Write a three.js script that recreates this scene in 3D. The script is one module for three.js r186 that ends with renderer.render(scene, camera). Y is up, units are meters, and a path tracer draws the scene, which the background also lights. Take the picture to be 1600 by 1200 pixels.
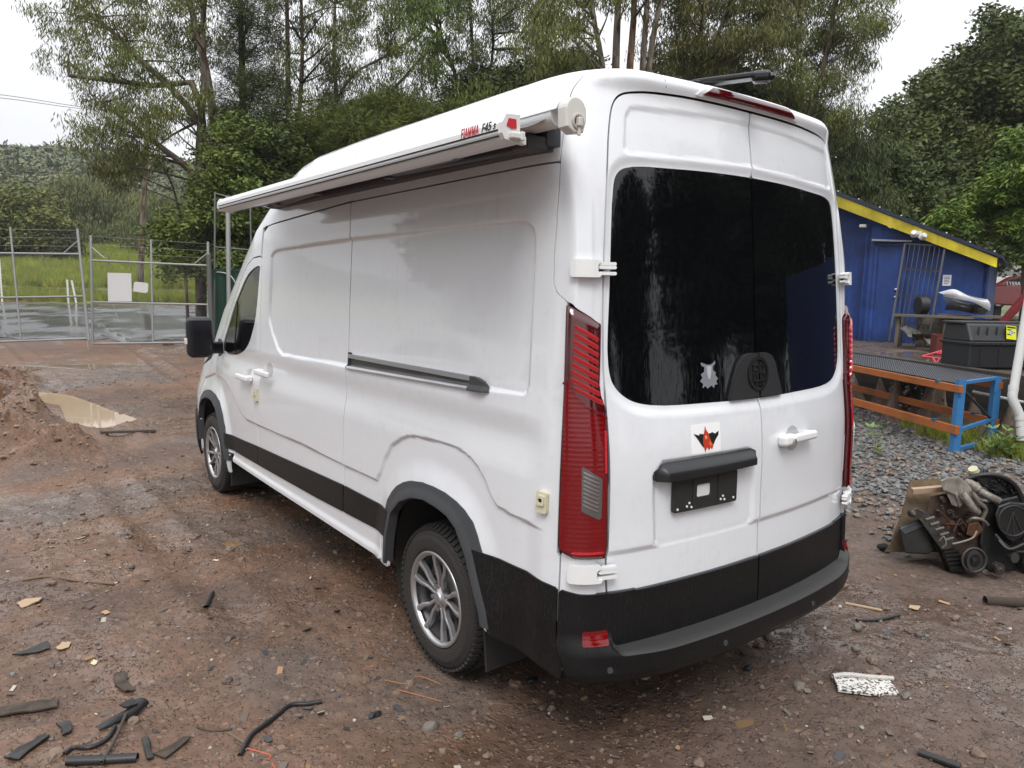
import * as THREE from 'three';
import { mergeGeometries } from 'three/addons/utils/BufferGeometryUtils.js';
import { RoundedBoxGeometry } from 'three/addons/geometries/RoundedBoxGeometry.js';

// ---------------------------------------------------------------- camera, sky, sun, exposure
const SKY = 1.22;
const scene = new THREE.Scene();
const camera = new THREE.PerspectiveCamera(55.43, 4 / 3, 0.05, 1500);
{
  const yaw = 0.651722, pitch = 0.130617, roll = 0.016238;
  const fw = new THREE.Vector3(Math.sin(yaw), 0, -Math.cos(yaw)), rt = new THREE.Vector3(Math.cos(yaw), 0, Math.sin(yaw)), up = new THREE.Vector3(0, 1, 0);
  const F = fw.clone().multiplyScalar(Math.cos(pitch)).addScaledVector(up, -Math.sin(pitch));
  const U = fw.clone().multiplyScalar(Math.sin(pitch)).addScaledVector(up, Math.cos(pitch));
  const R = rt.clone().multiplyScalar(Math.cos(roll)).addScaledVector(U, Math.sin(roll));
  const U2 = rt.clone().multiplyScalar(-Math.sin(roll)).addScaledVector(U, Math.cos(roll));
  camera.position.set(-2.7465, 1.8416, 1.852);
  camera.quaternion.setFromRotationMatrix(new THREE.Matrix4().makeBasis(R, U2, F.clone().negate()));
}
scene.add(camera);
const renderer = new THREE.WebGLRenderer({ antialias: true });
renderer.toneMapping = THREE.LinearToneMapping;
renderer.toneMappingExposure = 1.19;
renderer.shadowMap.enabled = true;

// small seeded noise kit
function rng(seed) { let a = seed >>> 0; return () => { a = (a + 0x6D2B79F5) | 0; let t = Math.imul(a ^ (a >>> 15), 1 | a); t = (t + Math.imul(t ^ (t >>> 7), 61 | t)) ^ t; return ((t ^ (t >>> 14)) >>> 0) / 4294967296; }; }
function hash3(x, y, z) { let h = Math.imul(x, 374761393) ^ Math.imul(y, 668265263) ^ Math.imul(z, 2147483647 - 61); h = Math.imul(h ^ (h >>> 13), 1274126177); return ((h ^ (h >>> 16)) >>> 0) / 4294967296; }
const fade = (t) => t * t * t * (t * (t * 6 - 15) + 10), lerp = (a, b, t) => a + (b - a) * t, clamp = (x, a = 0, b = 1) => Math.min(b, Math.max(a, x));
const sstep = (a, b, x) => { const t = clamp((x - a) / (b - a)); return t * t * (3 - 2 * t); };
function vnoise(x, y, z = 0, per = 0) {
  const xi = Math.floor(x), yi = Math.floor(y), zi = Math.floor(z), u = fade(x - xi), v = fade(y - yi), w = fade(z - zi);
  const m = (a) => per ? ((a % per) + per) % per : a;
  const c = (i, j, k) => hash3(m(xi + i), m(yi + j), zi + k);
  const a = lerp(lerp(c(0, 0, 0), c(1, 0, 0), u), lerp(c(0, 1, 0), c(1, 1, 0), u), v);
  if (z === 0) return a;
  return lerp(a, lerp(lerp(c(0, 0, 1), c(1, 0, 1), u), lerp(c(0, 1, 1), c(1, 1, 1), u), v), w);
}
function fbm(x, y, oct = 4, per = 0, z = 0) { let s = 0, a = 0.5, n = 0; for (let o = 0; o < oct; o++) { s += a * vnoise(x, y, z + o * 17 * (z ? 1 : 0), per); n += a; x = x * 2 + (per ? 0 : 13.7); y = y * 2 + (per ? 0 : 7.3); per *= 2; a *= 0.5; } return s / n; }

// overcast sky: even cloud deck, brighter towards the zenith, with soft grey billows
{
  const W = 1024, H = 512, d = new Float32Array(W * H * 4);
  for (let j = 0; j < H; j++) for (let i = 0; i < W; i++) {
    const el = (j + 0.5) / H * Math.PI - Math.PI / 2, az = i / W * Math.PI * 2, se = Math.max(0, Math.sin(el)), ce = Math.cos(el);
    const q = 1 / (se + 0.22), px = Math.cos(az) * ce * q * 1.3, py = Math.sin(az) * ce * q * 1.3;
    const n = fbm(px + 40, py + 40, 5), m = fbm(px * 0.4 + 9, py * 0.4 + 3, 3);
    const l = SKY * (0.62 + 0.75 * se) * (0.84 + 0.20 * n + 0.12 * m), o = 4 * (j * W + i);
    const t = 0.25 + 0.5 * n;
    d[o] = l * (0.962 + 0.03 * t); d[o + 1] = l * (0.985 + 0.01 * t); d[o + 2] = l * 1.03; d[o + 3] = 1;
  }
  const sky = new THREE.DataTexture(d, W, H, THREE.RGBAFormat, THREE.FloatType);
  sky.mapping = THREE.EquirectangularReflectionMapping; sky.magFilter = THREE.LinearFilter; sky.minFilter = THREE.LinearFilter; sky.colorSpace = THREE.LinearSRGBColorSpace; sky.needsUpdate = true;
  scene.background = sky; scene.environment = sky;
}
const sun = new THREE.DirectionalLight(new THREE.Color(1, 0.985, 0.96), 1.5);
sun.position.set(-11, 23, 11); sun.target.position.set(0, 0, -2);
sun.castShadow = true; sun.shadow.radius = 45; sun.shadow.mapSize.set(2048, 2048);
Object.assign(sun.shadow.camera, { left: -25, right: 25, top: 25, bottom: -25, near: 1, far: 90 });
scene.add(sun, sun.target);
// ---------------------------------------------------------------- helpers
const V3 = (x, y, z) => new THREE.Vector3(x, y, z);
const lin = (r, g, b) => new THREE.Color().setRGB(r, g, b);
const mat = (c, rough = 0.6, more = {}) => new THREE.MeshPhysicalMaterial({ color: Array.isArray(c) ? lin(...c) : c, roughness: rough, ...more });
const taken = {};
function numbered(n) { if (!(n in taken)) { taken[n] = 0; return n; } taken[n]++; return n + '_' + String(taken[n]).padStart(3, '0'); }
function add(name, geo, m, parent) { const o = new THREE.Mesh(geo, m); o.name = name; o.castShadow = o.receiveShadow = true; parent.add(o); return o; }
function thing(name, label, category, [x, y, z] = [0, 0, 0], turn = 0, group) {
  const o = new THREE.Group(); o.name = numbered(name); o.position.set(x, y, z); o.rotation.y = turn; o.userData = { label, category }; if (group) o.userData.group = group; scene.add(o); return o;
}
function solo(name, geo, m, label, category, group) { const o = add(numbered(name), geo, m, scene); o.userData = { label, category }; if (group) o.userData.group = group; return o; }
function setting(name, geo, m) { const o = add(name, geo, m, scene); o.userData = { kind: 'structure' }; return o; }
function box(w, h, d, x = 0, y = 0, z = 0, r = 0) { const g = r ? new RoundedBoxGeometry(w, h, d, 2, r) : new THREE.BoxGeometry(w, h, d); return g.translate(x, y, z); }
function cyl(r0, r1, h, n = 16) { return new THREE.CylinderGeometry(r0, r1, h, n); }
function bar(a, b, w, h, r = 0) {            // a box from a to b
  const d = b.clone().sub(a), L = d.length(), g = r ? new RoundedBoxGeometry(w, h, L, 2, r) : new THREE.BoxGeometry(w, h, L);
  const m = new THREE.Matrix4().lookAt(b, a, Math.abs(d.y) > 0.95 * L ? V3(0, 0, 1) : V3(0, 1, 0)); m.setPosition(a.clone().add(b).multiplyScalar(0.5)); return g.applyMatrix4(m);
}
function rod(a, b, r0, r1 = r0, n = 8) {
  const d = b.clone().sub(a), g = new THREE.CylinderGeometry(r1, r0, d.length(), n);
  g.applyQuaternion(new THREE.Quaternion().setFromUnitVectors(V3(0, 1, 0), d.clone().normalize())); return g.translate((a.x + b.x) / 2, (a.y + b.y) / 2, (a.z + b.z) / 2);
}
function tube(pts, r, seg = 24, n = 8) { return new THREE.TubeGeometry(new THREE.CatmullRomCurve3(pts), seg, r, n); }
function merge(list) { const l = list.map((g) => { let q = g.index ? g.toNonIndexed() : g; for (const k of Object.keys(q.attributes)) if (!['position', 'normal', 'uv'].includes(k)) q.deleteAttribute(k); if (!q.attributes.uv) q.setAttribute('uv', new THREE.BufferAttribute(new Float32Array(q.attributes.position.count * 2), 2)); return q; }); return mergeGeometries(l); }
function tex(w, h, fn, srgb = true, wrap = THREE.RepeatWrapping) {   // fn(u, v, i, j) -> [r, g, b] 0..1
  const d = new Uint8Array(w * h * 4);
  for (let j = 0; j < h; j++) for (let i = 0; i < w; i++) { const c = fn(i / w, j / h, i, j), o = 4 * (j * w + i); d[o] = clamp(c[0]) * 255; d[o + 1] = clamp(c[1]) * 255; d[o + 2] = clamp(c[2]) * 255; d[o + 3] = c.length > 3 ? clamp(c[3]) * 255 : 255; }
  const t = new THREE.DataTexture(d, w, h, THREE.RGBAFormat); t.magFilter = THREE.LinearFilter; t.minFilter = THREE.LinearFilter; t.wrapS = t.wrapT = wrap; if (srgb) t.colorSpace = THREE.SRGBColorSpace; t.needsUpdate = true; return t;
}
function rep(t, x, y = x) { const c = t.clone(); c.repeat.set(x, y); c.needsUpdate = true; return c; }
// signed distances in the plane
function sdBox(x, y, x0, x1, y0, y1, r = 0) { const qx = Math.abs(x - (x0 + x1) / 2) - (x1 - x0) / 2 + r, qy = Math.abs(y - (y0 + y1) / 2) - (y1 - y0) / 2 + r; return Math.hypot(Math.max(qx, 0), Math.max(qy, 0)) + Math.min(Math.max(qx, qy), 0) - r; }
function sdPoly(pts, r = 0) {
  const n = pts.length;
  return (x, y) => { let d = 1e9, s = 1; for (let i = 0, j = n - 1; i < n; j = i++) { const ax = pts[i][0], ay = pts[i][1], bx = pts[j][0], by = pts[j][1], ex = bx - ax, ey = by - ay, wx = x - ax, wy = y - ay, t = clamp((wx * ex + wy * ey) / (ex * ex + ey * ey)); const qx = wx - ex * t, qy = wy - ey * t; d = Math.min(d, qx * qx + qy * qy); const c1 = y >= ay, c2 = y < by, c3 = ex * wy > ey * wx; if ((c1 && c2 && c3) || (!c1 && !c2 && !c3)) s = -s; } return s * Math.sqrt(d) - r; };
}
function spline(pts, closed = true, n = 6) { // smooth polygon through points
  const c = new THREE.CatmullRomCurve3(pts.map((p) => V3(p[0], p[1], 0)), closed, 'centripetal'); return c.getPoints(pts.length * n).slice(0, closed ? -1 : undefined).map((p) => [p.x, p.y]);
}
function pw(tab, x) { if (x <= tab[0][0]) return tab[0][1]; for (let i = 1; i < tab.length; i++) if (x <= tab[i][0]) return lerp(tab[i - 1][1], tab[i][1], (x - tab[i - 1][0]) / (tab[i][0] - tab[i - 1][0])); return tab[tab.length - 1][1]; }
// a point seen at pixel (px, py) of the 1600 x 1200 photograph at a given depth: used to read real positions off the picture
const CAMB = (() => { const e = new THREE.Matrix4().makeRotationFromQuaternion(camera.quaternion).elements; return { R: V3(e[0], e[1], e[2]), U: V3(e[4], e[5], e[6]), F: V3(-e[8], -e[9], -e[10]) }; })();
const at = (px, py, d) => camera.position.clone().addScaledVector(CAMB.F, d).addScaledVector(CAMB.R, (px - 800) / 1141.967 * d).addScaledVector(CAMB.U, (600 - py) / 1141.967 * d);
// ---------------------------------------------------------------- ground: one sheet from the yard to the hills
const puddles = [
  { y: .000, pts: [[-1.757, -12.543], [-1.36, -11.963], [-1.107, -10.788], [-0.978, -9.686], [-0.858, -8.948], [-1.147, -8.637], [-1.414, -8.549], [-1.637, -9.053], [-1.86, -9.577], [-1.859, -10.488]], c: [.46, .34, .23], l: 'wide shallow puddle of tan muddy water beside the churned mud bank' },
  { y: .006, pts: [[-1.952, -8.366], [-1.857, -8.397], [-1.834, -7.852], [-1.853, -7.499], [-1.912, -7.577]], c: [.40, .28, .18] },
  { y: .004, pts: [[-2.526, -8.826], [-2.284, -8.579], [-2.25, -8.292], [-2.376, -7.997], [-2.554, -7.916]], c: [.46, .24, .07] },
  { y: .004, pts: [[-2.429, -11.89], [-2.218, -11.538], [-2.227, -10.716], [-2.299, -10.141], [-2.48, -10.255]], c: [.42, .27, .14] },
  { y: -.004, pts: [[-1.666, -7.915], [-1.503, -7.898], [-1.476, -7.621], [-1.67, -7.621]], c: [.34, .22, .11] },
  { y: -.008, pts: [[-1.305, -3.433], [-1.21, -3.417], [-1.221, -3.294], [-1.31, -3.261]], c: [.26, .16, .08] },
  { y: -.008, pts: [[-0.166, 0.075], [-0.053, 0.127], [-0.093, 0.186], [-0.223, 0.149]], c: [.22, .14, .08] },
  { y: .10, pts: [[-2.6, -16.6], [-1.6, -16.2], [-.6, -15.9], [.35, -15.0], [.2, -14.75], [-.7, -14.9], [-1.6, -15.3], [-2.6, -15.5]], c: [.30, .23, .18] },
  { y: .82, pts: [[8.2, -3.1], [8.9, -3.5], [10.2, -4.3], [10.9, -4.2], [10.2, -3.4], [9.0, -2.7], [8.4, -2.6]], c: [.16, .13, .11] },
];
for (const p of puddles) { p.sd = sdPoly(spline(p.pts, true, 3)); const c = p.pts.reduce((a, q) => [a[0] + q[0] / p.pts.length, a[1] + q[1] / p.pts.length], [0, 0]); p.c0 = c; p.r = Math.max(...p.pts.map((q) => Math.hypot(q[0] - c[0], q[1] - c[1]))) + .6; }
const wallA = [7.62, -1.05], wallB = [9.45, -4.75];                        // face of the retaining wall on the right
const wallN = (() => { const dx = wallB[0] - wallA[0], dz = wallB[1] - wallA[1], l = Math.hypot(dx, dz); return [-dz / l, dx / l]; })();
const wallSide = (x, z) => (x - wallA[0]) * wallN[0] + (z - wallA[1]) * wallN[1];
const ahead = (x, z) => (x + 2.747) * .6064 - (z - 1.852) * .7952;         // metres in front of the camera
const mudBank = (x, z) => { const t = clamp((-z - 6.4) / 7.4), cx = lerp(-2.18, -2.2, t) + .18 * Math.sin(z * 1.7), w = .30 + .22 * vnoise(z * .8 + 5, 3); return Math.exp(-(((x - cx) / w) ** 2)) * sstep(-6.3, -7.0, z) * sstep(-14.6, -13.0, z) + .55 * Math.exp(-(((x + 1.75) / .22) ** 2) - (((z + 7.3) / .5) ** 2)); };
function broad(x, z) {                                                      // large shape of the land
  const q = ahead(x, z); let h = pw([[10, 0], [14, .08], [18, .20], [24, .5], [30, .85], [36, 1.12], [42, 1.45], [50, 2.2], [80, 5.2], [105, 8.5], [135, 15], [170, 23.5], [210, 31], [270, 36], [700, 36]], q);
  const side = (x + 2.747) * .7952 + (z - 1.852) * .6064;                   // metres to the right of the camera
  const right = sstep(.15, .55, side / Math.max(q, 6));
  h = lerp(h, q < 60 ? .2 * sstep(14, 22, q) : .2 + (q - 60) * .12, right);
  if (q > 90) h *= .90 + .16 * vnoise(x * .011 + 4, z * .011 + 9) + .06 * vnoise(x * .04, z * .04);
  const w = wallSide(x, z); h = lerp(h, Math.max(h, .82), sstep(.02, .10, w) * sstep(14, 9, z));
  return h;
}
function ground(x, z) {
  let h = broad(x, z); const near = Math.max(Math.hypot(x + 1, z + 4), 1);
  const f = 1 - sstep(9, 22, near);
  if (f > 0) {
    h += f * (.05 * (fbm(x * .7 + 30, z * .7 + 30, 3) - .5) + .046 * (fbm(x * 3 + 11, z * 3 + 5, 4) - .5) - .022 * Math.abs(fbm(x * 2.2 + 5, z * 1.1 + 40, 4) - .5));
    h += f * .016 * (fbm(x * 16, z * 16, 3) - .5) * (.4 + 1.2 * vnoise(x * 1.3, z * 1.3));
    const b = mudBank(x, z); if (b > .01) h += b * (.24 + .38 * (fbm(x * 4, z * 4, 4) - .4) + .16 * Math.abs(fbm(x * 11 + 3, z * 11, 4) - .5) + .05 * (fbm(x * 30, z * 30, 2) - .5));
    // tyre ruts running towards the gate
    for (const [a, k] of [[-1.25, .03], [.45, -.02], [-1.72, .05]]) { const c = a + k * (z + 6) + .06 * Math.sin(z * .6), r = (x - c) / .13; if (Math.abs(r) < 3 && (z < -6.2 || (a < -1.6 && z < -1.7))) h += .022 * (Math.exp(-((Math.abs(r) - 1.5) ** 2) * 3) - 1.1 * Math.exp(-r * r)) * (a < -1.6 ? .8 * sstep(-1.7, -2.4, z) : sstep(-6.2, -7.5, z)); }
  }
  for (const p of puddles) if (Math.hypot(x - p.c0[0], z - p.c0[1]) < p.r) { const d = p.sd(x, z) + .05 * (fbm(x * 9, z * 9, 2) - .5), t = sstep(.05, -.12, d); h = lerp(h, Math.min(h, p.y - .035), t); if (d < .14) h = lerp(h, Math.max(h, p.y + .012), (1 - t) * sstep(.14, .05, d) * .8); }
  return h;
}
function axis(lo, hi, fine, a, b, grow = 1.06, most = 14) { const r = [lo]; let x = lo, d = fine; while (x < hi - 1e-6) { x += fine; r.push(x); } x = hi; while (x < b) { d = Math.min(d * grow, most); x += d; r.push(x); } x = lo; d = fine; const l = []; while (x > a) { d = Math.min(d * grow, most); x -= d; l.unshift(x); } return l.concat(r); }
{
    // fine grit: colour and relief, 1.6 m tile
  const N = 1024, hgt = new Float32Array(N * N), tint = new Float32Array(N * N), r = rng(31);
  for (let j = 0; j < N; j++) for (let i = 0; i < N; i++) { hgt[j * N + i] = .55 * fbm(i / N * 24, j / N * 24, 5, 24) ; }
  for (let k = 0; k < 9000; k++) { const x = r() * N, y = r() * N, R = 1.5 + 7 * r() ** 4, e = .6 + .8 * r(), h = .2 + .4 * r(), c = r() < .10 ? .3 + .5 * r() : (r() - .55) * .35, ca = Math.cos(r() * 3.1), sa = Math.sin(r() * 3.1); for (let b = -9; b <= 9; b++) for (let a = -9; a <= 9; a++) { const u = a * ca + b * sa, v = (-a * sa + b * ca) * e, d = 1 - Math.hypot(u, v) / R; if (d > 0) { const q = ((Math.floor(y) + b + N) % N) * N + (Math.floor(x) + a + N) % N, t = hgt[q], s = .25 + h * Math.min(1, d * 2.2); if (s > t) { hgt[q] = s; tint[q] = c; } } } }
  const gritC = tex(N, N, (u, v, i, j) => { const q = j * N + i, f = .80 + .18 * (fbm(u * 40, v * 40, 3, 40) - .5) + tint[q] * .5; return [f, f * .985, f * .97]; });
  const gritH = tex(N, N, (u, v, i, j) => { const h = hgt[j * N + i]; return [h, h, h]; }, false);
  // wetness: roughness over 24 m of the yard, ragged patches where a film of water lies
  const wets = [[-2.35, -3.25, .55, .32], [-1.45, -3.45, .42, .5], [-.9, -5.4, .35, .8], [.70, .55, .16, .22], [1.72, .10, .22, .5], [-1.6, -2.2, .5, .2], [-.3, -8.3, .8, 1.2], [-1.2, -14.6, 1.8, 1.0], [-2.2, -4.4, .3, .5], [1.6, -.9, .6, .4], [-.55, -.15, .35, .18]];
  const wet = tex(1536, 1536, (u, v) => { const x = -8 + u * 24, z = -20 + v * 24; let w = sstep(.44, .60, fbm(x * .8 + 3, z * .8 + 7, 5)) * .85; for (const [a, b, c, d] of wets) w = Math.max(w, 1.15 * Math.exp(-(((x - a) / c) ** 2) - (((z - b) / d) ** 2)) ); w *= .35 + 1.1 * sstep(.34, .60, fbm(x * 7, z * 7, 4)); const f = .74 - .52 * clamp(w); return [f, f, f]; }, false, THREE.ClampToEdgeWrapping);
  for (const part of [0, 1]) {
  const xs = part ? axis(-14, 24, 1.2, -330, 420, 1.12) : axis(-3.0, 1.1, .0165, -13.5, 19, 1.035, .35), zs = part ? axis(-60, 8, 1.2, -520, 260, 1.1) : axis(-3.9, .95, .0165, -34, 12, 1.0125, .35);
  const nx = xs.length, nz = zs.length, pos = new Float32Array(nx * nz * 3), uv = new Float32Array(nx * nz * 2), col = new Float32Array(nx * nz * 3), idx = new Uint32Array((nx - 1) * (nz - 1) * 6);
  const A = [.178, .120, .088], B = [.118, .083, .065], G = [.135, .118, .108], O = [.225, .132, .075], grass = [.15, .21, .030], grass2 = [.25, .265, .05], asphalt = [.085, .085, .088], forest = [.030, .042, .018];
  const mix = (a, b, t) => [lerp(a[0], b[0], t), lerp(a[1], b[1], t), lerp(a[2], b[2], t)];
  for (let j = 0; j < nz; j++) for (let i = 0; i < nx; i++) {
    const x = xs[i], z = zs[j], k = j * nx + i, q = ahead(x, z), y = ground(x, z) - (part && x > -13.2 && x < 18.7 && z > -33.7 && z < 11.7 ? .25 : part ? .004 : 0); pos.set([x, y, z], 3 * k); uv.set([x, z], 2 * k);
    const side = ((x + 2.747) * .7952 + (z - 1.852) * .6064) / Math.max(q, 1);
    let c = mix(A, B, sstep(.40, .62, fbm(x * .9 + 50, z * .9, 4)));
    c = mix(c, O, .5 * sstep(.52, .72, fbm(x * .55 + 8, z * .55 + 20, 4)));
    c = mix(c, G, .75 * sstep(.50, .64, fbm(x * .8 + 90, z * .8 + 3, 4)));
    const right = sstep(-.2, .45, side); c = mix(c, mix(B, G, .5), .55 * right * (q < 14 ? 1 : 0));
    { const b = mudBank(x, z); if (b > .1) c = mix(c, mix([.13, .082, .056], [.21, .13, .085], fbm(x * 6, z * 6, 3)), clamp(b * 1.4)); }
    if (wallSide(x, z) > .03 && z < 14) c = mix([.10, .092, .082], [.15, .11, .085], fbm(x * .7, z * .7, 4));
    const n = fbm(x * .35, z * .35, 3) - .5;
    if (q > 13.5 && side < .45) { c = mix(c, mix(A, O, .3), .5 * sstep(13.5, 15, q)); if (q + n * 1.6 > 19.4) c = asphalt; if (q + n * 1.2 > 30.3) c = [.12, .09, .06]; if (q + n * 1.2 > 31.2) c = mix(grass, grass2, fbm(x * .5, z * .5, 3)); if (q > 37.6 && q < 41.5) c = asphalt; if (q >= 41.5) c = mix(grass, grass2, sstep(.35, .65, fbm(x * .13, z * .13, 4))); if (q > 100 + 20 * n) c = forest; }
    if (side >= .30 && q > 20) c = mix(grass, forest, .6);
    if (side > -.42 && side < -.20 && q > 17.0 && q < 19.6 + n && fbm(x, z, 3) > .38) c = mix(grass, grass2, fbm(x * 2, z * 2, 3));
    const f = .86 + .28 * fbm(x * 6, z * 6, 3); col.set([c[0] * f, c[1] * f, c[2] * f], 3 * k);
  }
  let o = 0; for (let j = 0; j < nz - 1; j++) for (let i = 0; i < nx - 1; i++) { const a = j * nx + i; idx[o++] = a; idx[o++] = a + nx; idx[o++] = a + nx + 1; idx[o++] = a; idx[o++] = a + nx + 1; idx[o++] = a + 1; }
  const g = new THREE.BufferGeometry(); g.setAttribute('position', new THREE.BufferAttribute(pos, 3)); g.setAttribute('uv', new THREE.BufferAttribute(uv, 2)); g.setAttribute('color', new THREE.BufferAttribute(col, 3)); g.setIndex(new THREE.BufferAttribute(idx, 1)); g.computeVertexNormals();
  const m = new THREE.MeshPhysicalMaterial({ vertexColors: true, color: lin(1.34, 1.20, 1.10), roughness: 1, map: rep(gritC, 1 / 1.6), bumpMap: rep(gritH, 1 / 1.6), bumpScale: .013 });
  const wm = wet.clone(); wm.repeat.set(1 / 24, 1 / 24); wm.offset.set(8 / 24, 20 / 24); wm.needsUpdate = true; m.roughnessMap = wm;
  setting(part ? 'paddock_terrain' : 'ground', g, m);
  }
  // water lying in the hollows
  puddles.forEach((p, n) => {
    const st = p.r > 1.2 ? .05 : .02, b = p.pts.reduce((a, q) => [Math.min(a[0], q[0]), Math.max(a[1], q[0]), Math.min(a[2], q[1]), Math.max(a[3], q[1])], [9, -9, 9, -99]), P = [], I = [], e = .12, nx2 = Math.ceil((b[1] - b[0] + 2 * e) / st), nz2 = Math.ceil((b[3] - b[2] + 2 * e) / st), id = new Map();
    const v = (i, j) => { const k = j * 9999 + i; if (!id.has(k)) { id.set(k, P.length / 3); P.push(b[0] - e + i * st, p.y, b[2] - e + j * st); } return id.get(k); };
    for (let j = 0; j < nz2; j++) for (let i = 0; i < nx2; i++) if (p.sd(b[0] - e + (i + .5) * st, b[2] - e + (j + .5) * st) < .10) I.push(v(i, j), v(i, j + 1), v(i + 1, j + 1), v(i, j), v(i + 1, j + 1), v(i + 1, j));
    const w = new THREE.BufferGeometry(); w.setAttribute('position', new THREE.Float32BufferAttribute(P, 3)); w.setAttribute('uv', new THREE.Float32BufferAttribute(P.length / 3 * 2 ? new Float32Array(P.length / 3 * 2) : [], 2)); w.setIndex(I); w.computeVertexNormals();
    setting('puddle_water' + (n ? '_' + String(n).padStart(3, '0') : ''), w, mat(p.c.map((x) => x * .85), .03, { ior: 1.33, specularIntensity: 1 }));
  });
}
// loose grit, clods and stones on the mud
function stoneGeo(seed, sq = .6) { const g = new THREE.IcosahedronGeometry(1, 1), p = g.attributes.position, r = rng(seed), ox = r() * 50; for (let i = 0; i < p.count; i++) { const x = p.getX(i), y = p.getY(i), z = p.getZ(i), f = .62 + .75 * vnoise(x * 1.5 + ox, y * 1.5 + 9, z * 1.5 + 20.5); p.setXYZ(i, x * f, y * f * sq, z * f * .85); } g.computeVertexNormals(); return g; }
function scatter(name, geo, m, spots, label, category) { // spots: [x, y, z, scale, tint]
  const o = new THREE.InstancedMesh(geo, m, spots.length), q = new THREE.Quaternion(), e = new THREE.Euler(), r = rng(spots.length + 7), M = new THREE.Matrix4(); o.name = name; o.castShadow = o.receiveShadow = true;
  spots.forEach(([x, y, z, s, t, sy], i) => { q.setFromEuler(e.set((r() - .5) * .9, r() * 6.28, (r() - .5) * .9)); M.compose(V3(x, y, z), q, V3(s, s * (sy || 1), s)); o.setMatrixAt(i, M); o.setColorAt(i, lin(...t)); });
  o.userData = { kind: 'stuff', label, category }; scene.add(o); return o;
}
{
  const r = rng(404), mud = [], grey = [];
  for (let i = 0; i < 9500; i++) { const x = -3.2 + 5.0 * r(), z = -5.2 + 6.6 * r(); const s = .0028 + .011 * r() ** 5, y = ground(x, z); const k = .75 + .5 * r(), t = r(); mud.push([x, y + s * .2, z, s, t < .72 ? [.17 * k, .118 * k, .09 * k] : t < .93 ? [.16 * k, .15 * k, .14 * k] : t < .97 ? [.42 * k, .38 * k, .32 * k] : [.20 * k, .11 * k, .05 * k]]); }
  for (let i = 0; i < 5200; i++) { const x = -3 + 7.5 * r(), z = -14 + 15 * r(); if (fbm(x * 1.1 + 20, z * 1.1, 3) < .44) continue; const s = .008 + .026 * r() ** 4, k = .75 + .5 * r(); mud.push([x, ground(x, z) + s * .15, z, s, [.16 * k, .112 * k, .084 * k]]); }
  for (let i = 0; i < 900; i++) { const z = -6.5 - 7.2 * r(), x = -2.2 + (r() - .5) * 1.1; if (mudBank(x, z) < .15) continue; const s = .010 + .034 * r() ** 3, k = .8 + .5 * r(); mud.push([x, ground(x, z) + s * .2, z, s, [.185 * k, .120 * k, .082 * k]]); }
  scatter('mud_grit', stoneGeo(1), mat([1, 1, 1], .62), mud, 'small stones and clods scattered over the brown mud', 'grit');
  // blue-grey crushed rock by the racking
  const bed = sdPoly([[2.3, -2.4], [3.2, -1.35], [3.9, -1.25], [5.2, -1.2], [6.6, -.6], [7.9, -1.3], [9.3, -4.6], [8.5, -6.5], [3, -5.5]]);
  for (let i = 0; i < 30000; i++) { const x = 1.2 + 8 * r(), z = -6.5 + 7 * r(), d = bed(x, z) + .5 * (fbm(x * 1.2, z * 1.2, 3) - .5); if (d > (r() ** 3) * 1.3 - .05 || wallSide(x, z) > -.05) continue; const s = .013 + .030 * r() * r(), k = .6 + .75 * r(), t = r(); grey.push([x, ground(x, z) + s * (.15 + .5 * r()), z, s, t < .85 ? [.125 * k, .128 * k, .128 * k] : [.20 * k, .15 * k, .11 * k], .75]); }
  scatter('crushed_rock', stoneGeo(9, .7), mat([1, 1, 1], .55), grey, 'blue-grey crushed rock heaped in front of the racking', 'gravel');
}

// wet bitumen: the apron outside the gate and the road along the paddock, each a sheet just above the ground
{
  const rough = tex(512, 512, (u, v) => { const n = fbm(u * 7, v * 7, 5, 7), f = .10 + .20 * sstep(.38, .66, n); return [f, f, f]; }, false), cm = tex(512, 512, (u, v) => { const n = fbm(u * 60, v * 60, 3, 60), b = fbm(u * 5, v * 5, 4, 5), f = .72 + .3 * n * .5 + .2 * (b - .5); return [f, f, f * 1.01]; });
  const m = new THREE.MeshPhysicalMaterial({ color: lin(.105, .106, .112), map: rep(cm, .25), roughnessMap: rep(rough, .12), roughness: 1, bumpMap: rep(cm, .6), bumpScale: .004 });
  for (const [name, qa, qb, n, sa, sb] of [['road', 19.6, 30.4, 40, -1.1, .1], ['road_001', 37.6, 41.6, 16, -1.2, .1]]) {
    const pos = [], uv = [], idx = [], W = 110; for (let i = 0; i <= n; i++) for (let j = 0; j <= W; j++) { const sd = lerp(sa, sb, j / W); let q = lerp(qa, qb, i / n); const ragged = (fbm(sd * 40 + 3, 7 + (i ? 5 : 0), 4) - .5) * (name === 'road' ? 1.6 : .5); if (i === 0 || i === n) q += ragged; const x = -2.747 + .6064 * q + .7952 * sd * q, z = 1.852 - .7952 * q + .6064 * sd * q; pos.push(x, ground(x, z) + .012, z); uv.push(x, z); }
    for (let i = 0; i < n; i++) for (let j = 0; j < W; j++) { const a = i * (W + 1) + j; idx.push(a, a + 1, a + W + 2, a, a + W + 2, a + W + 1); }
    const g = new THREE.BufferGeometry(); g.setAttribute('position', new THREE.Float32BufferAttribute(pos, 3)); g.setAttribute('uv', new THREE.Float32BufferAttribute(uv, 2)); g.setIndex(idx); g.computeVertexNormals(); setting(name, g, m);
  }
}
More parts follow.
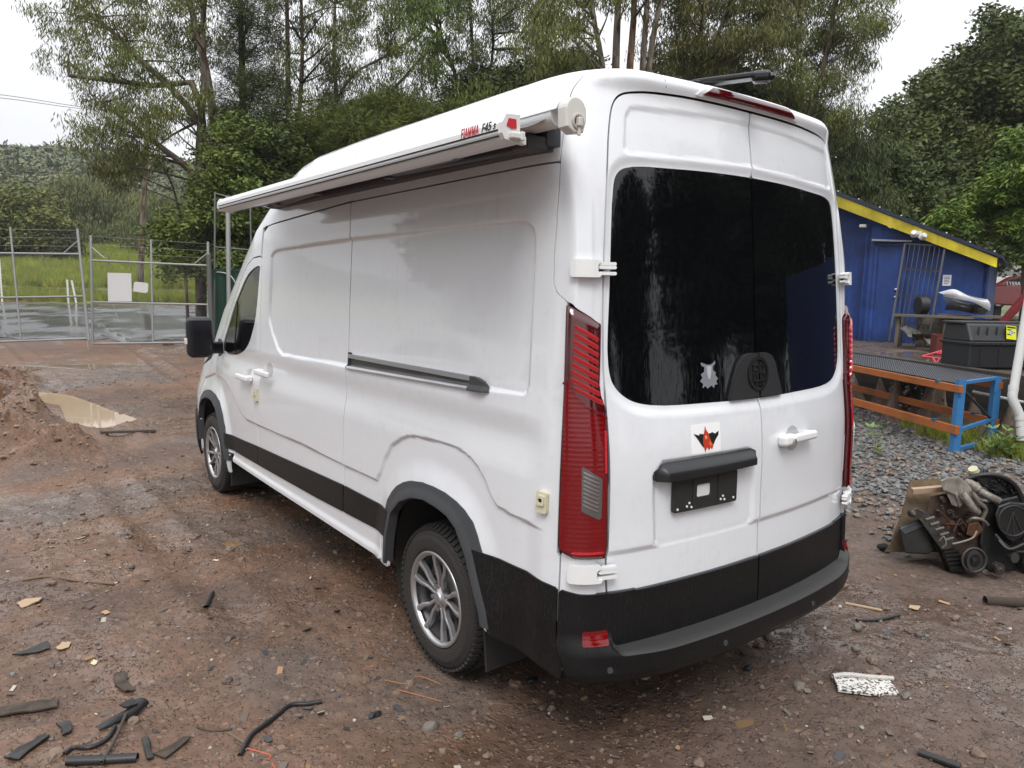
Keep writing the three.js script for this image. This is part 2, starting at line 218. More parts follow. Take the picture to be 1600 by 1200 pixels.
// ---------------------------------------------------------------- the white van
// outer skin: plan curve (half outline, rear centre -> flank -> nose) times a section profile; s = metres along the plan, y = height
const PLAN = [[0, .070], [.25, .064], [.5, .044], [.7, .018], [.84, -.014], [.93, -.050], [.985, -.105], [1.012, -.19], [1.026, -.32], [1.033, -.6], [1.035, -1.2], [1.035, -2.5], [1.035, -3.5], [1.03, -4.0], [1.015, -4.5], [.995, -5.0], [.96, -5.4], [.88, -5.68], [.7, -5.85], [.4, -5.93], [0, -5.96]];
const PROF = [[.15, .15, .05, .03], [.3, .3, .012, .006], [.5, .5, 0, .002], [.7, .7, .003, .008], [.92, .92, .010, .018], [1.21, 1.21, .022, .028], [1.45, 1.45, .036, .060], [1.72, 1.72, .048, .086], [2.1, 2.1, .068, .122], [2.3, 2.3, .077, .144], [2.42, 2.42, .085, .162], [2.52, 2.52, .100, .178], [2.585, 2.58, .12, .184], [2.645, 2.63, .155, .172], [2.70, 2.66, .20, .188], [2.765, 2.675, .26, .235]];
const ROOFLINE = [[-1, 2.675], [2.1, 2.675], [2.66, 2.665], [2.87, 2.64], [3.16, 2.57], [3.57, 2.38], [3.7, 2.32], [4.13, 2.02], [4.6, 1.70], [5.0, 1.36], [5.2, 1.27], [5.5, 1.18], [5.75, 1.05], [5.97, .92]];
function hermite(T, V, t, w) {
  const n = T.length; let i = 0; while (i < n - 2 && t > T[i + 1]) i++;
  const h = T[i + 1] - T[i], u = (t - T[i]) / h, out = [];
  const a = 2 * u ** 3 - 3 * u * u + 1, b = (u ** 3 - 2 * u * u + u) * h, c = -2 * u ** 3 + 3 * u * u, d = (u ** 3 - u * u) * h;
  const m = (k, q) => { if (k === 0) return (V[1][q] - V[0][q]) / (T[1] - T[0]); if (k === n - 1) return (V[n - 1][q] - V[n - 2][q]) / (T[n - 1] - T[n - 2]); const p = T[k] - T[k - 1], r = T[k + 1] - T[k]; return ((V[k + 1][q] - V[k][q]) / r * p + (V[k][q] - V[k - 1][q]) / p * r) / (p + r); };
  for (let q = 0; q < w; q++) out.push(a * V[i][q] + b * m(i, q) + c * V[i + 1][q] + d * m(i + 1, q));
  return out;
}
const PN = 8000, planTab = new Float64Array((PN + 1) * 4); let planLen = 0;
{
  const T = [0]; for (let i = 1; i < PLAN.length; i++) T.push(T[i - 1] + Math.hypot(PLAN[i][0] - PLAN[i - 1][0], PLAN[i][1] - PLAN[i - 1][1]));
  const raw = []; for (let i = 0; i <= PN; i++) raw.push(hermite(T, PLAN, T[T.length - 1] * i / PN, 2));
  const S = [0]; for (let i = 1; i <= PN; i++) S.push(S[i - 1] + Math.hypot(raw[i][0] - raw[i - 1][0], raw[i][1] - raw[i - 1][1]));
  planLen = S[PN]; let j = 0;
  for (let i = 0; i <= PN; i++) { const s = planLen * i / PN; while (j < PN - 1 && S[j + 1] < s) j++; const u = clamp((s - S[j]) / (S[j + 1] - S[j])); planTab[4 * i] = lerp(raw[j][0], raw[j + 1][0], u); planTab[4 * i + 1] = lerp(raw[j][1], raw[j + 1][1], u); }
  const W = 12; for (let i = 0; i <= PN; i++) { const a = Math.max(0, i - W), b = Math.min(PN, i + W); let dx = planTab[4 * b] - planTab[4 * a], dz = planTab[4 * b + 1] - planTab[4 * a + 1]; if (i < W) dz = 0; if (i > PN - W) dz = 0; const l = Math.hypot(dx, dz); planTab[4 * i + 2] = -dz / l; planTab[4 * i + 3] = dx / l; }
}
const profT = PROF.map((r) => r[0]), profCache = []; for (let i = 0; i <= 2640; i++) profCache.push(hermite(profT, PROF, .14 + i / 1000, 4));
function skin(s, v, off = 0) {
  const a = Math.min(Math.abs(s), planLen), sg = s >= 0 ? -1 : 1, f = a / planLen * PN, i = Math.min(PN - 1, Math.floor(f)), u = f - i, o = 4 * i;
  const L = (k) => planTab[o + k] + (planTab[o + 4 + k] - planTab[o + k]) * u;
  const x = L(0), z = L(1), nx = L(2), nz = L(3);
  const fv = clamp((v - .14) * 1000, 0, 2639.99), iv = Math.floor(fv), uv = fv - iv, A = profCache[iv], B = profCache[iv + 1];
  let y = lerp(A[1], B[1], uv); const ds = lerp(A[2], B[2], uv), dr = lerp(A[3], B[3], uv), ins = ds * nx * nx + (nz > 0 ? dr * nz * nz : 0) - off;
  if (z < -2.1 && y > .8) y = .8 + (y - .8) * (pw(ROOFLINE, -z) - .8) / 1.875;
  if (a < 1.9 && v > 1.9) { const k = sstep(1.9, 2.55, v), w1 = sstep(.55, 1.06, a), w2 = 1 - sstep(.95, 1.60, a); return [sg * lerp(x - nx * ins, x - ds * w1 + nx * off, k), y, lerp(z - nz * ins, z - dr * w2 + nz * off, k)]; }
  return [sg * (x - nx * ins), y, z - nz * ins];
}
const winRear = sdPoly(spline([[.835, 1.871], [.845, 1.56], [.822, 1.488], [.749, 1.429], [.642, 1.402], [.3, 1.390], [0, 1.386], [-.3, 1.390], [-.642, 1.402], [-.749, 1.429], [-.822, 1.488], [-.845, 1.56], [-.835, 1.871], [-.808, 2.22], [-.79, 2.265], [-.745, 2.293], [-.475, 2.313], [0, 2.324], [.475, 2.313], [.745, 2.293], [.79, 2.265], [.808, 2.22]], true, 4));
const sidePress = sdPoly([[4.2, 2.035], [4.16, 2.062], [4.08, 2.078], [2.9, 2.105], [1.38, 2.108], [1.31, 2.097], [1.276, 2.07], [1.266, 2.03], [1.263, 1.47], [1.272, 1.438], [1.30, 1.424], [1.514, 1.419], [2.9, 1.386], [3.925, 1.367], [4.02, 1.40], [4.14, 1.505], [4.2, 1.585], [4.214, 1.62]]);
const lowPress = sdPoly([[1.0, .92], [1.32, .939], [1.428, .952], [1.47, .985], [1.515, 1.04], [1.57, 1.085], [1.624, 1.112], [1.70, 1.132], [1.806, 1.14], [2.092, 1.129], [2.18, 1.115], [2.248, 1.09], [2.34, 1.04], [2.411, .96], [2.46, .87], [2.50, .824], [2.87, .82], [3.55, .829], [4.66, .812], [4.78, .84], [5.0, .945], [5.25, 1.03], [5.434, 1.055], [5.7, 1.06], [6.1, .98], [6.3, .8], [6.3, .1], [1.0, .1]]);
const archR = sdPoly([[2.34, .2], [2.335, .44], [2.31, .579], [2.273, .707], [2.184, .788], [2.073, .835], [1.955, .853], [1.84, .845], [1.75, .83], [1.678, .795], [1.597, .696], [1.543, .584], [1.49, .48], [1.42, .2]]);
const archF = sdPoly([[6.10, .2], [6.10, .6], [6.05, .74], [5.95, .80], [5.82, .835], [5.70, .845], [5.58, .835], [5.46, .79], [5.36, .70], [5.27, .58], [5.20, .46], [5.17, .2]]);
const plateWell = sdPoly([[.652, 1.13], [.640, .86], [.60, .842], [.08, .842], [.045, .86], [.045, 1.165], [.1, 1.19], [.6, 1.19]]);
const topPressL = sdPoly([[.735, 2.49], [.70, 2.528], [.3, 2.55], [0, 2.556], [-.5, 2.556], [-.5, 2.36], [0, 2.362], [.72, 2.338], [.755, 2.36]]);
function press(s, y) {                                            // pressed creases and panels, metres outwards
  const a = Math.abs(s); let d = 0;
  if (a > 1.12) {
    if (y > 1.25) d -= .014 * sstep(.004, -.017, sidePress(a, y));
    if (y < 1.45 && y > 1.0) { const f = sstep(1.12, 1.3, a) * sstep(6.2, 5.2, a); d -= .014 * f * (y > 1.25 ? sstep(1.365, 1.25, y) : sstep(1.09, 1.25, y)); }
    if (y < 1.25) { d -= .014 * sstep(.006, -.010, lowPress(a, y)) * sstep(1.12, 1.25, a); d += .028 * sstep(.20, .02, a < 3.5 ? archR(a, y) : archF(a, y)); }
  } else if (a < .9) {
    const t = sdPoly.top || 0; void t;
    if (y > 1.2) { const w = winRear(s, y); d -= .012 * sstep(.050, .0, w); d -= .006 * sstep(.004, -.020, topPressL(a, y)); }
    d -= .011 * sstep(.868, .836, y);
    if (s > 0 && y < 1.25) d -= .012 * sstep(.006, -.02, plateWell(s, y));
  }
  return d;
}
// a patch of that skin where sdf(s, y) < 0, with its cut edge turned inwards
function patch({ s0, s1, v0, v1, step = .014, sdf, off = 0, skirt = .016, flat = false, lift }) {
  const ns = Math.max(2, Math.ceil((s1 - s0) / step)), nv = Math.max(2, Math.ceil((v1 - v0) / step));
  const O = typeof off === 'function' ? off : () => off;
  const P = (s, v) => { const b = skin(s, v), y = b[1]; const o = (flat ? 0 : press(s, y)) + O(s, y); return o === 0 ? b : skin(s, v, o); };
  const pos = [], nor = [], uv = [], idx = [], F = new Float64Array((ns + 1) * (nv + 1));
  for (let j = 0; j <= nv; j++) for (let i = 0; i <= ns; i++) { const s = lerp(s0, s1, i / ns), v = lerp(v0, v1, j / nv); F[j * (ns + 1) + i] = sdf(s, skin(s, v)[1]); }
  const vert = (s, v) => { const e = .003, p = P(s, v), a = P(s + e, v), b = P(s, v + e); let n = [(b[1] - p[1]) * (a[2] - p[2]) - (b[2] - p[2]) * (a[1] - p[1]), (b[2] - p[2]) * (a[0] - p[0]) - (b[0] - p[0]) * (a[2] - p[2]), (b[0] - p[0]) * (a[1] - p[1]) - (b[1] - p[1]) * (a[0] - p[0])]; const l = Math.hypot(...n) || 1; pos.push(...p); nor.push(n[0] / l, n[1] / l, n[2] / l); uv.push(s, p[1]); return pos.length / 3 - 1; };
  const gi = new Int32Array(F.length).fill(-1), ei = new Map();
  const gridV = (i, j) => { const k = j * (ns + 1) + i; if (gi[k] < 0) gi[k] = vert(lerp(s0, s1, i / ns), lerp(v0, v1, j / nv)); return gi[k]; };
  const edgeV = (i, j, k, l) => { let a = j * (ns + 1) + i, b = l * (ns + 1) + k; if (a > b) { [a, b] = [b, a]; [i, j, k, l] = [k, l, i, j]; } const key = a * 4e6 + b; let q = ei.get(key); if (q === undefined) { const t = F[a] / (F[a] - F[b]); q = vert(lerp(s0, s1, lerp(i, k, t) / ns), lerp(v0, v1, lerp(j, l, t) / nv)); ei.set(key, q); } return q; };
  const cuts = [];
  for (let j = 0; j < nv; j++) for (let i = 0; i < ns; i++) {
    const c = [[i, j], [i + 1, j], [i + 1, j + 1], [i, j + 1]], f = c.map(([a, b]) => F[b * (ns + 1) + a]);
    if (f.every((x) => x >= 0)) continue;
    const poly = [], cut = [];
    for (let q = 0; q < 4; q++) { const r = (q + 1) % 4; if (f[q] < 0) poly.push(gridV(...c[q])); if ((f[q] < 0) !== (f[r] < 0)) { const e = edgeV(...c[q], ...c[r]); poly.push(e); cut.push(e); } }
    for (let q = 1; q + 1 < poly.length; q++) idx.push(poly[0], poly[q + 1], poly[q]);
    if (cut.length === 2) cuts.push(cut);
  }
  if (skirt) for (const [a, b] of cuts) {
    const A = pos.slice(3 * a, 3 * a + 3), B = pos.slice(3 * b, 3 * b + 3), na = nor.slice(3 * a, 3 * a + 3), nb = nor.slice(3 * b, 3 * b + 3);
    const e = [B[0] - A[0], B[1] - A[1], B[2] - A[2]]; const n = [e[1] * na[2] - e[2] * na[1], e[2] * na[0] - e[0] * na[2], e[0] * na[1] - e[1] * na[0]], l = Math.hypot(...n) || 1;
    const k = pos.length / 3; for (const [p, m, t] of [[A, na, 0], [B, nb, 0], [B, nb, skirt], [A, na, skirt]]) { pos.push(p[0] - m[0] * t, p[1] - m[1] * t, p[2] - m[2] * t); nor.push(n[0] / l, n[1] / l, n[2] / l); uv.push(0, 0); }
    idx.push(k, k + 2, k + 1, k, k + 3, k + 2);
  }
  const g = new THREE.BufferGeometry(); g.setAttribute('position', new THREE.Float32BufferAttribute(pos, 3)); g.setAttribute('normal', new THREE.Float32BufferAttribute(nor, 3)); g.setAttribute('uv', new THREE.Float32BufferAttribute(uv, 2)); g.setIndex(idx);
  if (lift) g.translate(...lift);
  return g;
}
function frameAt(s, v, off = 0) {              // local frame on the skin: x along s to the right as seen from outside, y up, z out
  const p = skin(s, v, off), a = skin(s + .004, v, off), b = skin(s, v + .004, off), ex = V3(p[0] - a[0], p[1] - a[1], p[2] - a[2]).normalize().multiplyScalar(1), ey = V3(b[0] - p[0], b[1] - p[1], b[2] - p[2]).normalize();
  const ez = ex.clone().cross(ey).normalize(); ex.copy(ey.clone().cross(ez));
  const n = V3(p[0], 0, p[2] + 3); if (ez.dot(n) < 0) { ez.negate(); ex.negate(); }
  return new THREE.Matrix4().makeBasis(ex, ey, ez).setPosition(...p);
}
const onSkin = (g, s, v, off = 0) => g.applyMatrix4(frameAt(s, v, off));

// paint: white with faint road film and dried run marks (grain with outlines of its own)
const filmTex = tex(1024, 1024, (u, v) => {
  const streak = fbm(u * 160, v * 5, 3, 0) , spot = fbm(u * 60, v * 60, 3), big = fbm(u * 6 + 3, v * 5, 3);
  const d = 0.010 * sstep(.5, .8, streak) * sstep(.35, .65, big) + 0.02 * sstep(.62, .75, spot) * big;
  return [0.905 - d, 0.908 - d * 1.05, 0.912 - d * 1.2];
}); const film = rep(filmTex, .45, .4);
const dropTex = tex(1024, 1024, (() => { const r = rng(5), a = new Float32Array(1024 * 1024); for (let k = 0; k < 5200; k++) { const x = r() * 1024, y = r() * 1024, R = 1.2 + 2.2 * r() * r(), run = r() < .12 ? 10 + r() * 40 : 0; for (let j = -5; j < 5 + run; j++) for (let i = -5; i <= 5; i++) { const q = j > 0 ? Math.max(0, j - run) : j, h = 1 - Math.hypot(i, q) / R; if (h > 0) { const o = ((Math.floor(y) - j + 2048) % 1024) * 1024 + ((Math.floor(x) + i + 1024) % 1024); a[o] = Math.max(a[o], Math.sqrt(h) * (j > 0 && run ? .45 : 1)); } } } return (u, v, i, j) => { const q = a[j * 1024 + i]; return [q, q, q]; }; })(), false);
const drops = rep(dropTex, 1.6, 1.6);
const paint = new THREE.MeshPhysicalMaterial({ color: lin(.97, .98, 1.0), map: film, roughness: .34, clearcoat: 1, clearcoatRoughness: .035, bumpMap: drops, bumpScale: .0004 });
const trimWhite = mat([.76, .76, .75], .42);
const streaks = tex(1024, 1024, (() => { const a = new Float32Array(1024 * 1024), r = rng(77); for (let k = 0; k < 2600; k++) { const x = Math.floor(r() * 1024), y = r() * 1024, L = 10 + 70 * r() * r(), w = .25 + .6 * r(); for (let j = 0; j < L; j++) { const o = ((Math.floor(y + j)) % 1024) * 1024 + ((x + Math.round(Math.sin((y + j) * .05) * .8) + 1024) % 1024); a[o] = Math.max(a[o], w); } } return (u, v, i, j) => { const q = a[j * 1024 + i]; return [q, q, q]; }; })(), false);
const plastic = mat([1, 1, 1], .42, { specularIntensity: .7, map: rep(tex(1024, 1024, (u, v, i, j) => { const q = streaks.image.data[4 * (j * 1024 + i)] / 255, n = fbm(u * 9, v * 9, 4, 9); const c = .062 + .19 * q * sstep(.35, .6, n) + .02 * n; return [c, c, c * 1.03]; }), 1.7, 2.2), bumpMap: rep(streaks, 1.7, 2.2), bumpScale: .0014 });  // pale streaks in the colour imitate the glint of wet runs
const archGrey = mat([.05, .053, .058], .55, { bumpMap: rep(dropTex, 3, 3), bumpScale: .0004 });
const blackGloss = mat([.008, .008, .009], .22);
const seal = mat([.018, .018, .018], .85), linerAndVoid = seal;  // black plastic liner, also painted darkness inside gaps and openings
const glass = new THREE.MeshPhysicalMaterial({ color: lin(.003, .0032, .004), roughness: .035, ior: 1.52, bumpMap: rep(streaks, .9, .9), bumpScale: .00010 });
const redLens = mat([.165, .002, .004], .08, { clearcoat: .35, clearcoatRoughness: .02, bumpMap: rep(tex(8, 256, (u, v) => { const q = .5 + .5 * Math.sin(v * 6.283 * 8); return [q, q, q]; }, false), 1, 7), bumpScale: .0004 });
const redBright = mat([.50, .010, .016], .12, { clearcoat: 1, clearcoatRoughness: .02, bumpMap: rep(tex(256, 256, (u, v) => { const q = .5 + .5 * Math.sin((u * 8 + v * 20) * 6.283); return [q, q, q]; }, false), 6, 6), bumpScale: .001 });
const redDark = mat([.07, .002, .004], .14, { clearcoat: 1, clearcoatRoughness: .02 });
const clearLens = mat([.17, .155, .155], .12, { metalness: .55, clearcoat: 1 });
const chrome = mat([.62, .62, .63], .28, { metalness: 1 });
const alloy = mat([.50, .50, .51], .33, { metalness: .8 });
const alloyDark = mat([.07, .07, .075], .45, { metalness: .6 });
const rubber = mat([.022, .020, .019], .72);

const van = thing('delivery_van', 'white high-roof delivery van with black rear glass and side awning, parked on mud', 'van');
const far = 9;
const doorHole = sdPoly(spline([[.835, .40], [.839, .513], [.856, .70], [.861, .79], [.857, 1.0], [.861, 1.257], [.870, 1.45], [.873, 1.60], [.871, 1.87], [.861, 2.08], [.846, 2.31], [.822, 2.47], [.80, 2.535], [.762, 2.566], [.653, 2.585], [.446, 2.598], [.2, 2.601], [0, 2.601]], false, 3).concat(spline([[0, 2.601], [-.2, 2.601], [-.446, 2.598], [-.653, 2.585], [-.762, 2.566], [-.80, 2.535], [-.822, 2.47], [-.846, 2.31], [-.861, 2.08], [-.871, 1.87], [-.873, 1.60], [-.870, 1.45], [-.861, 1.257], [-.857, 1.0], [-.861, .79], [-.856, .70], [-.839, .513], [-.835, .40]], false, 3).slice(1)));
const tailShape = [[1.076, 1.791], [.886, 1.718], [.889, 1.60], [.894, 1.494], [.888, 1.455], [.868, 1.40], [.864, 1.25], [.864, 1.113], [.862, .892], [.872, .84], [.99, .842], [1.045, .866], [1.058, .889], [1.062, 1.255], [1.068, 1.493]];
const tail = sdPoly(tailShape);
const bPillar = (y) => pw([[.4, 4.40], [.64, 4.40], [.9, 4.465], [.975, 4.46], [.985, 4.45], [1.005, 4.36], [1.03, 4.345], [1.215, 4.350], [1.49, 4.376], [1.95, 4.39], [2.05, 4.385], [2.4, 4.33]], y);
const roofSeam = (s) => pw([[1.0, 2.308], [2.91, 2.30], [4.16, 2.252], [4.4, 2.235]], s);
const postSeam = (y) => pw([[1.0, 1.02], [1.79, 1.076], [1.8, 1.085], [1.825, 1.128], [1.86, 1.152], [1.96, 1.158], [2.12, 1.132], [2.31, 1.082], [2.47, 1.02], [2.7, .99]], y);
// outer edge of the cab door above the belt, in (s, y)
const cabDoor = sdPoly([[4.40, .47], [4.40, .64], [4.465, .9], [4.46, .975], [4.45, .985], [4.36, 1.005], [4.345, 1.03], [4.35, 1.215], [4.376, 1.49], [4.39, 1.95], [4.395, 2.015], [4.43, 2.04], [4.60, 2.03], [4.74, 1.985], [4.90, 1.89], [5.25, 1.62], [5.52, 1.37], [5.62, 1.26], [5.63, 1.16], [5.53, .99], [5.40, .84], [5.22, .66], [5.15, .47]]);
const cabWin = sdPoly(spline([[4.42, 1.93], [4.41, 1.97], [4.45, 1.985], [4.60, 1.965], [4.77, 1.905], [4.95, 1.79], [5.13, 1.655], [5.30, 1.49], [5.44, 1.335], [5.44, 1.275], [5.38, 1.255], [5.22, 1.25], [4.95, 1.275], [4.72, 1.335], [4.63, 1.39], [4.55, 1.48], [4.48, 1.60]], true, 4));
for (const sg of [1, -1]) {
  const near = sg > 0, st = near ? .0105 : .035, M = (f) => near ? f : (s, y) => f(-s, y), rg = (a, b) => near ? { s0: a, s1: b } : { s0: -b, s1: -a };
  const g = .0050;
  // rear quarter panel
  const quarter = (s, y) => Math.max(sdBox(s, y, 1.0, near ? 2.909 - g : 2.909, .40, 3), y - roofSeam(s) + g, -archR(s, y), (y > 1.79 ? postSeam(y) : y > .85 ? 1.062 + (y - .9) * .0156 : 1.049) + g - s);
  add('quarter_panel', patch({ ...rg(1.02, 2.93), v0: .38, v1: 2.34, step: st, sdf: M(quarter) }), paint, van).userData.label = near ? 'white rear side panel over the wheel, with door rail' : 'white rear side panel on the far side';
  // sliding door (near side only; the far side has a plain panel)
  const slider = (s, y) => Math.max(2.909 + g - s, s - bPillar(y) + g, .425 - y, y - roofSeam(s) + g);
  const sd = add(near ? 'sliding_door' : 'side_panel', patch({ ...rg(2.88, 4.50), v0: .40, v1: 2.40, step: st, sdf: M(slider) }), paint, van);
  if (near) sd.userData.label = 'white sliding side door behind the cab';
  // cab door
  const cd = add('cab_door', patch({ ...rg(4.30, 5.68), v0: .40, v1: 2.75, step: near ? .016 : .035, sdf: M((s, y) => Math.max(cabDoor(s, y) + g, -archF(s, y) + .02, -cabWin(s, y) - .014)) }), paint, van);
  add('window_seal', patch({ ...rg(4.36, 5.52), v0: 1.1, v1: 2.75, step: near ? .012 : .035, off: -.003, sdf: M((s, y) => Math.max(cabWin(s, y) - .015, -cabWin(s, y) - .004)) }), blackGloss, cd);
  add('window', patch({ ...rg(4.36, 5.52), v0: 1.1, v1: 2.75, step: near ? .016 : .035, off: -.008, sdf: M((s, y) => cabWin(s, y) + .002) }), glass, cd);
  add('window_divider', patch({ ...rg(4.9, 5.2), v0: 1.1, v1: 2.75, step: near ? .012 : .035, off: -.003, sdf: M((s, y) => Math.max(Math.abs(s - 5.06 + (y - 1.3) * .02) - .012, cabWin(s, y) - .01)) }), blackGloss, cd);
  // front wing and nose
  add('front_wing', patch({ ...rg(5.10, planLen + .001), v0: .30, v1: 2.05, step: near ? .022 : .04, sdf: M((s, y) => Math.max(-cabDoor(s, y) + g, -archF(s, y), .30 - y, 5.12 - s, y - pw([[5.12, 1.29], [5.62, 1.29], [5.9, 1.24], [6.2, 1.12], [7, .95]], s))) }), paint, van);
  // roof side and windscreen pillar
  add('roof_side', patch({ ...rg(.95, 2.915), v0: 2.25, v1: 2.765, step: near ? .016 : .035, sdf: M((s, y) => Math.max(postSeam(y) + g - s, s - 2.90 + g * .4, roofSeam(s) + g * .4 - y)) }), paint, van);
  add('front_roof_side', patch({ ...rg(2.89, 6.6), v0: .9, v1: 2.765, step: near ? .018 : .04, sdf: M((s, y) => Math.max(2.90 + g * .4 - s, s < 4.40 ? roofSeam(s) + g - y : -far, s > 4.32 ? (-cabDoor(s, y) + g) : -far, s > 4.3 ? (s > 5.55 ? (s > 5.62 ? pw([[5.12, 1.29], [5.62, 1.29], [5.9, 1.24], [6.2, 1.12], [7, .95]], s) : 1.29) - y : 1.35 - y) : -far, s > 4.3 && s < 4.42 ? (bPillar(y) - .0 + g - s > 0 && y < roofSeam(s) ? 1 : -far) : -far)) }), paint, van);
  // black lower cladding and sill
  const topLine = (s) => pw([[2.3, .70], [2.9, .699], [4.41, .652], [5.1, .621], [5.3, .615]], s), lowLine = (s) => pw([[2.3, .562], [3.3, .530], [5.0, .506], [5.3, .503]], s);
  for (const [n, a, b] of [['side_cladding', 2.3, 2.909 - g], ['side_cladding', 2.909 + g, 4.405], ['side_cladding', 4.411, 5.22]])
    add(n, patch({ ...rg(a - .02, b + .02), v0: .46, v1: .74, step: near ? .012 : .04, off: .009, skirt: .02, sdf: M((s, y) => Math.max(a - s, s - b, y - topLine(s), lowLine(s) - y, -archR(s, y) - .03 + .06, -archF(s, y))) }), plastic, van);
  add('sill', patch({ ...rg(2.28, 5.24), v0: .36, v1: .56, step: near ? .012 : .04, off: (s, y) => .002 + .012 * sstep(.47, .43, y), skirt: .02, sdf: M((s, y) => Math.max(2.43 - s, s - 5.03, y - lowLine(s) + .004, .412 - y, -archR(s, y) + .02, -archF(s, y) + .02)) }), paint, van);
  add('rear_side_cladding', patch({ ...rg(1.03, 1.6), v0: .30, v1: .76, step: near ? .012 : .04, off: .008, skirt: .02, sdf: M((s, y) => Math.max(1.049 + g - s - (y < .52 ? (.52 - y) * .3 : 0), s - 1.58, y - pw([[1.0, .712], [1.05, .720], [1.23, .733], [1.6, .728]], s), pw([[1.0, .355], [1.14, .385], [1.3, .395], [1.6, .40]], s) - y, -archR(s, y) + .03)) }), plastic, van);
  // wheel arch mouldings
  const ringR = sdPoly([[2.372, .40], [2.372, .682], [2.344, .756], [2.30, .81], [2.253, .848], [2.18, .885], [2.108, .908], [2.0, .925], [1.901, .927], [1.80, .922], [1.71, .905], [1.64, .88], [1.581, .843], [1.54, .79], [1.504, .732], [1.453, .642], [1.38, .501], [1.33, .40]]);
  const ringF = sdPoly([[6.17, .40], [6.17, .62], [6.12, .78], [6.00, .865], [5.84, .905], [5.70, .915], [5.54, .90], [5.40, .855], [5.29, .76], [5.19, .61], [5.13, .50], [5.11, .40]]);
  add('wheel_arch_moulding', patch({ ...rg(1.30, 2.42), v0: .38, v1: .96, step: near ? .011 : .035, off: (s, y) => .006 + .012 * sstep(.06, .0, archR(Math.abs(s), y)), skirt: .05, sdf: M((s, y) => Math.max(ringR(s, y), -archR(s, y), .42 - y)) }), archGrey, van);
  add('wheel_arch_moulding', patch({ ...rg(5.06, 6.22), v0: .38, v1: 1.1, step: near ? .014 : .035, off: (s, y) => .006 + .012 * sstep(.06, .0, archF(Math.abs(s), y)), skirt: .05, sdf: M((s, y) => Math.max(ringF(s, y), -archF(s, y), .38 - y)) }), archGrey, van);
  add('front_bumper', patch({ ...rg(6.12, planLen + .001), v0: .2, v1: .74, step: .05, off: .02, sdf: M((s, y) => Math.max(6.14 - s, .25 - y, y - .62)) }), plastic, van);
  // tail lamp
  const tl = add('tail_light', patch({ ...rg(.84, 1.10), v0: .80, v1: 1.82, step: near ? .008 : .016, off: (s, y) => .016 + .012 * sstep(.0, -.03, tail(Math.abs(s), y)), skirt: .03, flat: true, sdf: M((s, y) => tail(s, y) + .003) }), redDark, van);
  add('lower_lens', patch({ ...rg(.84, 1.10), v0: .80, v1: 1.55, step: .01, off: .030, skirt: .004, flat: true, sdf: M((s, y) => Math.max(tail(s, y) + .016, y - pw([[.86, 1.37], [.93, 1.40], [1.0, 1.455], [1.06, 1.52]], s))) }), redLens, tl);
  const ups = sdPoly([[1.022, 1.728], [.910, 1.672], [.911, 1.495], [.884, 1.405], [.94, 1.43], [1.0, 1.468], [1.028, 1.50]]);
  for (let k = 0; k < 12; k++) { const y0 = 1.395 + k * .0275; add('lamp_slat', patch({ ...rg(.86, 1.05), v0: 1.36, v1: 1.76, step: .008, off: (s, y) => .031 + .006 * sstep(0, .018, y - y0 - (Math.abs(s) - .9) * .45), skirt: .008, flat: true, sdf: M((s, y) => Math.max(ups(s, y), y0 + (s - .9) * .45 - y, y - y0 - (s - .9) * .45 - .0185)) }), redBright, tl); }
  add('lamp_trim', patch({ ...rg(.86, 1.06), v0: 1.34, v1: 1.55, step: .006, off: .034, skirt: .006, flat: true, sdf: M((s, y) => Math.max(Math.abs(y - pw([[.862, 1.362], [.90, 1.388], [.95, 1.412], [1.0, 1.45], [1.03, 1.50]], s)) - .005, tail(s, y) + .008)) }), redLens, tl);
  add('reverse_lens', patch({ ...rg(.86, 1.0), v0: .95, v1: 1.24, step: .008, off: .033, skirt: .006, flat: true, sdf: M(sdPoly([[.974, 1.201], [.898, 1.152], [.899, .994], [.971, 1.032]])) }), clearLens, tl);
  for (let k = 0; k < 9; k++) add('reverse_rib', patch({ ...rg(.86, 1.0), v0: .95, v1: 1.24, step: .005, off: .036, skirt: .004, flat: true, sdf: M((s, y) => Math.max(sdPoly([[.968, 1.19], [.91, 1.15], [.911, 1.01], [.966, 1.04]])(s, y), Math.abs(y - 1.04 - k * .015 - (s - .93) * .5) - .0028)) }), chrome, tl);
  for (const [x, y0, y1] of [[.884, 1.17, 1.33]]) add('lens_rib', patch({ ...rg(x - .01, x + .01), v0: y0 - .02, v1: y1 + .02, step: .006, off: .034, skirt: .005, flat: true, sdf: M((s, y) => sdBox(s, y, x - .004, x + .004, y0, y1)) }), redBright, tl);
  add('lens_rib', patch({ ...rg(.86, 1.04), v0: .84, v1: .92, step: .006, off: .034, skirt: .005, flat: true, sdf: M((s, y) => sdBox(s, y, .885, 1.0, .868, .877)) }), redBright, tl);
  // door hinges
  for (const [y, h, up] of [[1.917, .032, true], [.790, .034, false]]) {
    const hg = add('door_hinge', patch({ ...rg(.86, 1.08), v0: y - .05, v1: y + .05, step: .006, off: (s, yy) => .034 - .014 * sstep(.98, 1.06, Math.abs(s)), skirt: .036, flat: true, sdf: M((s, yy) => Math.max(sdBox(s, yy, up ? .895 : .89, up ? 1.062 : 1.013, y - h, y + h, .012), -sdBox(s, yy, .86, .912, y - .020, y + .020, .014))) }), trimWhite, van);
    for (const q of [-.017, .005, .018]) add('hinge_knuckle', patch({ ...rg(.80, .93), v0: y + q - .02, v1: y + q + .02, step: .005, off: .030, skirt: .026, flat: true, sdf: M((s, yy) => sdBox(s, yy, .826, .905, y + q - .006, y + q + .006, .003)) }), trimWhite, hg);
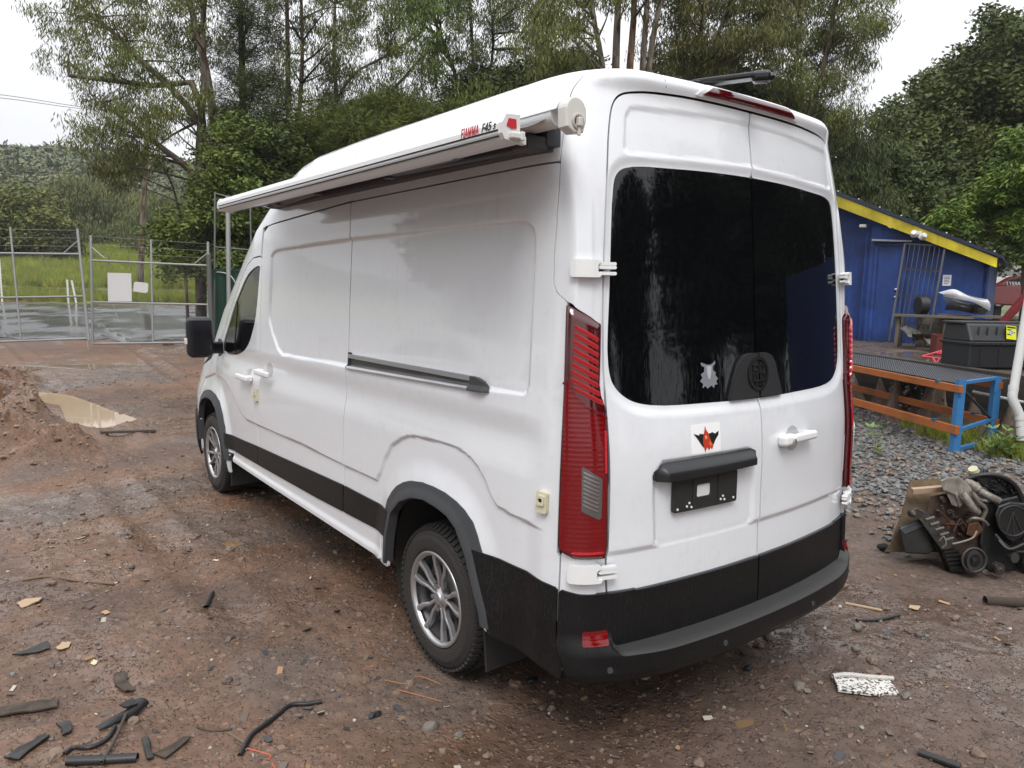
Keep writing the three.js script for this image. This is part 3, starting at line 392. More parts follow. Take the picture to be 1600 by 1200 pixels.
    add('hinge_gap', patch({ ...rg(.80, .95), v0: y - .04, v1: y + .04, step: .006, off: .004, skirt: .002, flat: true, sdf: M((s, yy) => sdBox(s, yy, .872, .925, y - .024, y + .024, .012)) }), linerAndVoid, hg);  // black patch painted for the shade in the hinge gap
  }
  // rear doors
  const own = (s, y) => (near ? .0052 - s : s + .0052);
  const rd = add('rear_door', patch({ s0: near ? -.01 : -.90, s1: near ? .90 : .01, v0: .45, v1: 2.64, step: .011, sdf: (s, y) => Math.max(doorHole(s, y) + .0088, own(s, y), .52 - y, -winRear(s, y) - .0) }), paint, van);
  rd.userData.label = near ? 'wide white rear door with number plate holder and rooster sticker' : 'narrower white rear door with the outside handle';
  add('window', patch({ s0: near ? -.01 : -.90, s1: near ? .90 : .01, v0: 1.3, v1: 2.4, step: .014, off: -.0145, flat: true, sdf: (s, y) => Math.max(winRear(s, y) - .004, own(s, y)) }), glass, rd);
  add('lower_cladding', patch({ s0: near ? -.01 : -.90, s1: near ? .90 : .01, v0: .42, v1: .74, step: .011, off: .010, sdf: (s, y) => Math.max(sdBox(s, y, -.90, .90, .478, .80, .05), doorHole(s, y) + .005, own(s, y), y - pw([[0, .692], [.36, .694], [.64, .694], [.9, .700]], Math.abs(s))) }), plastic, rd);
  add('cladding_lip', patch({ s0: near ? -.01 : -.90, s1: near ? .90 : .01, v0: .66, v1: .74, step: .008, off: .013, sdf: (s, y) => Math.max(doorHole(s, y) + .006, own(s, y), Math.abs(y - pw([[0, .692], [.36, .694], [.64, .694], [.9, .700]], Math.abs(s))) - .004) }), archGrey, rd);
  if (near) {
    // sliding door rail, end cap and catch
    const rail = add('door_rail', patch({ s0: 1.60, s1: 2.92, v0: 1.34, v1: 1.50, step: .008, off: .004, skirt: .012, sdf: (s, y) => Math.max(1.64 - s, s - 2.87, y - (1.462 - (s - 1.64) * .004), (1.412 - (s - 1.6) * .022) - y) }), mat([.10, .098, .095], .4, { metalness: .7 }), van);
    add('rail_lip', patch({ s0: 1.60, s1: 2.92, v0: 1.40, v1: 1.50, step: .006, off: .016, skirt: .014, sdf: (s, y) => Math.max(1.64 - s, s - 2.88, Math.abs(y - (1.454 - (s - 1.64) * .004)) - .011) }), alloy, rail);
    add('rail_lip', patch({ s0: 1.60, s1: 2.92, v0: 1.34, v1: 1.45, step: .006, off: .014, skirt: .014, sdf: (s, y) => Math.max(1.64 - s, s - 2.88, Math.abs(y - (1.414 - (s - 1.64) * .022)) - .007) }), alloy, rail);
    add('rail_end_cap', patch({ s0: 1.48, s1: 1.66, v0: 1.38, v1: 1.49, step: .006, off: (s, y) => .022 * sstep(1.505, 1.56, s) + .003, skirt: .02, sdf: sdPoly([[1.65, 1.466], [1.60, 1.463], [1.55, 1.45], [1.522, 1.43], [1.512, 1.408], [1.65, 1.404]]) }), mat([.045, .047, .05], .55), rail);
    add('rail_stop', patch({ s0: 2.84, s1: 2.92, v0: 1.36, v1: 1.49, step: .006, off: .006, sdf: (s, y) => sdBox(s, y, 2.862, 2.904, 1.378, 1.468) }), linerAndVoid, rail);
    // cream plastic door catches
    const cream = mat([.62, .58, .42], .5);
    for (const [s, y, w, h] of [[1.139, 1.036, .052, .082], [4.41, 1.045, .075, .11]]) {
      const c = add('door_catch', patch({ s0: s - .06, s1: s + .06, v0: y - .08, v1: y + .08, step: .005, off: .020, skirt: .022, sdf: (a, b) => sdBox(a, b, s - w / 2, s + w / 2, y - h / 2, y + h / 2, .008) }), cream, van);
      add('catch_tongue', patch({ s0: s - .04, s1: s + .04, v0: y - .05, v1: y + .05, step: .005, off: .028, skirt: .010, sdf: (a, b) => Math.max(sdBox(a, b, s - w * .34, s + w * .34, y - h * .12, y + h * .36, .006), -sdBox(a, b, s - w * .2, s + w * .2, y + h * .02, y + h * .22, .003)) }), cream, c);
      add('catch_slot', patch({ s0: s - .04, s1: s + .04, v0: y - .05, v1: y + .05, step: .004, off: .0225, skirt: 0, sdf: (a, b) => sdBox(a, b, s - w * .18, s + w * .18, y - h * .02, y + h * .2, .003) }), linerAndVoid, c);
    }
    // handles on cab door and sliding door
    for (const [s, y, p] of [[4.645, 1.222, cd], [4.185, 1.253, sd]]) {
      const hd = add('handle', merge([onSkin(new RoundedBoxGeometry(.27, .040, .030, 3, .013).translate(0, 0, .045), s, y), onSkin(new RoundedBoxGeometry(.06, .046, .05, 3, .014).translate(s > 4.4 ? .10 : -.10, 0, .022), s, y)]), trimWhite, p);
      add('handle_cup', patch({ s0: s - .10, s1: s + .10, v0: y - .08, v1: y + .08, step: .007, off: (a, b) => .002 - .0 * b, skirt: .004, sdf: (a, b) => Math.hypot((a - s) / 1.0, b - y) - .062 }), mat([.5, .5, .5], .3), hd);
    }
    // tail door furniture
    const garn = add('plate_light_bar', patch({ s0: .0, s1: .70, v0: 1.04, v1: 1.22, step: .008, off: (s, y) => .010 + .034 * sstep(1.192, 1.14, y) * sstep(.652, .60, s) * sstep(.05, .10, s), skirt: .04, flat: true, sdf: sdPoly([[.652, 1.112], [.650, 1.15], [.61, 1.183], [.10, 1.186], [.062, 1.172], [.055, 1.122], [.12, 1.120], [.58, 1.112]]) }), mat([.012, .0125, .013], .34), rd); void garn;
    const ph = add('plate_holder', patch({ s0: .14, s1: .58, v0: .95, v1: 1.12, step: .008, off: .010, skirt: .016, flat: true, sdf: (s, y) => Math.max(sdBox(s, y, .182, .548, .972, 1.105, .006), -sdBox(s, y, .343, .425, 1.020, 1.072, .003)) }), mat([.02, .0195, .018], .6), rd);
    add('backing', patch({ s0: .3, s1: .45, v0: 1.0, v1: 1.09, step: .01, off: .002, skirt: 0, flat: true, sdf: (s, y) => sdBox(s, y, .335, .43, 1.01, 1.08) }), trimWhite, ph);
    for (const s of [.30, .445]) add('holder_rib', patch({ s0: s - .02, s1: s + .02, v0: .96, v1: 1.11, step: .006, off: .014, skirt: .006, flat: true, sdf: (a, b) => sdBox(a, b, s - .004, s + .004, .975, 1.10) }), rubber, ph);
    for (const [s, y] of [[.530, .986], [.205, .990], [.455, .986], [.480, .992], [.467, 1.004], [.262, .990], [.285, .994], [.272, 1.006]]) add('screw', patch({ s0: s - .01, s1: s + .01, v0: y - .01, v1: y + .01, step: .0025, off: .013, skirt: .004, flat: true, sdf: (a, b) => Math.hypot(a - s, b - y) - .0048 }), trimWhite, ph);
    // rooster sticker: white card, black tear, red bird
    const st1 = add('rooster_sticker', patch({ s0: .26, s1: .47, v0: 1.17, v1: 1.33, step: .01, off: .0015, skirt: .001, sdf: (s, y) => sdBox(s, y, .280, .452, 1.188, 1.312) }), mat([.88, .88, .87], .45), rd);
    const q = (x, y) => [.452 - x * .172, 1.312 - y * .124];          // sticker coordinates, 0..1 from its top left
    const flat = (pts, m, o, n) => add(n, patch({ s0: .28, s1: .455, v0: 1.18, v1: 1.32, step: .0022, off: o, skirt: 0, sdf: sdPoly(pts.map(([x, y]) => q(x, y))) }), m, st1);
    flat([[.08, .28], [.28, .36], [.27, .30], [.45, .34], [.62, .33], [.72, .30], [.80, .36], [.94, .28], [.92, .42], [.82, .55], [.74, .72], [.66, .62], [.45, .80], [.38, .74], [.30, .62], [.22, .48]], mat([.006, .006, .006], .5), .0024, 'torn_patch');
    flat([[.47, .05], [.50, .20], [.57, .30], [.60, .42], [.66, .60], [.74, .72], [.68, .86], [.63, .78], [.58, .88], [.52, .76], [.45, .92], [.42, .78], [.38, .60], [.40, .40], [.44, .25]], mat([.50, .035, .015], .5), .0032, 'red_bird');
    flat([[.44, .40], [.50, .36], [.53, .46], [.47, .52]], mat([.7, .35, .12], .5), .0038, 'bird_eye');
    flat([[.60, .55], [.70, .72], [.62, .74], [.58, .66]], mat([.62, .18, .03], .5), .0038, 'bird_feather');
    // goat sticker on the glass
    const win = rd.children[0], gq = (x, y) => [.375 - x * .125, 1.560 - y * .115], goatC = mat([.20, .21, .24], .6);
    const gs = add('goat_sticker', patch({ s0: .23, s1: .39, v0: 1.42, v1: 1.58, step: .0025, off: -.0138, skirt: 0, flat: true, sdf: sdPoly([[.30, .10], [.42, .14], [.56, .14], [.68, .10], [.80, .0], [.82, .12], [.70, .20], [.70, .34], [.84, .44], [.80, .52], [.94, .66], [.84, .72], [.90, .86], [.76, .86], [.72, .98], [.60, .88], [.40, .98], [.30, .88], [.16, .96], [.20, .80], [.06, .70], [.18, .58], [.10, .46], [.26, .38], [.28, .22], [.14, .16], [.10, .04]].map(([x, y]) => gq(x, y))) }), goatC, win);
    add('goat_face', patch({ s0: .23, s1: .39, v0: 1.42, v1: 1.58, step: .0025, off: -.0132, skirt: 0, flat: true, sdf: sdPoly([[.38, .18], [.62, .18], [.60, .44], [.54, .64], [.46, .64], [.40, .44]].map(([x, y]) => gq(x, y))) }), mat([.42, .43, .46], .6), gs);
    // moulded black badge at the foot of the glass
    const bdg = add('moulded_badge', patch({ s0: -.20, s1: .23, v0: 1.36, v1: 1.60, step: .008, off: .003, skirt: .018, flat: true, sdf: (s, y) => Math.max(sdPoly([[.205, 1.392], [.17, 1.47], [.134, 1.54], [.10, 1.572], [.06, 1.582], [-.06, 1.582], [-.10, 1.568], [-.125, 1.54], [-.15, 1.47], [-.175, 1.392]])(s, y), Math.abs(s) < .003 ? 1 : -1) }), mat([.02, .02, .021], .5), rd);
    add('badge_ring', patch({ s0: -.12, s1: .14, v0: 1.40, v1: 1.58, step: .005, off: .009, skirt: .008, flat: true, sdf: (s, y) => Math.abs(Math.hypot(s - .01, y - 1.495) - .066) - .007 }), blackGloss, bdg);
    for (const [x, y, w, h] of [[.03, 1.52, .018, .012], [-.01, 1.52, .012, .014], [.035, 1.48, .012, .016], [.008, 1.482, .01, .018], [-.022, 1.48, .012, .014], [.005, 1.455, .026, .007]]) add('badge_letter', patch({ s0: x - .04, s1: x + .04, v0: y - .03, v1: y + .03, step: .005, off: .009, skirt: .008, flat: true, sdf: (a, b) => Math.abs(sdBox(a, b, x - w, x + w, y - h, y + h)) - .003 }), blackGloss, bdg);
  } else {
    // rear door handle
    const hd = add('handle', merge([onSkin(new RoundedBoxGeometry(.20, .040, .030, 3, .014).translate(0, 0, .040), -.275, 1.195), onSkin(new RoundedBoxGeometry(.10, .052, .05, 3, .018).translate(-.08, -.004, .020), -.245, 1.194), onSkin(new RoundedBoxGeometry(.03, .036, .05, 3, .012).translate(.07, 0, .020), -.29, 1.195)]), trimWhite, rd);
    add('lock', onSkin(cyl(.011, .011, .006, 20).rotateX(Math.PI / 2), -.175, 1.190, .052), alloy, hd);
    add('handle_cup', patch({ s0: -.36, s1: -.12, v0: 1.10, v1: 1.28, step: .006, off: .0015, skirt: .002, sdf: (s, y) => Math.hypot((s + .235) / 1.05, y - 1.19) - .056 }), mat([.46, .46, .46], .3, { clearcoat: 1 }), hd);
  }
}
// frame round the rear doors, with the roof lip
add('rear_frame', patch({ s0: -1.17, s1: 1.17, v0: .68, v1: 2.765, step: .012, sdf: (s, y) => { const a = Math.abs(s); return Math.max(-doorHole(s, y), a - (y > 1.79 ? postSeam(y) : 1.0465), y < 1.9 ? -tail(a, y) : -far, .69 - y); } }), paint, van);
// high brake lamp in the roof lip
const hb = add('brake_light', patch({ s0: -.36, s1: .36, v0: 2.58, v1: 2.74, step: .008, off: .012, skirt: .02, sdf: sdPoly([[.325, 2.612], [.262, 2.652], [-.262, 2.652], [-.325, 2.612]]) }), redDark, van);
add('brake_light_pod', patch({ s0: -.42, s1: .42, v0: 2.56, v1: 2.76, step: .012, off: .006, skirt: .02, sdf: (s, y) => sdPoly([[.36, 2.607], [.285, 2.662], [-.285, 2.662], [-.36, 2.607]])(s, y) }), trimWhite, hb);
// added black inner shell: its colour stands for the shade in the panel gaps
add('dark_gap_shell', merge([patch({ s0: -5.9, s1: 5.9, v0: .45, v1: 2.7, step: .06, off: -.035, flat: true, skirt: 0, sdf: (s, y) => { const a = Math.abs(s); return Math.max(-archR(a, y) + .02, -archF(a, y) + .02, a > 5.3 ? y - 1.1 : -1); } })]), linerAndVoid, van);
// roof, windscreen and bonnet: strips from edge to edge
function strip(sa, sb, n, crown, m, name) {
  const pos = [], idx = [], uv = [], T = 28;
  for (let i = 0; i <= n; i++) { const s = lerp(sa, sb, i / n), p = skin(s, 2.765); for (let j = 0; j <= T; j++) { const t = j / T * 2 - 1; pos.push(p[0] * -t, p[1] + crown * (1 - t * t) * Math.min(1, Math.abs(p[0]) / .6), p[2] - (p[2] < -4 && p[2] > -5.3 ? .10 * (1 - t * t) * sstep(-4, -4.4, p[2]) * sstep(-5.35, -5.1, p[2]) : 0)); uv.push(t, s); } }
  for (let i = 0; i < n; i++) for (let j = 0; j < T; j++) { const a = i * (T + 1) + j; idx.push(a, a + 1, a + T + 2, a, a + T + 2, a + T + 1); }
  const g = new THREE.BufferGeometry(); g.setAttribute('position', new THREE.Float32BufferAttribute(pos, 3)); g.setAttribute('uv', new THREE.Float32BufferAttribute(uv, 2)); g.setIndex(idx); g.computeVertexNormals(); add(name, g, m, van);
}
strip(0.02, 4.95, 160, .022, paint, 'roof'); strip(4.95, 6.06, 40, .03, glass, 'windscreen'); strip(6.06, planLen - .001, 40, .03, paint, 'bonnet');
add('roof_seam', patch({ s0: .48, s1: .56, v0: 2.58, v1: 2.765, step: .006, off: .0012, skirt: .001, sdf: (s, y) => Math.max(Math.abs(s - .53 + (2.68 - y) * .25) - .0016, 2.61 - y) }), mat([.30, .30, .30], .7), van);
// rear bumper with step
{
  const A = (s) => .016 + .060 * (1 - sstep(.55, 1.06, Math.abs(s))), low = (s) => pw([[0, .362], [.8, .358], [1.0, .356], [1.1, .36]], Math.abs(s));
  const o = (s, y) => .010 + A(s) * sstep(.56, .465, y) - .02 * sstep(.40, .355, y);
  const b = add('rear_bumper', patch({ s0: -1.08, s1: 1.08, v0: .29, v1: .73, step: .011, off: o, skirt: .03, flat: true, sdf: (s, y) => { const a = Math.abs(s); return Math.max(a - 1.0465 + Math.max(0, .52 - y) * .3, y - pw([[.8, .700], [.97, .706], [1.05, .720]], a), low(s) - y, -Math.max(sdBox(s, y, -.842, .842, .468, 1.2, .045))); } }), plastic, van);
  const pos = [], idx = [], n = 120;
  for (let i = 0; i <= n; i++) { const s = lerp(-.85, .85, i / n), e = .045 * Math.pow(clamp((Math.abs(s) - .80) / .045), 2); for (const [t, y] of [[1.0, .466], [.93, .473], [.5, .480], [-.2, .486]]) pos.push(...skin(s, y + e, .010 + (A(s) - .002) * t)); }
  for (let i = 0; i < n; i++) for (let j = 0; j < 3; j++) { const a = i * 4 + j; idx.push(a, a + 1, a + 5, a, a + 5, a + 4); }
  const g = new THREE.BufferGeometry(); g.setAttribute('position', new THREE.Float32BufferAttribute(pos, 3)); g.setAttribute('uv', new THREE.Float32BufferAttribute(new Float32Array(pos.length / 3 * 2), 2)); g.setIndex(idx); g.computeVertexNormals(); add('step_pad', g, mat([.028, .027, .026], .6), b);
  add('under_tray', new THREE.BoxGeometry(1.6, .02, .5).translate(0, .41, -.32), linerAndVoid, b);
  for (const sg of [1, -1]) {
    const rf = add('reflector', patch({ s0: sg > 0 ? .84 : -.98, s1: sg > 0 ? .98 : -.84, v0: .48, v1: .60, step: .006, off: (s, y) => o(s, y) + .004, skirt: .008, flat: true, sdf: (s, y) => sdBox(Math.abs(s), y, .858, .955, .510, .562, .004) }), redLens, b); void rf;
    for (const s of [.32, .86]) add('parking_sensor', patch({ s0: sg * s - .03, s1: sg * s + .03, v0: .37, v1: .45, step: .004, off: (a, y) => o(a, y) + .004, skirt: .006, flat: true, sdf: (a, y) => Math.hypot(a - sg * s, y - .418) - .012 }), archGrey, b);
  }
}
// underbody
add('underbody', merge([box(1.5, .05, 5.2, 0, .44, -2.9), box(.12, .12, 4.8, -.45, .38, -2.9), box(.12, .12, 4.8, .45, .38, -2.9), rod(V3(-.75, .35, -1.035), V3(.75, .35, -1.035), .05), rod(V3(-.75, .33, -4.8), V3(.75, .33, -4.8), .04), rod(V3(0, .36, -1.1), V3(0, .4, -4), .04), rod(V3(.3, .33, -.1), V3(.3, .36, -3), .035), box(.5, .28, .9, .2, .42, -2.2)]), linerAndVoid, van);
// wheel housings
for (const [z, x] of [[-1.035, -1], [-1.035, 1], [-4.807, -1], [-4.807, 1]]) {
  const g = new THREE.CylinderGeometry(.44, .44, .42, 28, 1, true, 0, Math.PI * 2).rotateZ(Math.PI / 2).translate(x * .76, .44, z); add('wheel_housing', g, mat([.02, .017, .014], .9), van);
  add('wheel_housing_back', new THREE.CircleGeometry(.44, 28).rotateY(x < 0 ? -Math.PI / 2 : Math.PI / 2).translate(x * .56, .44, z), linerAndVoid, van);
}
// wheels
function wheel(x, z, turn) {
  const w = new THREE.Group(); w.name = 'wheel'; van.add(w); w.position.set(x, .348, z); w.rotation.set(turn, 0, 0); const sgn = x < 0 ? 1 : -1;   // +x of the local lathe looks outwards after the flip
  const flip = (g) => g.rotateZ(Math.PI / 2 * sgn);
  const prof = [[.205, -.10], [.235, -.118], [.27, -.126], [.30, -.124], [.325, -.112], [.341, -.094], [.349, -.06], [.351, 0], [.349, .06], [.341, .094], [.325, .112], [.318, .1165], [.316, .1175], [.312, .1165], [.30, .124], [.292, .1265], [.288, .1265], [.27, .127], [.25, .1245], [.240, .122], [.236, .118], [.228, .112], [.222, .10], [.205, .09]].map(([r, y]) => new THREE.Vector2(r, y));
  const tyre = add('tyre', flip(new THREE.LatheGeometry(prof, 72)), mat([.030, .0265, .024], .78, { bumpMap: rep(tex(128, 128, (u, v) => { const q = fbm(u * 16, v * 16, 3, 16); return [q, q, q]; }, false), 20, 4), bumpScale: .003 }), w);
  const lug = []; for (let k = 0; k < 64; k++) { const a = k / 64 * Math.PI * 2; for (const [y, ww, o, t] of [[.092, .046, 0, .25], [-.092, .046, .5, -.25], [.036, .048, .3, .5], [-.036, .048, .7, -.5], [0, .016, 0, 0]]) { const b = new THREE.BoxGeometry(.012, ww, .022).rotateX(t).translate(y * y > .008 ? .3435 : .3535, y, 0); if (y * y > .008) { b.translate(-.3435, -y, 0).rotateZ(y > 0 ? .42 : -.42).translate(.3455, y, 0); } lug.push(b.rotateY(a + o * .098)); } }
  add('tread', flip(merge(lug)), rubber, tyre);
  const rim = add('rim', flip(new THREE.LatheGeometry([[.215, -.09], [.20, -.05], [.19, .02], [.198, .06], [.212, .085], [.222, .10]].map(([r, y]) => new THREE.Vector2(r, y)), 48)), alloyDark, w);
  add('wheel_disc', flip(new THREE.LatheGeometry([[.0, .055], [.075, .055], [.09, .045], [.12, .025], [.15, .035], [.18, .03], [.2, .03]].map(([r, y]) => new THREE.Vector2(r, y)), 40)), mat([.16, .155, .15], .5, { metalness: .5 }), rim);
  const holes = []; for (let k = 0; k < 10; k++) { const a = k / 10 * 6.2832 + .2; holes.push(new THREE.SphereGeometry(.027, 10, 6).scale(1, .35, .8).translate(.142, .034, 0).rotateY(a)); } add('disc_opening', flip(merge(holes)), linerAndVoid, rim);
  const cover = add('wheel_cover', flip(new THREE.LatheGeometry([[.230, .112], [.232, .118], [.229, .124], [.220, .1235], [.211, .116], [.207, .104]].map(([r, y]) => new THREE.Vector2(r, y)), 64)), alloy, w);
  for (let k = 0; k < 5; k++) for (const m of [-1, 1]) {
    const pt = [[.045, .012 * m], [.10, .019 * m], [.150, .042 * m], [.212, .052 * m]], pos = [], idx = [], W = [.009, .009, .0105, .016], Y = [.094, .102, .108, .1165];
    for (let i = 0; i < 4; i++) for (const [q, dy] of [[-1, -.026], [-1, -.004], [-.35, 0], [.35, 0], [1, -.004], [1, -.026]]) pos.push(pt[i][0] + (i === 2 ? -q * m * .004 : 0), Y[i] + dy, pt[i][1] + q * W[i]);
    for (let i = 0; i < 3; i++) for (let j = 0; j < 5; j++) { const a = i * 6 + j; idx.push(a, a + 1, a + 7, a, a + 7, a + 6); }
    const g = new THREE.BufferGeometry(); g.setAttribute('position', new THREE.Float32BufferAttribute(pos, 3)); g.setIndex(idx); const f = g.toNonIndexed(); f.computeVertexNormals(); f.rotateY(k / 5 * 6.2832); add('spoke', flip(f), alloy, cover);
  }
  add('centre_cap', flip(new THREE.LatheGeometry([[0, .110], [.026, .110], [.030, .107], [.032, .098], [.05, .090], [.055, .080]].map(([r, y]) => new THREE.Vector2(r, y)), 32)), alloy, cover);
  for (let k = 0; k < 5; k++) add('wheel_bolt', flip(new THREE.CylinderGeometry(.011, .012, .03, 6).translate(.062, .085, 0).rotateY((k + .5) / 5 * 6.2832)), chrome, cover);
}
wheel(-.872, -1.035, .12); wheel(-.872, -4.807, .5); wheel(.872, -1.035, .3); wheel(.872, -4.807, .9);
// mud flaps
const flapM = mat([.022, .021, .020], .55);
for (const sg of [-1, 1]) {
  const f = new THREE.Shape([[-.12, 0], [.13, 0], [.14, .10], [.125, .30], [-.09, .31], [-.12, .2]].map(([x, y]) => new THREE.Vector2(x, y)));
  add('mud_flap', new THREE.ExtrudeGeometry(f, { depth: .006, bevelEnabled: true, bevelSize: .003, bevelThickness: .003, bevelSegments: 1 }).rotateX(-.10).translate(sg * .875, .175, -.60), flapM, van);
  add('mud_flap', new THREE.ExtrudeGeometry(f, { depth: .006, bevelEnabled: true, bevelSize: .003, bevelThickness: .003, bevelSegments: 1 }).rotateX(-.10).translate(sg * .86, .155, -4.33), flapM, van);
}
// door mirror
for (const sg of [-1, 1]) {
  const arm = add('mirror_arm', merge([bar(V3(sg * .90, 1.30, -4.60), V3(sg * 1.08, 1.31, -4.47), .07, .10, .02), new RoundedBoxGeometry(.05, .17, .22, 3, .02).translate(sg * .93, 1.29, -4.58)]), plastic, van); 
  const body = add('mirror_housing', new RoundedBoxGeometry(.205, .335, .13, 5, .055).rotateY(sg * .12).translate(sg * 1.155, 1.40, -4.47), mat([.014, .014, .015], .4), van); void arm;
  add('mirror_glass', new RoundedBoxGeometry(.165, .285, .008, 3, .003).rotateY(sg * .12).translate(sg * 1.155 - sg * -.008, 1.40, -4.402), mat([.05, .055, .065], .04, { metalness: 1 }), body);
  add('indicator', new RoundedBoxGeometry(.014, .05, .06, 3, .006).translate(sg * 1.262, 1.37, -4.47), mat([.7, .66, .6], .3), body);
}
// roof camera
const cam = add('camera_arm', merge([bar(V3(-.215, 2.700, -.23), V3(-.085, 2.712, -.03), .070, .024, .009), box(.13, .016, .16, -.21, 2.692, -.27, .006)]), blackGloss, van);
add('camera_pod', new RoundedBoxGeometry(.07, .042, .075, 3, .016).rotateY(.55).translate(-.075, 2.706, -.015), blackGloss, cam);
add('camera_lens', new THREE.SphereGeometry(.016, 12, 8).translate(-.062, 2.702, .022), glass, cam);

// roll-out awning along the roof edge
{
  const aw = new THREE.Group(); aw.name = 'awning'; aw.userData.label = 'white roll-out awning, slightly extended from the roof edge'; van.add(aw);
  const white = mat([.72, .72, .72], .38, { clearcoat: .5, clearcoatRoughness: .2, bumpMap: rep(dropTex, 2, 2), bumpScale: .0007 }), greyF = mat([.09, .088, .09], .9);
  const zr = -.095, zf = -3.14, cx = -1.052, cy = 2.430;
  const ext = (pts, z0, z1) => { const g = new THREE.ExtrudeGeometry(new THREE.Shape(pts.map(([x, y]) => new THREE.Vector2(x, y))), { depth: z0 - z1, bevelEnabled: false, curveSegments: 8 }); return g.translate(0, 0, z1); };
  const arc = (x, y, r, a0, a1, n = 10) => Array.from({ length: n + 1 }, (_, i) => { const a = lerp(a0, a1, i / n); return [x + r * Math.cos(a), y + r * Math.sin(a)]; });
  // case: curved top over the roll, open towards the front
  add('case', ext([...arc(cx, cy, .044, 2.9, .15, 12), [cx + .075, cy - .005], [cx + .070, cy - .012], ...arc(cx, cy, .039, .2, 2.85, 12)], zr, zf), white, aw);
  add('case_back', ext([[cx + .045, cy - .075], [cx + .11, cy - .075], [cx + .11, cy + .02], [cx + .05, cy + .03]], zr - .15, zf), mat([.045, .045, .05], .6), aw);
  add('fabric_roll', new THREE.CylinderGeometry(.040, .040, zr - zf - .06, 24).rotateX(Math.PI / 2).translate(cx, cy, (zr + zf) / 2), white, aw);
  for (const [z, e] of [[zr + .03, 1], [zf - .03, -1]]) {
    const cap = add('end_cap', new THREE.ExtrudeGeometry(new THREE.Shape([...arc(cx, cy, .040, 3.0, .1, 14), [cx + .040, cy - .03], [cx + .030, cy - .060], [cx - .006, cy - .066], [cx - .036, cy - .050]].map(([x, y]) => new THREE.Vector2(x, y))), { depth: .03, bevelEnabled: true, bevelSize: .007, bevelThickness: .009, bevelSegments: 3 }).translate(0, 0, z - .012), mat([.66, .65, .60], .42), aw);
    if (e > 0) {
      add('crank_socket', new THREE.TorusGeometry(.022, .006, 8, 24).translate(cx + .006, cy - .034, z + .027), mat([.45, .43, .38], .5), cap);
      add('socket_hole', new THREE.CircleGeometry(.022, 20).translate(cx + .006, cy - .034, z + .0285), mat([.05, .045, .035], .7), cap);
      add('crank_eye', merge([box(.018, .030, .02, cx + .006, cy - .036, z + .034, .004), box(.011, .032, .011, cx + .008, cy - .064, z + .032, .003)]), mat([.62, .58, .52], .4), cap);
    }
  }
  // lead rail, pulled out a little
  const lx = -1.315, ly = 2.332, lz0 = -.065, lz1 = -3.11;
  const lead = add('lead_rail', ext([[lx + .02, ly + .045], [lx + .005, ly + .05], [lx - .022, ly + .042], [lx - .034, ly + .02], [lx - .036, ly - .008], [lx - .028, ly - .026], [lx + .01, ly - .034], [lx + .050, ly - .032], [lx + .050, ly - .02], [lx + .02, ly - .012]], lz0, lz1), white, aw);
  for (const [x, y] of [[-.0362, .000], [-.0335, -.018]]) add('seal_strip', box(.0035, .005, lz0 - lz1, lx + x, ly + y, (lz0 + lz1) / 2), seal, lead);
  const endc = add('rail_end', ext([[lx + .03, ly + .05], [lx - .024, ly + .046], [lx - .039, ly + .02], [lx - .040, ly - .012], [lx - .030, ly - .030], [lx + .055, ly - .038], [lx + .055, ly - .015], [lx + .03, ly]], lz0 + .022, lz0), mat([.70, .69, .68], .4), lead);
  add('red_mark', ext([[lx + .012, ly + .034], [lx - .016, ly + .034], [lx - .024, ly + .012], [lx - .006, ly + .004], [lx + .014, ly + .006]], lz0 + .0255, lz0 + .022), mat([.5, .02, .03], .4), endc);
  add('support_foot', merge([box(.04, .020, .024, lx + .005, ly - .018, lz0 + .030, .005), box(.016, .028, .02, lx + .026, ly - .018, lz0 + .036, .004)]), mat([.66, .65, .62], .4), endc);
  add('rail_end', ext([[lx + .03, ly + .05], [lx - .024, ly + .046], [lx - .039, ly + .02], [lx - .040, ly - .012], [lx - .030, ly - .030], [lx + .055, ly - .038], [lx + .055, ly - .015], [lx + .03, ly]], lz1, lz1 - .02), white, lead);
  // stretched fabric between roll and rail
  const fp = [], fi = []; for (let i = 0; i <= 60; i++) for (let j = 0; j <= 8; j++) { const u = i / 60, t = j / 8; fp.push(lerp(cx - .036, lx + .012, t), lerp(cy - .012, ly + .030, t) - .018 * Math.sin(t * Math.PI) * (1 + .2 * Math.sin(u * 40)), lerp(zr - .06, zf + .06, u)); }
  for (let i = 0; i < 60; i++) for (let j = 0; j < 8; j++) { const a = i * 9 + j; fi.push(a, a + 1, a + 10, a, a + 10, a + 9); }
  const fg = new THREE.BufferGeometry(); fg.setAttribute('position', new THREE.Float32BufferAttribute(fp, 3)); fg.setAttribute('uv', new THREE.Float32BufferAttribute(new Float32Array(fp.length / 3 * 2), 2)); fg.setIndex(fi); fg.computeVertexNormals(); add('fabric', fg, mat([.16, .155, .15], .9), aw);
  // folded spring arms
  for (const [za, zb, ze] of [[-.30, -1.15, -.42], [-2.85, -1.95, -2.7]]) {
    add('spring_arm', merge([bar(V3(cx + .02, cy - .075, za), V3(cx - .11, cy - .092, zb), .045, .03, .008), bar(V3(cx - .11, cy - .092, zb), V3(lx + .05, ly - .02, ze), .04, .028, .008), rod(V3(cx - .11, cy - .115, zb), V3(cx - .11, cy - .07, zb), .026), box(.09, .05, .10, cx + .01, cy - .07, za, .01)]), mat([.06, .058, .06], .5), aw);
  }
  add('case_rail', box(.09, .016, zr - zf - .2, cx + .085, cy - .078, (zr + zf) / 2 - .1), greyF, aw);
  // printed name on the lead rail
  const { FontLoader } = await import('three/addons/loaders/FontLoader.js');
  const font = await new FontLoader().loadAsync('fonts/droid/droid_sans_bold.typeface.json');
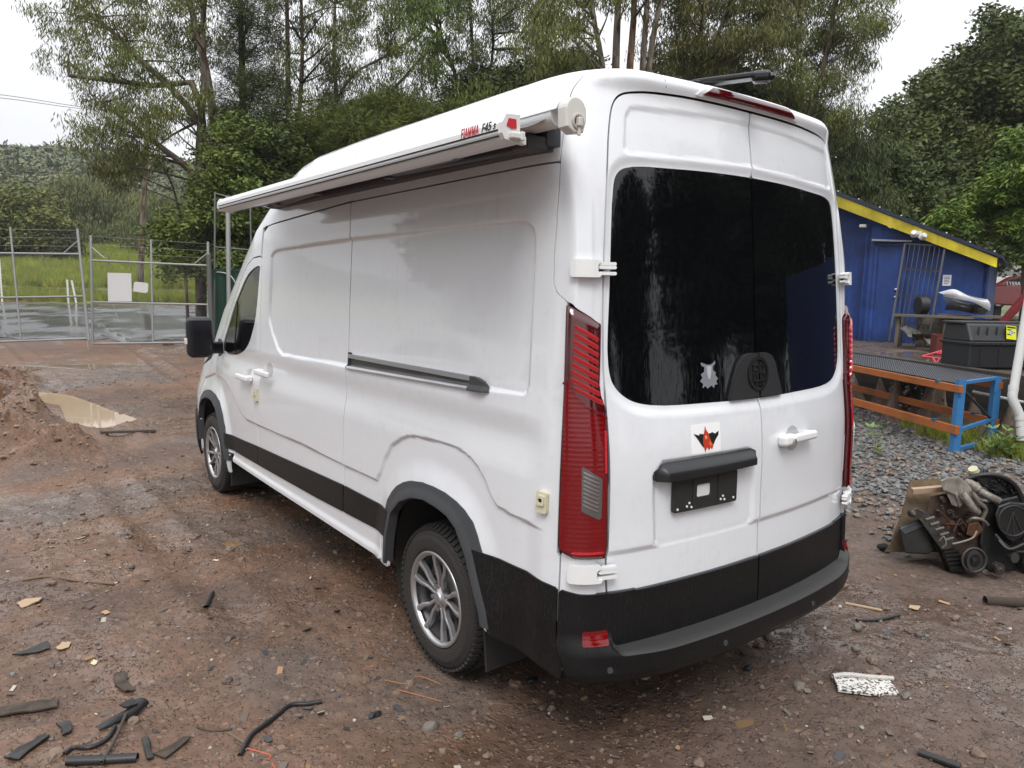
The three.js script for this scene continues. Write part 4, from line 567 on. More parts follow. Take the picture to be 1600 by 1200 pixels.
  const word = (txt, h, z, y, m, slant, wide) => { const g = new THREE.ExtrudeGeometry(font.generateShapes(txt, h), { depth: .0008, bevelEnabled: false, curveSegments: 4 }); g.computeBoundingBox(); const p = g.attributes.position; for (let i = 0; i < p.count; i++) p.setX(i, p.getX(i) * wide + p.getY(i) * slant); g.rotateY(-Math.PI / 2); g.translate(0, 0, 0); g.computeVertexNormals(); const k = new THREE.Matrix4().makeTranslation(lx - .0352, y, z); return add('lettering', g.applyMatrix4(k), m, lead); };
  const red = mat([.50, .02, .03], .5), ink = mat([.02, .02, .022], .5);
  word('FIAMMA', .030, -.285, ly + .004, red, .12, .62); word('F45', .026, -.165, ly + .006, ink, .30, .92); word('s', .022, -.100, ly + .006, ink, .30, .92);
}
// ---------------------------------------------------------------- trees
const barkTex = tex(256, 512, (u, v) => { const n = fbm(u * 14, v * 5, 4, 0), p = sstep(.5, .62, fbm(u * 4 + 3, v * 3, 4)); const c = .55 + .5 * n; return [c * lerp(.92, .66, p), c * lerp(.88, .52, p), c * lerp(.82, .42, p)]; });
const barks = { pale: mat([.42, .40, .37], .85, { map: rep(barkTex, 1, 1) }), grey: mat([.22, .195, .165], .9, { map: rep(barkTex, 1, 1) }), dark: mat([.085, .07, .055], .95, { map: rep(barkTex, 1, 1) }), red: mat([.34, .23, .17], .9, { map: rep(barkTex, 1, 1) }) };
const leafM = mat([1, 1, 1], .55, { side: THREE.DoubleSide, specularIntensity: .5 });
function leafGeo(list) { // list of [p, dir, side, len, width]
  const pos = [], nor = [], idx = []; for (const [p, d, s, L, W] of list) { const k = pos.length / 3, n = d.clone().cross(s).normalize(); for (const [a, b] of [[0, 0], [.45, .5], [1, 0], [.45, -.5]]) { const q = p.clone().addScaledVector(d, a * L).addScaledVector(s, b * W).addScaledVector(n, -.10 * L * a * a); pos.push(q.x, q.y, q.z); nor.push(n.x, n.y, n.z); } idx.push(k, k + 2, k + 1, k, k + 3, k + 2); }
  const g = new THREE.BufferGeometry(); g.setAttribute('position', new THREE.Float32BufferAttribute(pos, 3)); g.setAttribute('normal', new THREE.Float32BufferAttribute(nor, 3)); g.setIndex(idx); return g;
}
const rdir = (r) => { const a = r() * 6.283, z = r() * 2 - 1, q = Math.sqrt(1 - z * z); return V3(q * Math.cos(a), z, q * Math.sin(a)); };
const clumps = {};
for (const [kind, n, R, fn] of [
  ['gum', 44, .36, (r) => { const d = rdir(r).multiplyScalar(.55); d.y = -.65 - .5 * r(); d.normalize(); return [d, .15 + .08 * r(), .024 + .011 * r()]; }],
  ['broad', 46, .36, (r) => { const d = rdir(r); d.y = d.y * .6 - .1; d.normalize(); return [d, .13 + .07 * r(), .060 + .025 * r()]; }],
  ['needle', 70, .34, (r) => { const d = rdir(r); d.y = d.y * .7 + .25; d.normalize(); return [d, .22 + .14 * r(), .014 + .006 * r()]; }],
  ['palmate', 42, .32, (r) => { const d = rdir(r); d.y = -.25 - .35 * r(); d.normalize(); return [d, .19 + .08 * r(), .050 + .02 * r()]; }],
]) { clumps[kind] = [0, 1, 2].map((v) => { const r = rng(900 + v * 31 + kind.length * 7), l = []; for (let i = 0; i < n; i++) { const c = rdir(r).multiplyScalar(R * Math.cbrt(r())); c.y *= .8; const [d, L, W] = fn(r), s = d.clone().cross(rdir(r)).normalize(); l.push([c, d, s, L, W]); } return leafGeo(l); }); }
function taper(pts, r0, r1, n = 7, seg) {
  const c = new THREE.CatmullRomCurve3(pts), S = seg || Math.max(4, pts.length * 3), fr = c.computeFrenetFrames(S, false), pos = [], uv = [], idx = [], len = c.getLength();
  for (let i = 0; i <= S; i++) { const p = c.getPointAt(i / S), r = lerp(r0, r1, i / S); for (let j = 0; j <= n; j++) { const a = j / n * 6.283; const v = p.clone().addScaledVector(fr.normals[i], Math.cos(a) * r).addScaledVector(fr.binormals[i], Math.sin(a) * r); pos.push(v.x, v.y, v.z); uv.push(j / n, i / S * len * .5); } }
  for (let i = 0; i < S; i++) for (let j = 0; j < n; j++) { const a = i * (n + 1) + j; idx.push(a, a + 1, a + n + 2, a, a + n + 2, a + n + 1); }
  const g = new THREE.BufferGeometry(); g.setAttribute('position', new THREE.Float32BufferAttribute(pos, 3)); g.setAttribute('uv', new THREE.Float32BufferAttribute(uv, 2)); g.setIndex(idx); g.computeVertexNormals(); return g;
}
function inPoly(poly, x, y) { let c = false; for (let i = 0, j = poly.length - 1; i < poly.length; j = i++) { const [xi, yi] = poly[i], [xj, yj] = poly[j]; if ((yi > y) !== (yj > y) && x < (xj - xi) * (y - yi) / (yj - yi) + xi) c = !c; } return c; }
function growTree({ name, label, group, trunks, depth, crown, n, kind = 'gum', bark = 'grey', tint = [.075, .095, .030], r = .16, puff = .62, per = 9, size = 1, spread = 2.2, seed, low = 0 }) {
  const R = rng(seed), paths = trunks.map((t) => t.map(([x, y, d]) => at(x, y, d ?? depth)));
  const base = paths[0][0].clone(); base.y = ground(base.x, base.z) - .15;
  const t = thing(name, label, 'tree', [base.x, base.y, base.z], 0, group), loc = (v) => v.clone().sub(base), wood = [], m4 = new THREE.Matrix4(), q = new THREE.Quaternion(), e = new THREE.Euler();
  paths.forEach((p, i) => { const f = p[0].clone(); f.y = ground(f.x, f.z) - .15; if (p[0].y - f.y > .3) p.unshift(f.lerp(p[0].clone().setY(f.y), .8)); const rr = r * (i ? .8 : 1); wood.push(taper(p.map(loc), rr, rr * .35, 9, 18)); });
  const bb = crown.reduce((a, [x, y]) => [Math.min(a[0], x), Math.max(a[1], x), Math.min(a[2], y), Math.max(a[3], y)], [1e9, -1e9, 1e9, -1e9]), cents = []; let tries = 0, gap = .75 * Math.sqrt((bb[1] - bb[0]) * (bb[3] - bb[2]) / n);
  while (cents.length < n && tries++ < 9000) { const x = lerp(bb[0], bb[1], R()), y = lerp(bb[2], bb[3], R()); if (!inPoly(crown, x, y)) continue; if (tries % 400 === 0) gap *= .85; if (cents.some((c) => Math.hypot(c[0] - x, c[1] - y) < gap)) continue; cents.push([x, y, depth + (R() - .5) * 2 * spread]); }
  const inst = [[], [], []];
  for (const [x, y, d] of cents) {
    const c = at(x, y, d); if (c.y < ground(c.x, c.z) + .3) continue;
    // limb from the trunk to this puff
    let best = null; for (const p of paths) { const cv = new THREE.CatmullRomCurve3(p); for (let i = 2; i <= 20; i++) { const v = cv.getPoint(i / 20); if (v.y > c.y - .15 * c.distanceTo(v) && i > 3) continue; const dd = v.distanceTo(c) - .15 * v.y; if (!best || dd < best[1]) best = [v, dd, i / 20]; } }
    if (best) { const v = best[0], mid = v.clone().lerp(c, .5); mid.y += .10 * v.distanceTo(c) * (R() - .2); mid.x += (R() - .5) * .3; mid.z += (R() - .5) * .3; const l = v.distanceTo(c); wood.push(taper([loc(v), loc(mid), loc(c)], Math.min(r * .45, .014 + .011 * l), .006, 5, 8)); for (let k = 0; k < 2; k++) { const tip = c.clone().add(rdir(R).multiplyScalar(puff)); wood.push(taper([loc(mid.clone().lerp(c, .4 + .4 * R())), loc(c.clone().lerp(tip, .5).add(V3(0, .08, 0))), loc(tip)], .009, .003, 4, 5)); } }
    const pr = puff * (.65 + .7 * R()), cnt = Math.round(per * (.6 + .8 * R()));
    for (let k = 0; k < cnt; k++) { const o = rdir(R).multiplyScalar(pr * Math.cbrt(R())); o.y *= .75; const s = size * (.75 + .5 * R()), f = .65 + .7 * R(), w = R(); q.setFromEuler(e.set((R() - .5) * .5, R() * 6.28, (R() - .5) * .5)); inst[Math.floor(R() * 3)].push([m4.compose(loc(c).add(o), q, V3(s, s, s)).clone(), lin(tint[0] * f * (1 + .25 * w), tint[1] * f, tint[2] * f * (1 - .3 * w))]); }
  }
  add('trunk', merge(wood), barks[bark], t);
  inst.forEach((l, i) => { if (!l.length) return; const o = new THREE.InstancedMesh(clumps[kind][i], leafM, l.length); o.name = 'crown'; o.castShadow = o.receiveShadow = true; o.userData.kind = 'stuff'; l.forEach(([m, c], k) => { o.setMatrixAt(k, m); o.setColorAt(k, c); }); t.add(o); });
  return t;
}
const olive = [.102, .128, .036], dk = [.055, .078, .028], fresh = [.088, .132, .030];
const belt = 'gum trees behind the yard fence';
growTree({ name: 'gum_tree', label: 'spreading gum tree with long drooping limbs hanging over the chain-link gates', group: belt, seed: 1, depth: 23.5, r: .22, bark: 'grey', tint: olive, n: 84, per: 9, puff: .62, size: .92,
  trunks: [[[352, 480], [352, 330], [338, 220], [322, 110], [300, 20], [285, -60]], [[314, 480], [312, 300], [312, 215], [318, 150], [318, 60], [316, -60]], [[345, 300], [318, 205], [270, 140], [215, 90], [165, 40], [120, 10]], [[345, 345], [300, 270], [245, 225], [200, 190], [160, 160]], [[300, 130], [250, 135], [195, 128], [140, 122], [108, 118]]],
  crown: [[68, 18], [90, 14], [104, 34], [130, -20], [320, -70], [345, 20], [338, 100], [300, 120], [250, 118], [215, 112], [180, 128], [250, 140], [310, 150], [318, 185], [270, 200], [240, 225], [236, 262], [205, 272], [190, 250], [175, 262], [150, 255], [122, 215], [124, 150], [180, 138], [150, 112], [104, 118], [82, 96], [78, 80], [100, 72], [74, 50]] });
growTree({ name: 'gum_tree', label: 'ragged sapling hanging low in front of the power pole', group: belt, seed: 2, depth: 25, r: .06, bark: 'grey', tint: [.095, .11, .036], n: 9, per: 9, puff: .5, size: .9, trunks: [[[292, 470], [280, 330], [255, 260], [215, 220]]], crown: [[125, 205], [180, 200], [232, 215], [238, 260], [205, 275], [190, 300], [178, 270], [150, 262], [132, 240]] });
growTree({ name: 'she_oak', label: 'dark she-oak with a straight black trunk and tufted needles', group: 'she-oaks behind the yard fence', seed: 3, depth: 25, r: .20, bark: 'dark', kind: 'needle', tint: dk, n: 64, per: 9, puff: .55, size: 1.0, trunks: [[[383, 480], [382, 250], [378, 100], [374, -80]]], crown: [[350, -80], [420, -80], [420, 60], [440, 130], [440, 250], [470, 300], [430, 350], [350, 350], [325, 300], [345, 230], [352, 160], [345, 90], [360, 40]] });
growTree({ name: 'gum_tree', label: 'tall twin-stemmed gum with thin crown beside the she-oak', group: belt, seed: 4, depth: 24.5, r: .15, bark: 'dark', tint: [.082, .105, .032], n: 46, per: 9, puff: .55, size: .95, trunks: [[[452, 420], [452, 250], [450, 120], [447, -80]], [[460, 420], [462, 250], [472, 100], [468, -80]]], crown: [[400, -80], [560, -80], [565, 30], [530, 50], [545, 110], [515, 200], [510, 260], [440, 300], [405, 250], [402, 150], [430, 90], [400, 40]] });
growTree({ name: 'gum_tree', label: 'slender gum with leaning bare limbs and grey-green puffs over the van roof', group: belt, seed: 5, depth: 26, r: .12, bark: 'grey', tint: olive, n: 52, per: 9, puff: .55, size: .9, trunks: [[[525, 400], [527, 200], [522, 60], [528, -80]], [[520, 175], [560, 110], [600, 90], [660, 50]], [[530, 170], [600, 150], [650, 100], [690, 60]]], crown: [[520, -80], [690, -80], [690, 0], [640, 30], [640, 70], [660, 110], [650, 170], [600, 200], [550, 190], [505, 150], [540, 60]] });
growTree({ name: 'gum_tree', label: 'bright-leaved gum leaning left above the awning middle', group: belt, seed: 6, depth: 25, r: .13, bark: 'dark', tint: fresh, n: 50, per: 9, puff: .58, size: .92, trunks: [[[735, 300], [718, 140], [690, 60], [665, -10], [650, -80]]], crown: [[610, -80], [770, -80], [720, 0], [715, 70], [755, 130], [730, 160], [690, 150], [640, 80], [615, 30]] });
growTree({ name: 'gum_tree', label: 'upright forked gum with an airy crown above the awning end', group: belt, seed: 7, depth: 26.5, r: .12, bark: 'dark', tint: [.082, .108, .032], n: 54, per: 9, puff: .52, size: .88, trunks: [[[738, 300], [740, 130], [735, 20], [725, -80]], [[755, 150], [768, 100], [770, 40], [752, -60]]], crown: [[705, -80], [860, -80], [850, 20], [800, 20], [860, 70], [860, 125], [780, 140], [735, 160], [720, 70]] });
growTree({ name: 'gum_tree', label: 'cluster of thick pale and reddish gum trunks rising behind the van roof', group: belt, seed: 8, depth: 20, r: .19, bark: 'pale', tint: olive, n: 50, per: 9, puff: .55, size: .92, trunks: [[[962, 330], [962, 110], [966, 0], [970, -120]], [[945, 330], [942, 110], [928, 30], [918, -60]], [[1004, 330], [1004, 110], [1010, 20], [1014, -120]], [[1012, 330], [1014, 105], [1024, 40], [1036, -20], [1044, -120]]], crown: [[820, -90], [1060, -90], [1060, -20], [1000, -5], [960, 10], [940, -10], [905, 30], [915, 80], [900, 112], [850, 122], [825, 70], [840, 20]] });
growTree({ name: 'gum_tree', label: 'stringy red-barked gum trunk among the pale trunks behind the roof', group: belt, seed: 9, depth: 19.6, r: .17, bark: 'red', tint: olive, n: 14, per: 9, puff: .5, size: .92, trunks: [[[982, 330], [984, 110], [990, 30], [992, -120]]], crown: [[930, -160], [1060, -160], [1060, -40], [940, -40]] });
growTree({ name: 'gum_tree', label: 'dense gum with brownish-green crown over the rear doors', group: belt, seed: 10, depth: 22, r: .15, bark: 'grey', tint: [.092, .105, .033], n: 84, per: 9, puff: .62, size: .95, trunks: [[[1080, 330], [1085, 110], [1100, 20], [1110, -80]], [[1100, 150], [1120, 60], [1150, -20], [1160, -80]]], crown: [[1025, -90], [1250, -90], [1240, 0], [1230, 60], [1190, 70], [1120, 130], [1040, 118], [1015, 90], [1045, 40]] });
growTree({ name: 'gum_tree', label: 'wide gum whose twiggy edge leaves a gap of open sky', group: belt, seed: 11, depth: 23, r: .15, bark: 'grey', tint: olive, n: 96, per: 9, puff: .58, size: .92, trunks: [[[1255, 400], [1262, 190], [1282, 120], [1300, 40], [1310, -80]], [[1225, 330], [1232, 150], [1250, 60], [1250, -60]]], crown: [[1190, -90], [1362, -90], [1372, -10], [1385, 40], [1362, 62], [1372, 92], [1335, 100], [1328, 140], [1300, 150], [1312, 178], [1348, 158], [1346, 178], [1310, 215], [1280, 190], [1240, 160], [1200, 125], [1195, 60]] });
growTree({ name: 'gum_tree', label: 'low gum between van roof corner and blue shed', group: belt, seed: 12, depth: 25, r: .12, bark: 'dark', tint: dk, n: 64, per: 9, puff: .7, size: 1, trunks: [[[1325, 420], [1330, 300], [1335, 210]], [[1345, 400], [1352, 300]]], crown: [[1290, 210], [1330, 195], [1372, 215], [1385, 250], [1370, 290], [1390, 330], [1330, 340], [1270, 330], [1260, 250]] });
// understorey in front of and between the trunks
growTree({ name: 'shrubby_tree', label: 'leafy light-green shrub tree beside the green sheet fence', seed: 21, depth: 22, r: .09, kind: 'broad', bark: 'dark', tint: fresh, n: 44, per: 9, puff: .45, size: .85, spread: 1.2, trunks: [[[330, 480], [335, 380], [345, 260], [360, 190]]], crown: [[240, 375], [262, 345], [300, 335], [312, 280], [330, 230], [345, 185], [372, 180], [392, 205], [400, 300], [385, 400], [330, 425], [262, 420]] });
growTree({ name: 'shrubby_tree', label: 'dark shrub tree under the she-oak behind the awning tip', seed: 22, depth: 23.5, r: .09, kind: 'broad', bark: 'dark', tint: [.062, .092, .030], n: 56, per: 11, puff: .55, size: .9, spread: 1.2, trunks: [[[420, 480], [420, 330], [415, 240]]], crown: [[330, 300], [400, 230], [470, 190], [500, 240], [480, 300], [440, 340], [420, 420], [350, 440], [325, 380]] });
growTree({ name: 'shrubby_tree', label: 'yellow-green feathery tree low behind the raised roof', seed: 23, depth: 24, r: .09, kind: 'needle', bark: 'grey', tint: [.092, .128, .030], n: 100, per: 9, puff: .55, size: 1.05, spread: 1.4, trunks: [[[600, 400], [600, 250], [610, 170]], [[520, 400], [515, 250], [520, 180]]], crown: [[480, 200], [520, 172], [560, 180], [600, 160], [640, 165], [680, 180], [720, 165], [760, 175], [700, 215], [600, 260], [500, 300], [470, 260]] });
growTree({ name: 'shrubby_tree', label: 'dark bushy tree low behind the awning end cap', seed: 24, depth: 25, r: .09, kind: 'broad', bark: 'dark', tint: dk, n: 60, per: 9, puff: .5, size: .95, spread: 1.2, trunks: [[[800, 400], [800, 200], [800, 120]]], crown: [[700, 140], [760, 120], [830, 110], [900, 95], [935, 110], [880, 150], [760, 190], [690, 200]] });
growTree({ name: 'shrubby_tree', label: 'dark bushy tree low behind the brake light', seed: 25, depth: 26, r: .09, kind: 'broad', bark: 'dark', tint: dk, n: 60, per: 9, puff: .5, size: .95, spread: 1.2, trunks: [[[1120, 400], [1120, 200], [1120, 120]]], crown: [[1030, 105], [1090, 95], [1150, 110], [1220, 140], [1290, 190], [1270, 230], [1150, 180], [1050, 150]] });
// rainforest edge behind the shed
growTree({ name: 'broadleaf_tree', label: 'huge dark rounded broadleaf tree towering behind the blue shed', seed: 31, depth: 31, r: .3, kind: 'broad', bark: 'grey', tint: [.078, .108, .036], n: 230, per: 13, puff: .85, size: 1.25, spread: 3.5, trunks: [[[1490, 460], [1492, 330], [1500, 200], [1530, 100]], [[1490, 360], [1450, 260], [1430, 200]], [[1495, 330], [1560, 230], [1600, 120]]], crown: [[1398, 205], [1392, 172], [1425, 160], [1450, 125], [1490, 100], [1532, 80], [1536, 35], [1580, 30], [1600, 50], [1640, 20], [1720, 10], [1720, 360], [1560, 340], [1480, 345], [1440, 330], [1405, 300], [1388, 240]] });
growTree({ name: 'broadleaf_tree', label: 'lower dark tree mass over the shed roof peak', seed: 32, depth: 28, r: .2, kind: 'broad', bark: 'dark', tint: [.062, .090, .030], n: 110, per: 12, puff: .75, size: 1.15, spread: 2.4, trunks: [[[1420, 460], [1420, 330], [1415, 270]], [[1480, 460], [1485, 330]]], crown: [[1310, 290], [1350, 262], [1400, 232], [1440, 290], [1500, 300], [1560, 320], [1560, 410], [1420, 370], [1300, 330]] });
growTree({ name: 'broadleaf_tree', label: 'bright light-green tree with hanging leaf fans right of the shed', seed: 33, depth: 18.5, r: .08, kind: 'palmate', bark: 'grey', tint: [.10, .175, .030], n: 62, per: 17, puff: .45, size: .72, spread: 1.0, trunks: [[[1600, 460], [1598, 330], [1605, 230]]], crown: [[1566, 235], [1590, 218], [1640, 210], [1720, 215], [1720, 420], [1640, 420], [1600, 385], [1580, 372], [1545, 345], [1500, 345], [1460, 350], [1490, 325], [1545, 300], [1575, 290]] });
// trees across the paddock
const pad = 'trees standing across the paddock';
growTree({ name: 'paddock_tree', label: 'round olive paddock tree at the foot of the hill, with open trunks', group: pad, seed: 41, depth: 62, r: .22, kind: 'broad', bark: 'grey', tint: [.115, .14, .045], n: 70, per: 14, puff: 1.5, size: 2.0, spread: 3, trunks: [[[28, 420], [30, 370], [28, 330]], [[50, 420], [52, 360]], [[72, 415], [66, 360]]], crown: [[-60, 310], [0, 305], [40, 302], [75, 318], [92, 345], [86, 375], [60, 390], [20, 392], [-60, 395]] });
growTree({ name: 'paddock_tree', label: 'small round bush standing alone in the paddock grass', group: pad, seed: 42, depth: 60, r: .1, kind: 'broad', bark: 'grey', tint: [.055, .066, .028], n: 14, per: 12, puff: 1.0, size: 1.5, spread: 1, trunks: [[[100, 410], [100, 390], [99, 380]]], crown: [[86, 375], [98, 366], [110, 374], [112, 388], [98, 394], [86, 388]] });
growTree({ name: 'paddock_tree', label: 'tall pale-trunked gum stand behind the paddock, beside the pole', group: pad, seed: 43, depth: 88, r: .28, kind: 'gum', bark: 'pale', tint: [.11, .135, .052], n: 110, per: 14, puff: 2.0, size: 3.0, spread: 5, trunks: [[[150, 410], [150, 360], [152, 320]], [[172, 410], [174, 350]], [[200, 410], [198, 345]], [[122, 405], [124, 350]]], crown: [[85, 335], [100, 300], [118, 292], [130, 280], [160, 305], [200, 310], [228, 320], [240, 350], [245, 390], [200, 396], [110, 395], [95, 370]] });
growTree({ name: 'paddock_tree', label: 'dark gum stand at the paddock edge left of the leafy shrub', group: pad, seed: 44, depth: 75, r: .25, kind: 'gum', bark: 'pale', tint: [.095, .12, .044], n: 70, per: 14, puff: 1.7, size: 2.6, spread: 4, trunks: [[[262, 420], [262, 350]], [[285, 420], [283, 340]]], crown: [[220, 345], [240, 320], [275, 312], [310, 330], [320, 400], [225, 402]] });
// hillside forest: one mass
{
  const r = rng(71), list = []; for (let i = 0; i < 150; i++) { const d = rdir(r); d.y = Math.abs(d.y) * .9; const s = d.clone().cross(rdir(r)).normalize(), c = d.clone().multiplyScalar(.55 + .45 * r()); c.y *= .75; const l = rdir(r); l.y *= .5; list.push([c, l.normalize(), s, .20 + .14 * r(), .15]); }
  const g = leafGeo(list), spots = []; let n = 0;
  while (spots.length < 7500 && n++ < 60000) { const q = 96 + 190 * Math.sqrt(r()), sd = -1.05 + 1.0 * r(); const x = -2.747 + .6064 * q + .7952 * sd * q, z = 1.852 - .7952 * q + .6064 * sd * q; if (q < 100 + 22 * vnoise(x * .03, z * .03)) continue; const s = (1.5 + 2.0 * r()) * (.8 + .6 * vnoise(x * .05 + 7, z * .05)), k = .65 + .6 * r(), w = vnoise(x * .06 + 3, z * .06 + 8); spots.push([x, ground(x, z) + s * .75, z, s, [lerp(.095, .15, w) * k, lerp(.115, .155, w) * k, lerp(.055, .066, w) * k], 1.15]); }
  scatter('hillside_forest', g, leafM, spots, 'forest covering the whole hillside beyond the paddock', 'forest');
}
// ---------------------------------------------------------------- gates, fence, road furniture
const galv = mat([.30, .30, .30], .5, { metalness: .35 }), galvDark = mat([.13, .13, .13], .6, { metalness: .3 }), wireM = mat([.20, .20, .20], .55, { metalness: .3 });
function chainLink(a, b, c, d, step) { // corners a (bottom left), b (bottom right), c (top right), d (top left)
  const W = a.distanceTo(b), H = a.distanceTo(d), out = [], pt = (u, v) => a.clone().lerp(b, u / W).lerp(d.clone().lerp(c, u / W), v / H);
  for (const s of [1, -1]) for (let o = -H; o < W + H; o += step) { // lines u = o + s * v
    let v0 = 0, v1 = H, u0 = o, u1 = o + s * H; if (s > 0) { if (u0 < 0) { v0 = -u0; u0 = 0; } if (u1 > W) { v1 = W - o; u1 = W; } } else { if (u0 > W) { v0 = u0 - W; u0 = W; } if (u1 < 0) { v1 = o; u1 = 0; } }
    if (v1 - v0 < .02) continue; out.push(rod(pt(u0, v0), pt(u1, v1), .0013, .0013, 3));
  }
  return merge(out);
}
function gateLeaf(name, label, d, frame, mesh, group) {
  const o = at(...frame[0][0], d), t = thing(name, label, 'gate', [o.x, o.y, o.z], 0, group), L = (p) => at(p[0], p[1], d).sub(o);
  frame.forEach(([p, q, r, n]) => add(n || 'rail', rod(L(p), L(q), r || .024, r || .024, 10), galv, t));
  for (const [n, m] of mesh.map((m, i) => [i, m])) { const k = add('chain_link', chainLink(...m.map(L), .075), wireM, t); k.userData.kind = 'stuff'; void n; }
  return t;
}
gateLeaf('chain_link_gate', 'chain-link gate leaf carrying two blank white signs', 18, [
  [[145, 538], [142, 368], .03, 'stile'], [[327, 537], [325, 378], .03, 'stile'], [[239, 534], [236, 374], .024, 'upright'], [[144, 407], [325, 415], .026], [[145, 472], [326, 476], .024], [[146, 537], [306, 535], .026], [[164, 404], [143, 386], .016, 'brace'], [[304, 412], [325, 395], .016, 'brace'],
  [[142, 369], [325, 381], .003, 'barbed_wire'], [[142, 382], [325, 392], .003, 'barbed_wire'], [[142, 394], [325, 403], .003, 'barbed_wire'], [[176, 474], [186, 502], .008, 'loose_rod']],
  [[[145, 537], [327, 536], [325, 415], [144, 407]]]);
gateLeaf('chain_link_gate', 'sagging chain-link gate leaf with its drop bolt on the ground', 17.6, [
  [[139, 532], [121, 358], .03, 'stile'], [[139, 556], [131, 470], .014, 'drop_bolt'], [[33, 531], [16, 355], .024, 'upright'], [[-60, 395], [124, 397], .026], [[-60, 466], [130, 463], .024], [[-60, 536], [136, 529], .026], [[99, 396], [121, 377], .016, 'brace'], [[-60, 357], [121, 360], .003, 'barbed_wire'], [[-60, 371], [122, 372], .003, 'barbed_wire'], [[-60, 383], [123, 385], .003, 'barbed_wire'], [[-56, 538], [-70, 350], .03, 'stile']],
  [[[-60, 536], [137, 529], [124, 397], [-60, 395]]]);
const sgn = (name, label, pts, d) => { const p = pts.map(([x, y]) => at(x, y, d)), o = p[0], n = p[1].clone().sub(o).cross(p[3].clone().sub(o)).normalize(), g = new THREE.BufferGeometry(), q = []; const f = p.map((v) => v.clone().sub(o)), b = f.map((v) => v.clone().addScaledVector(n, -.012)); const tri = (a, c, e) => q.push(...a.toArray(), ...c.toArray(), ...e.toArray()); const N = f.length; for (let i = 1; i + 1 < N; i++) { tri(f[0], f[i], f[i + 1]); tri(b[0], b[i + 1], b[i]); } for (let i = 0; i < N; i++) { const j = (i + 1) % N; tri(f[i], b[i], b[j]); tri(f[i], b[j], f[j]); } g.setAttribute('position', new THREE.Float32BufferAttribute(q, 3)); g.setAttribute('uv', new THREE.Float32BufferAttribute(new Float32Array(q.length / 3 * 2), 2)); g.computeVertexNormals(); const s = solo(name, g, mat([.62, .61, .60], .6), label, 'sign'); s.position.copy(o); return s; };
sgn('gate_sign', 'weathered blank white square board tied behind the chain-link gate', [[169, 471], [206, 471], [205, 427], [168, 426]], 18.06);
sgn('gate_sign', 'small crooked white plate with rounded corners hanging on the gate mesh', [[208, 455], [228, 458], [231, 456], [232, 444], [229, 442], [212, 440], [209, 442]], 18.06);
{
  const p0 = at(331, 536, 18.1), post = thing('gate_post', 'thick grey gate post between chain-link gate and green fence', 'post', [p0.x, .1, p0.z]); add('post', cyl(.055, .055, 2.45, 16).translate(0, 1.2, 0), galvDark, post); add('cap', new THREE.SphereGeometry(.057, 12, 6).translate(0, 2.42, 0), galvDark, post);
  // green corrugated sheet fence
  const a = at(334, 500, 18.4), b = at(470, 500, 19.6), o = V3(a.x, .1, a.z), t = thing('sheet_fence', 'dark green ribbed sheet metal fence beside the gate post', 'fence', [o.x, o.y, o.z]);
  const dir = V3(b.x - a.x, 0, b.z - a.z), len = dir.length(); dir.normalize(); const nrm = V3(-dir.z, 0, dir.x), gm = mat([.012, .050, .032], .5);
  const sheets = 4; for (let k = 0; k < sheets; k++) { const pos = [], idx = []; const n = 40; for (let i = 0; i <= n; i++) { const u = (k + i / n) * len / sheets, w = .018 * sstep(-.3, .3, Math.sin(u * 31)); for (const y of [0, 2.06]) { const p = dir.clone().multiplyScalar(u).addScaledVector(nrm, w); pos.push(p.x, y, p.z); } } for (let i = 0; i < n; i++) idx.push(2 * i, 2 * i + 2, 2 * i + 3, 2 * i, 2 * i + 3, 2 * i + 1); const g = new THREE.BufferGeometry(); g.setAttribute('position', new THREE.Float32BufferAttribute(pos, 3)); g.setAttribute('uv', new THREE.Float32BufferAttribute(new Float32Array(pos.length / 3 * 2), 2)); g.setIndex(idx); g.computeVertexNormals(); add('fence_sheet', g, gm, t); }
  add('top_rail', bar(V3(0, 2.07, 0), dir.clone().multiplyScalar(len).setY(2.07), .06, .05), gm, t);
  // tall pipe frame above the sheet fence
  const f = thing('pipe_frame', 'tall galvanised pipe frame standing above the green sheet fence', 'frame', [o.x, o.y, o.z]); const L = (x, y) => at(x, y, 18.3).sub(o);
  for (const [p, q, r, n] of [[[335, 520], [336, 300], .022, 'upright'], [[358, 520], [356, 307], .055, 'post'], [[393, 420], [391, 316], .02, 'upright'], [[336, 302], [430, 328], .018, 'rail'], [[336, 386], [430, 394], .018, 'rail']]) add(n, rod(L(...p), L(...q), r, r, 10), n === 'post' ? galv : galvDark, f);
  add('bent_pipe', tube([L(333, 425), L(352, 427), L(362, 433), L(370, 446)], .02, 20), galv, f);
}
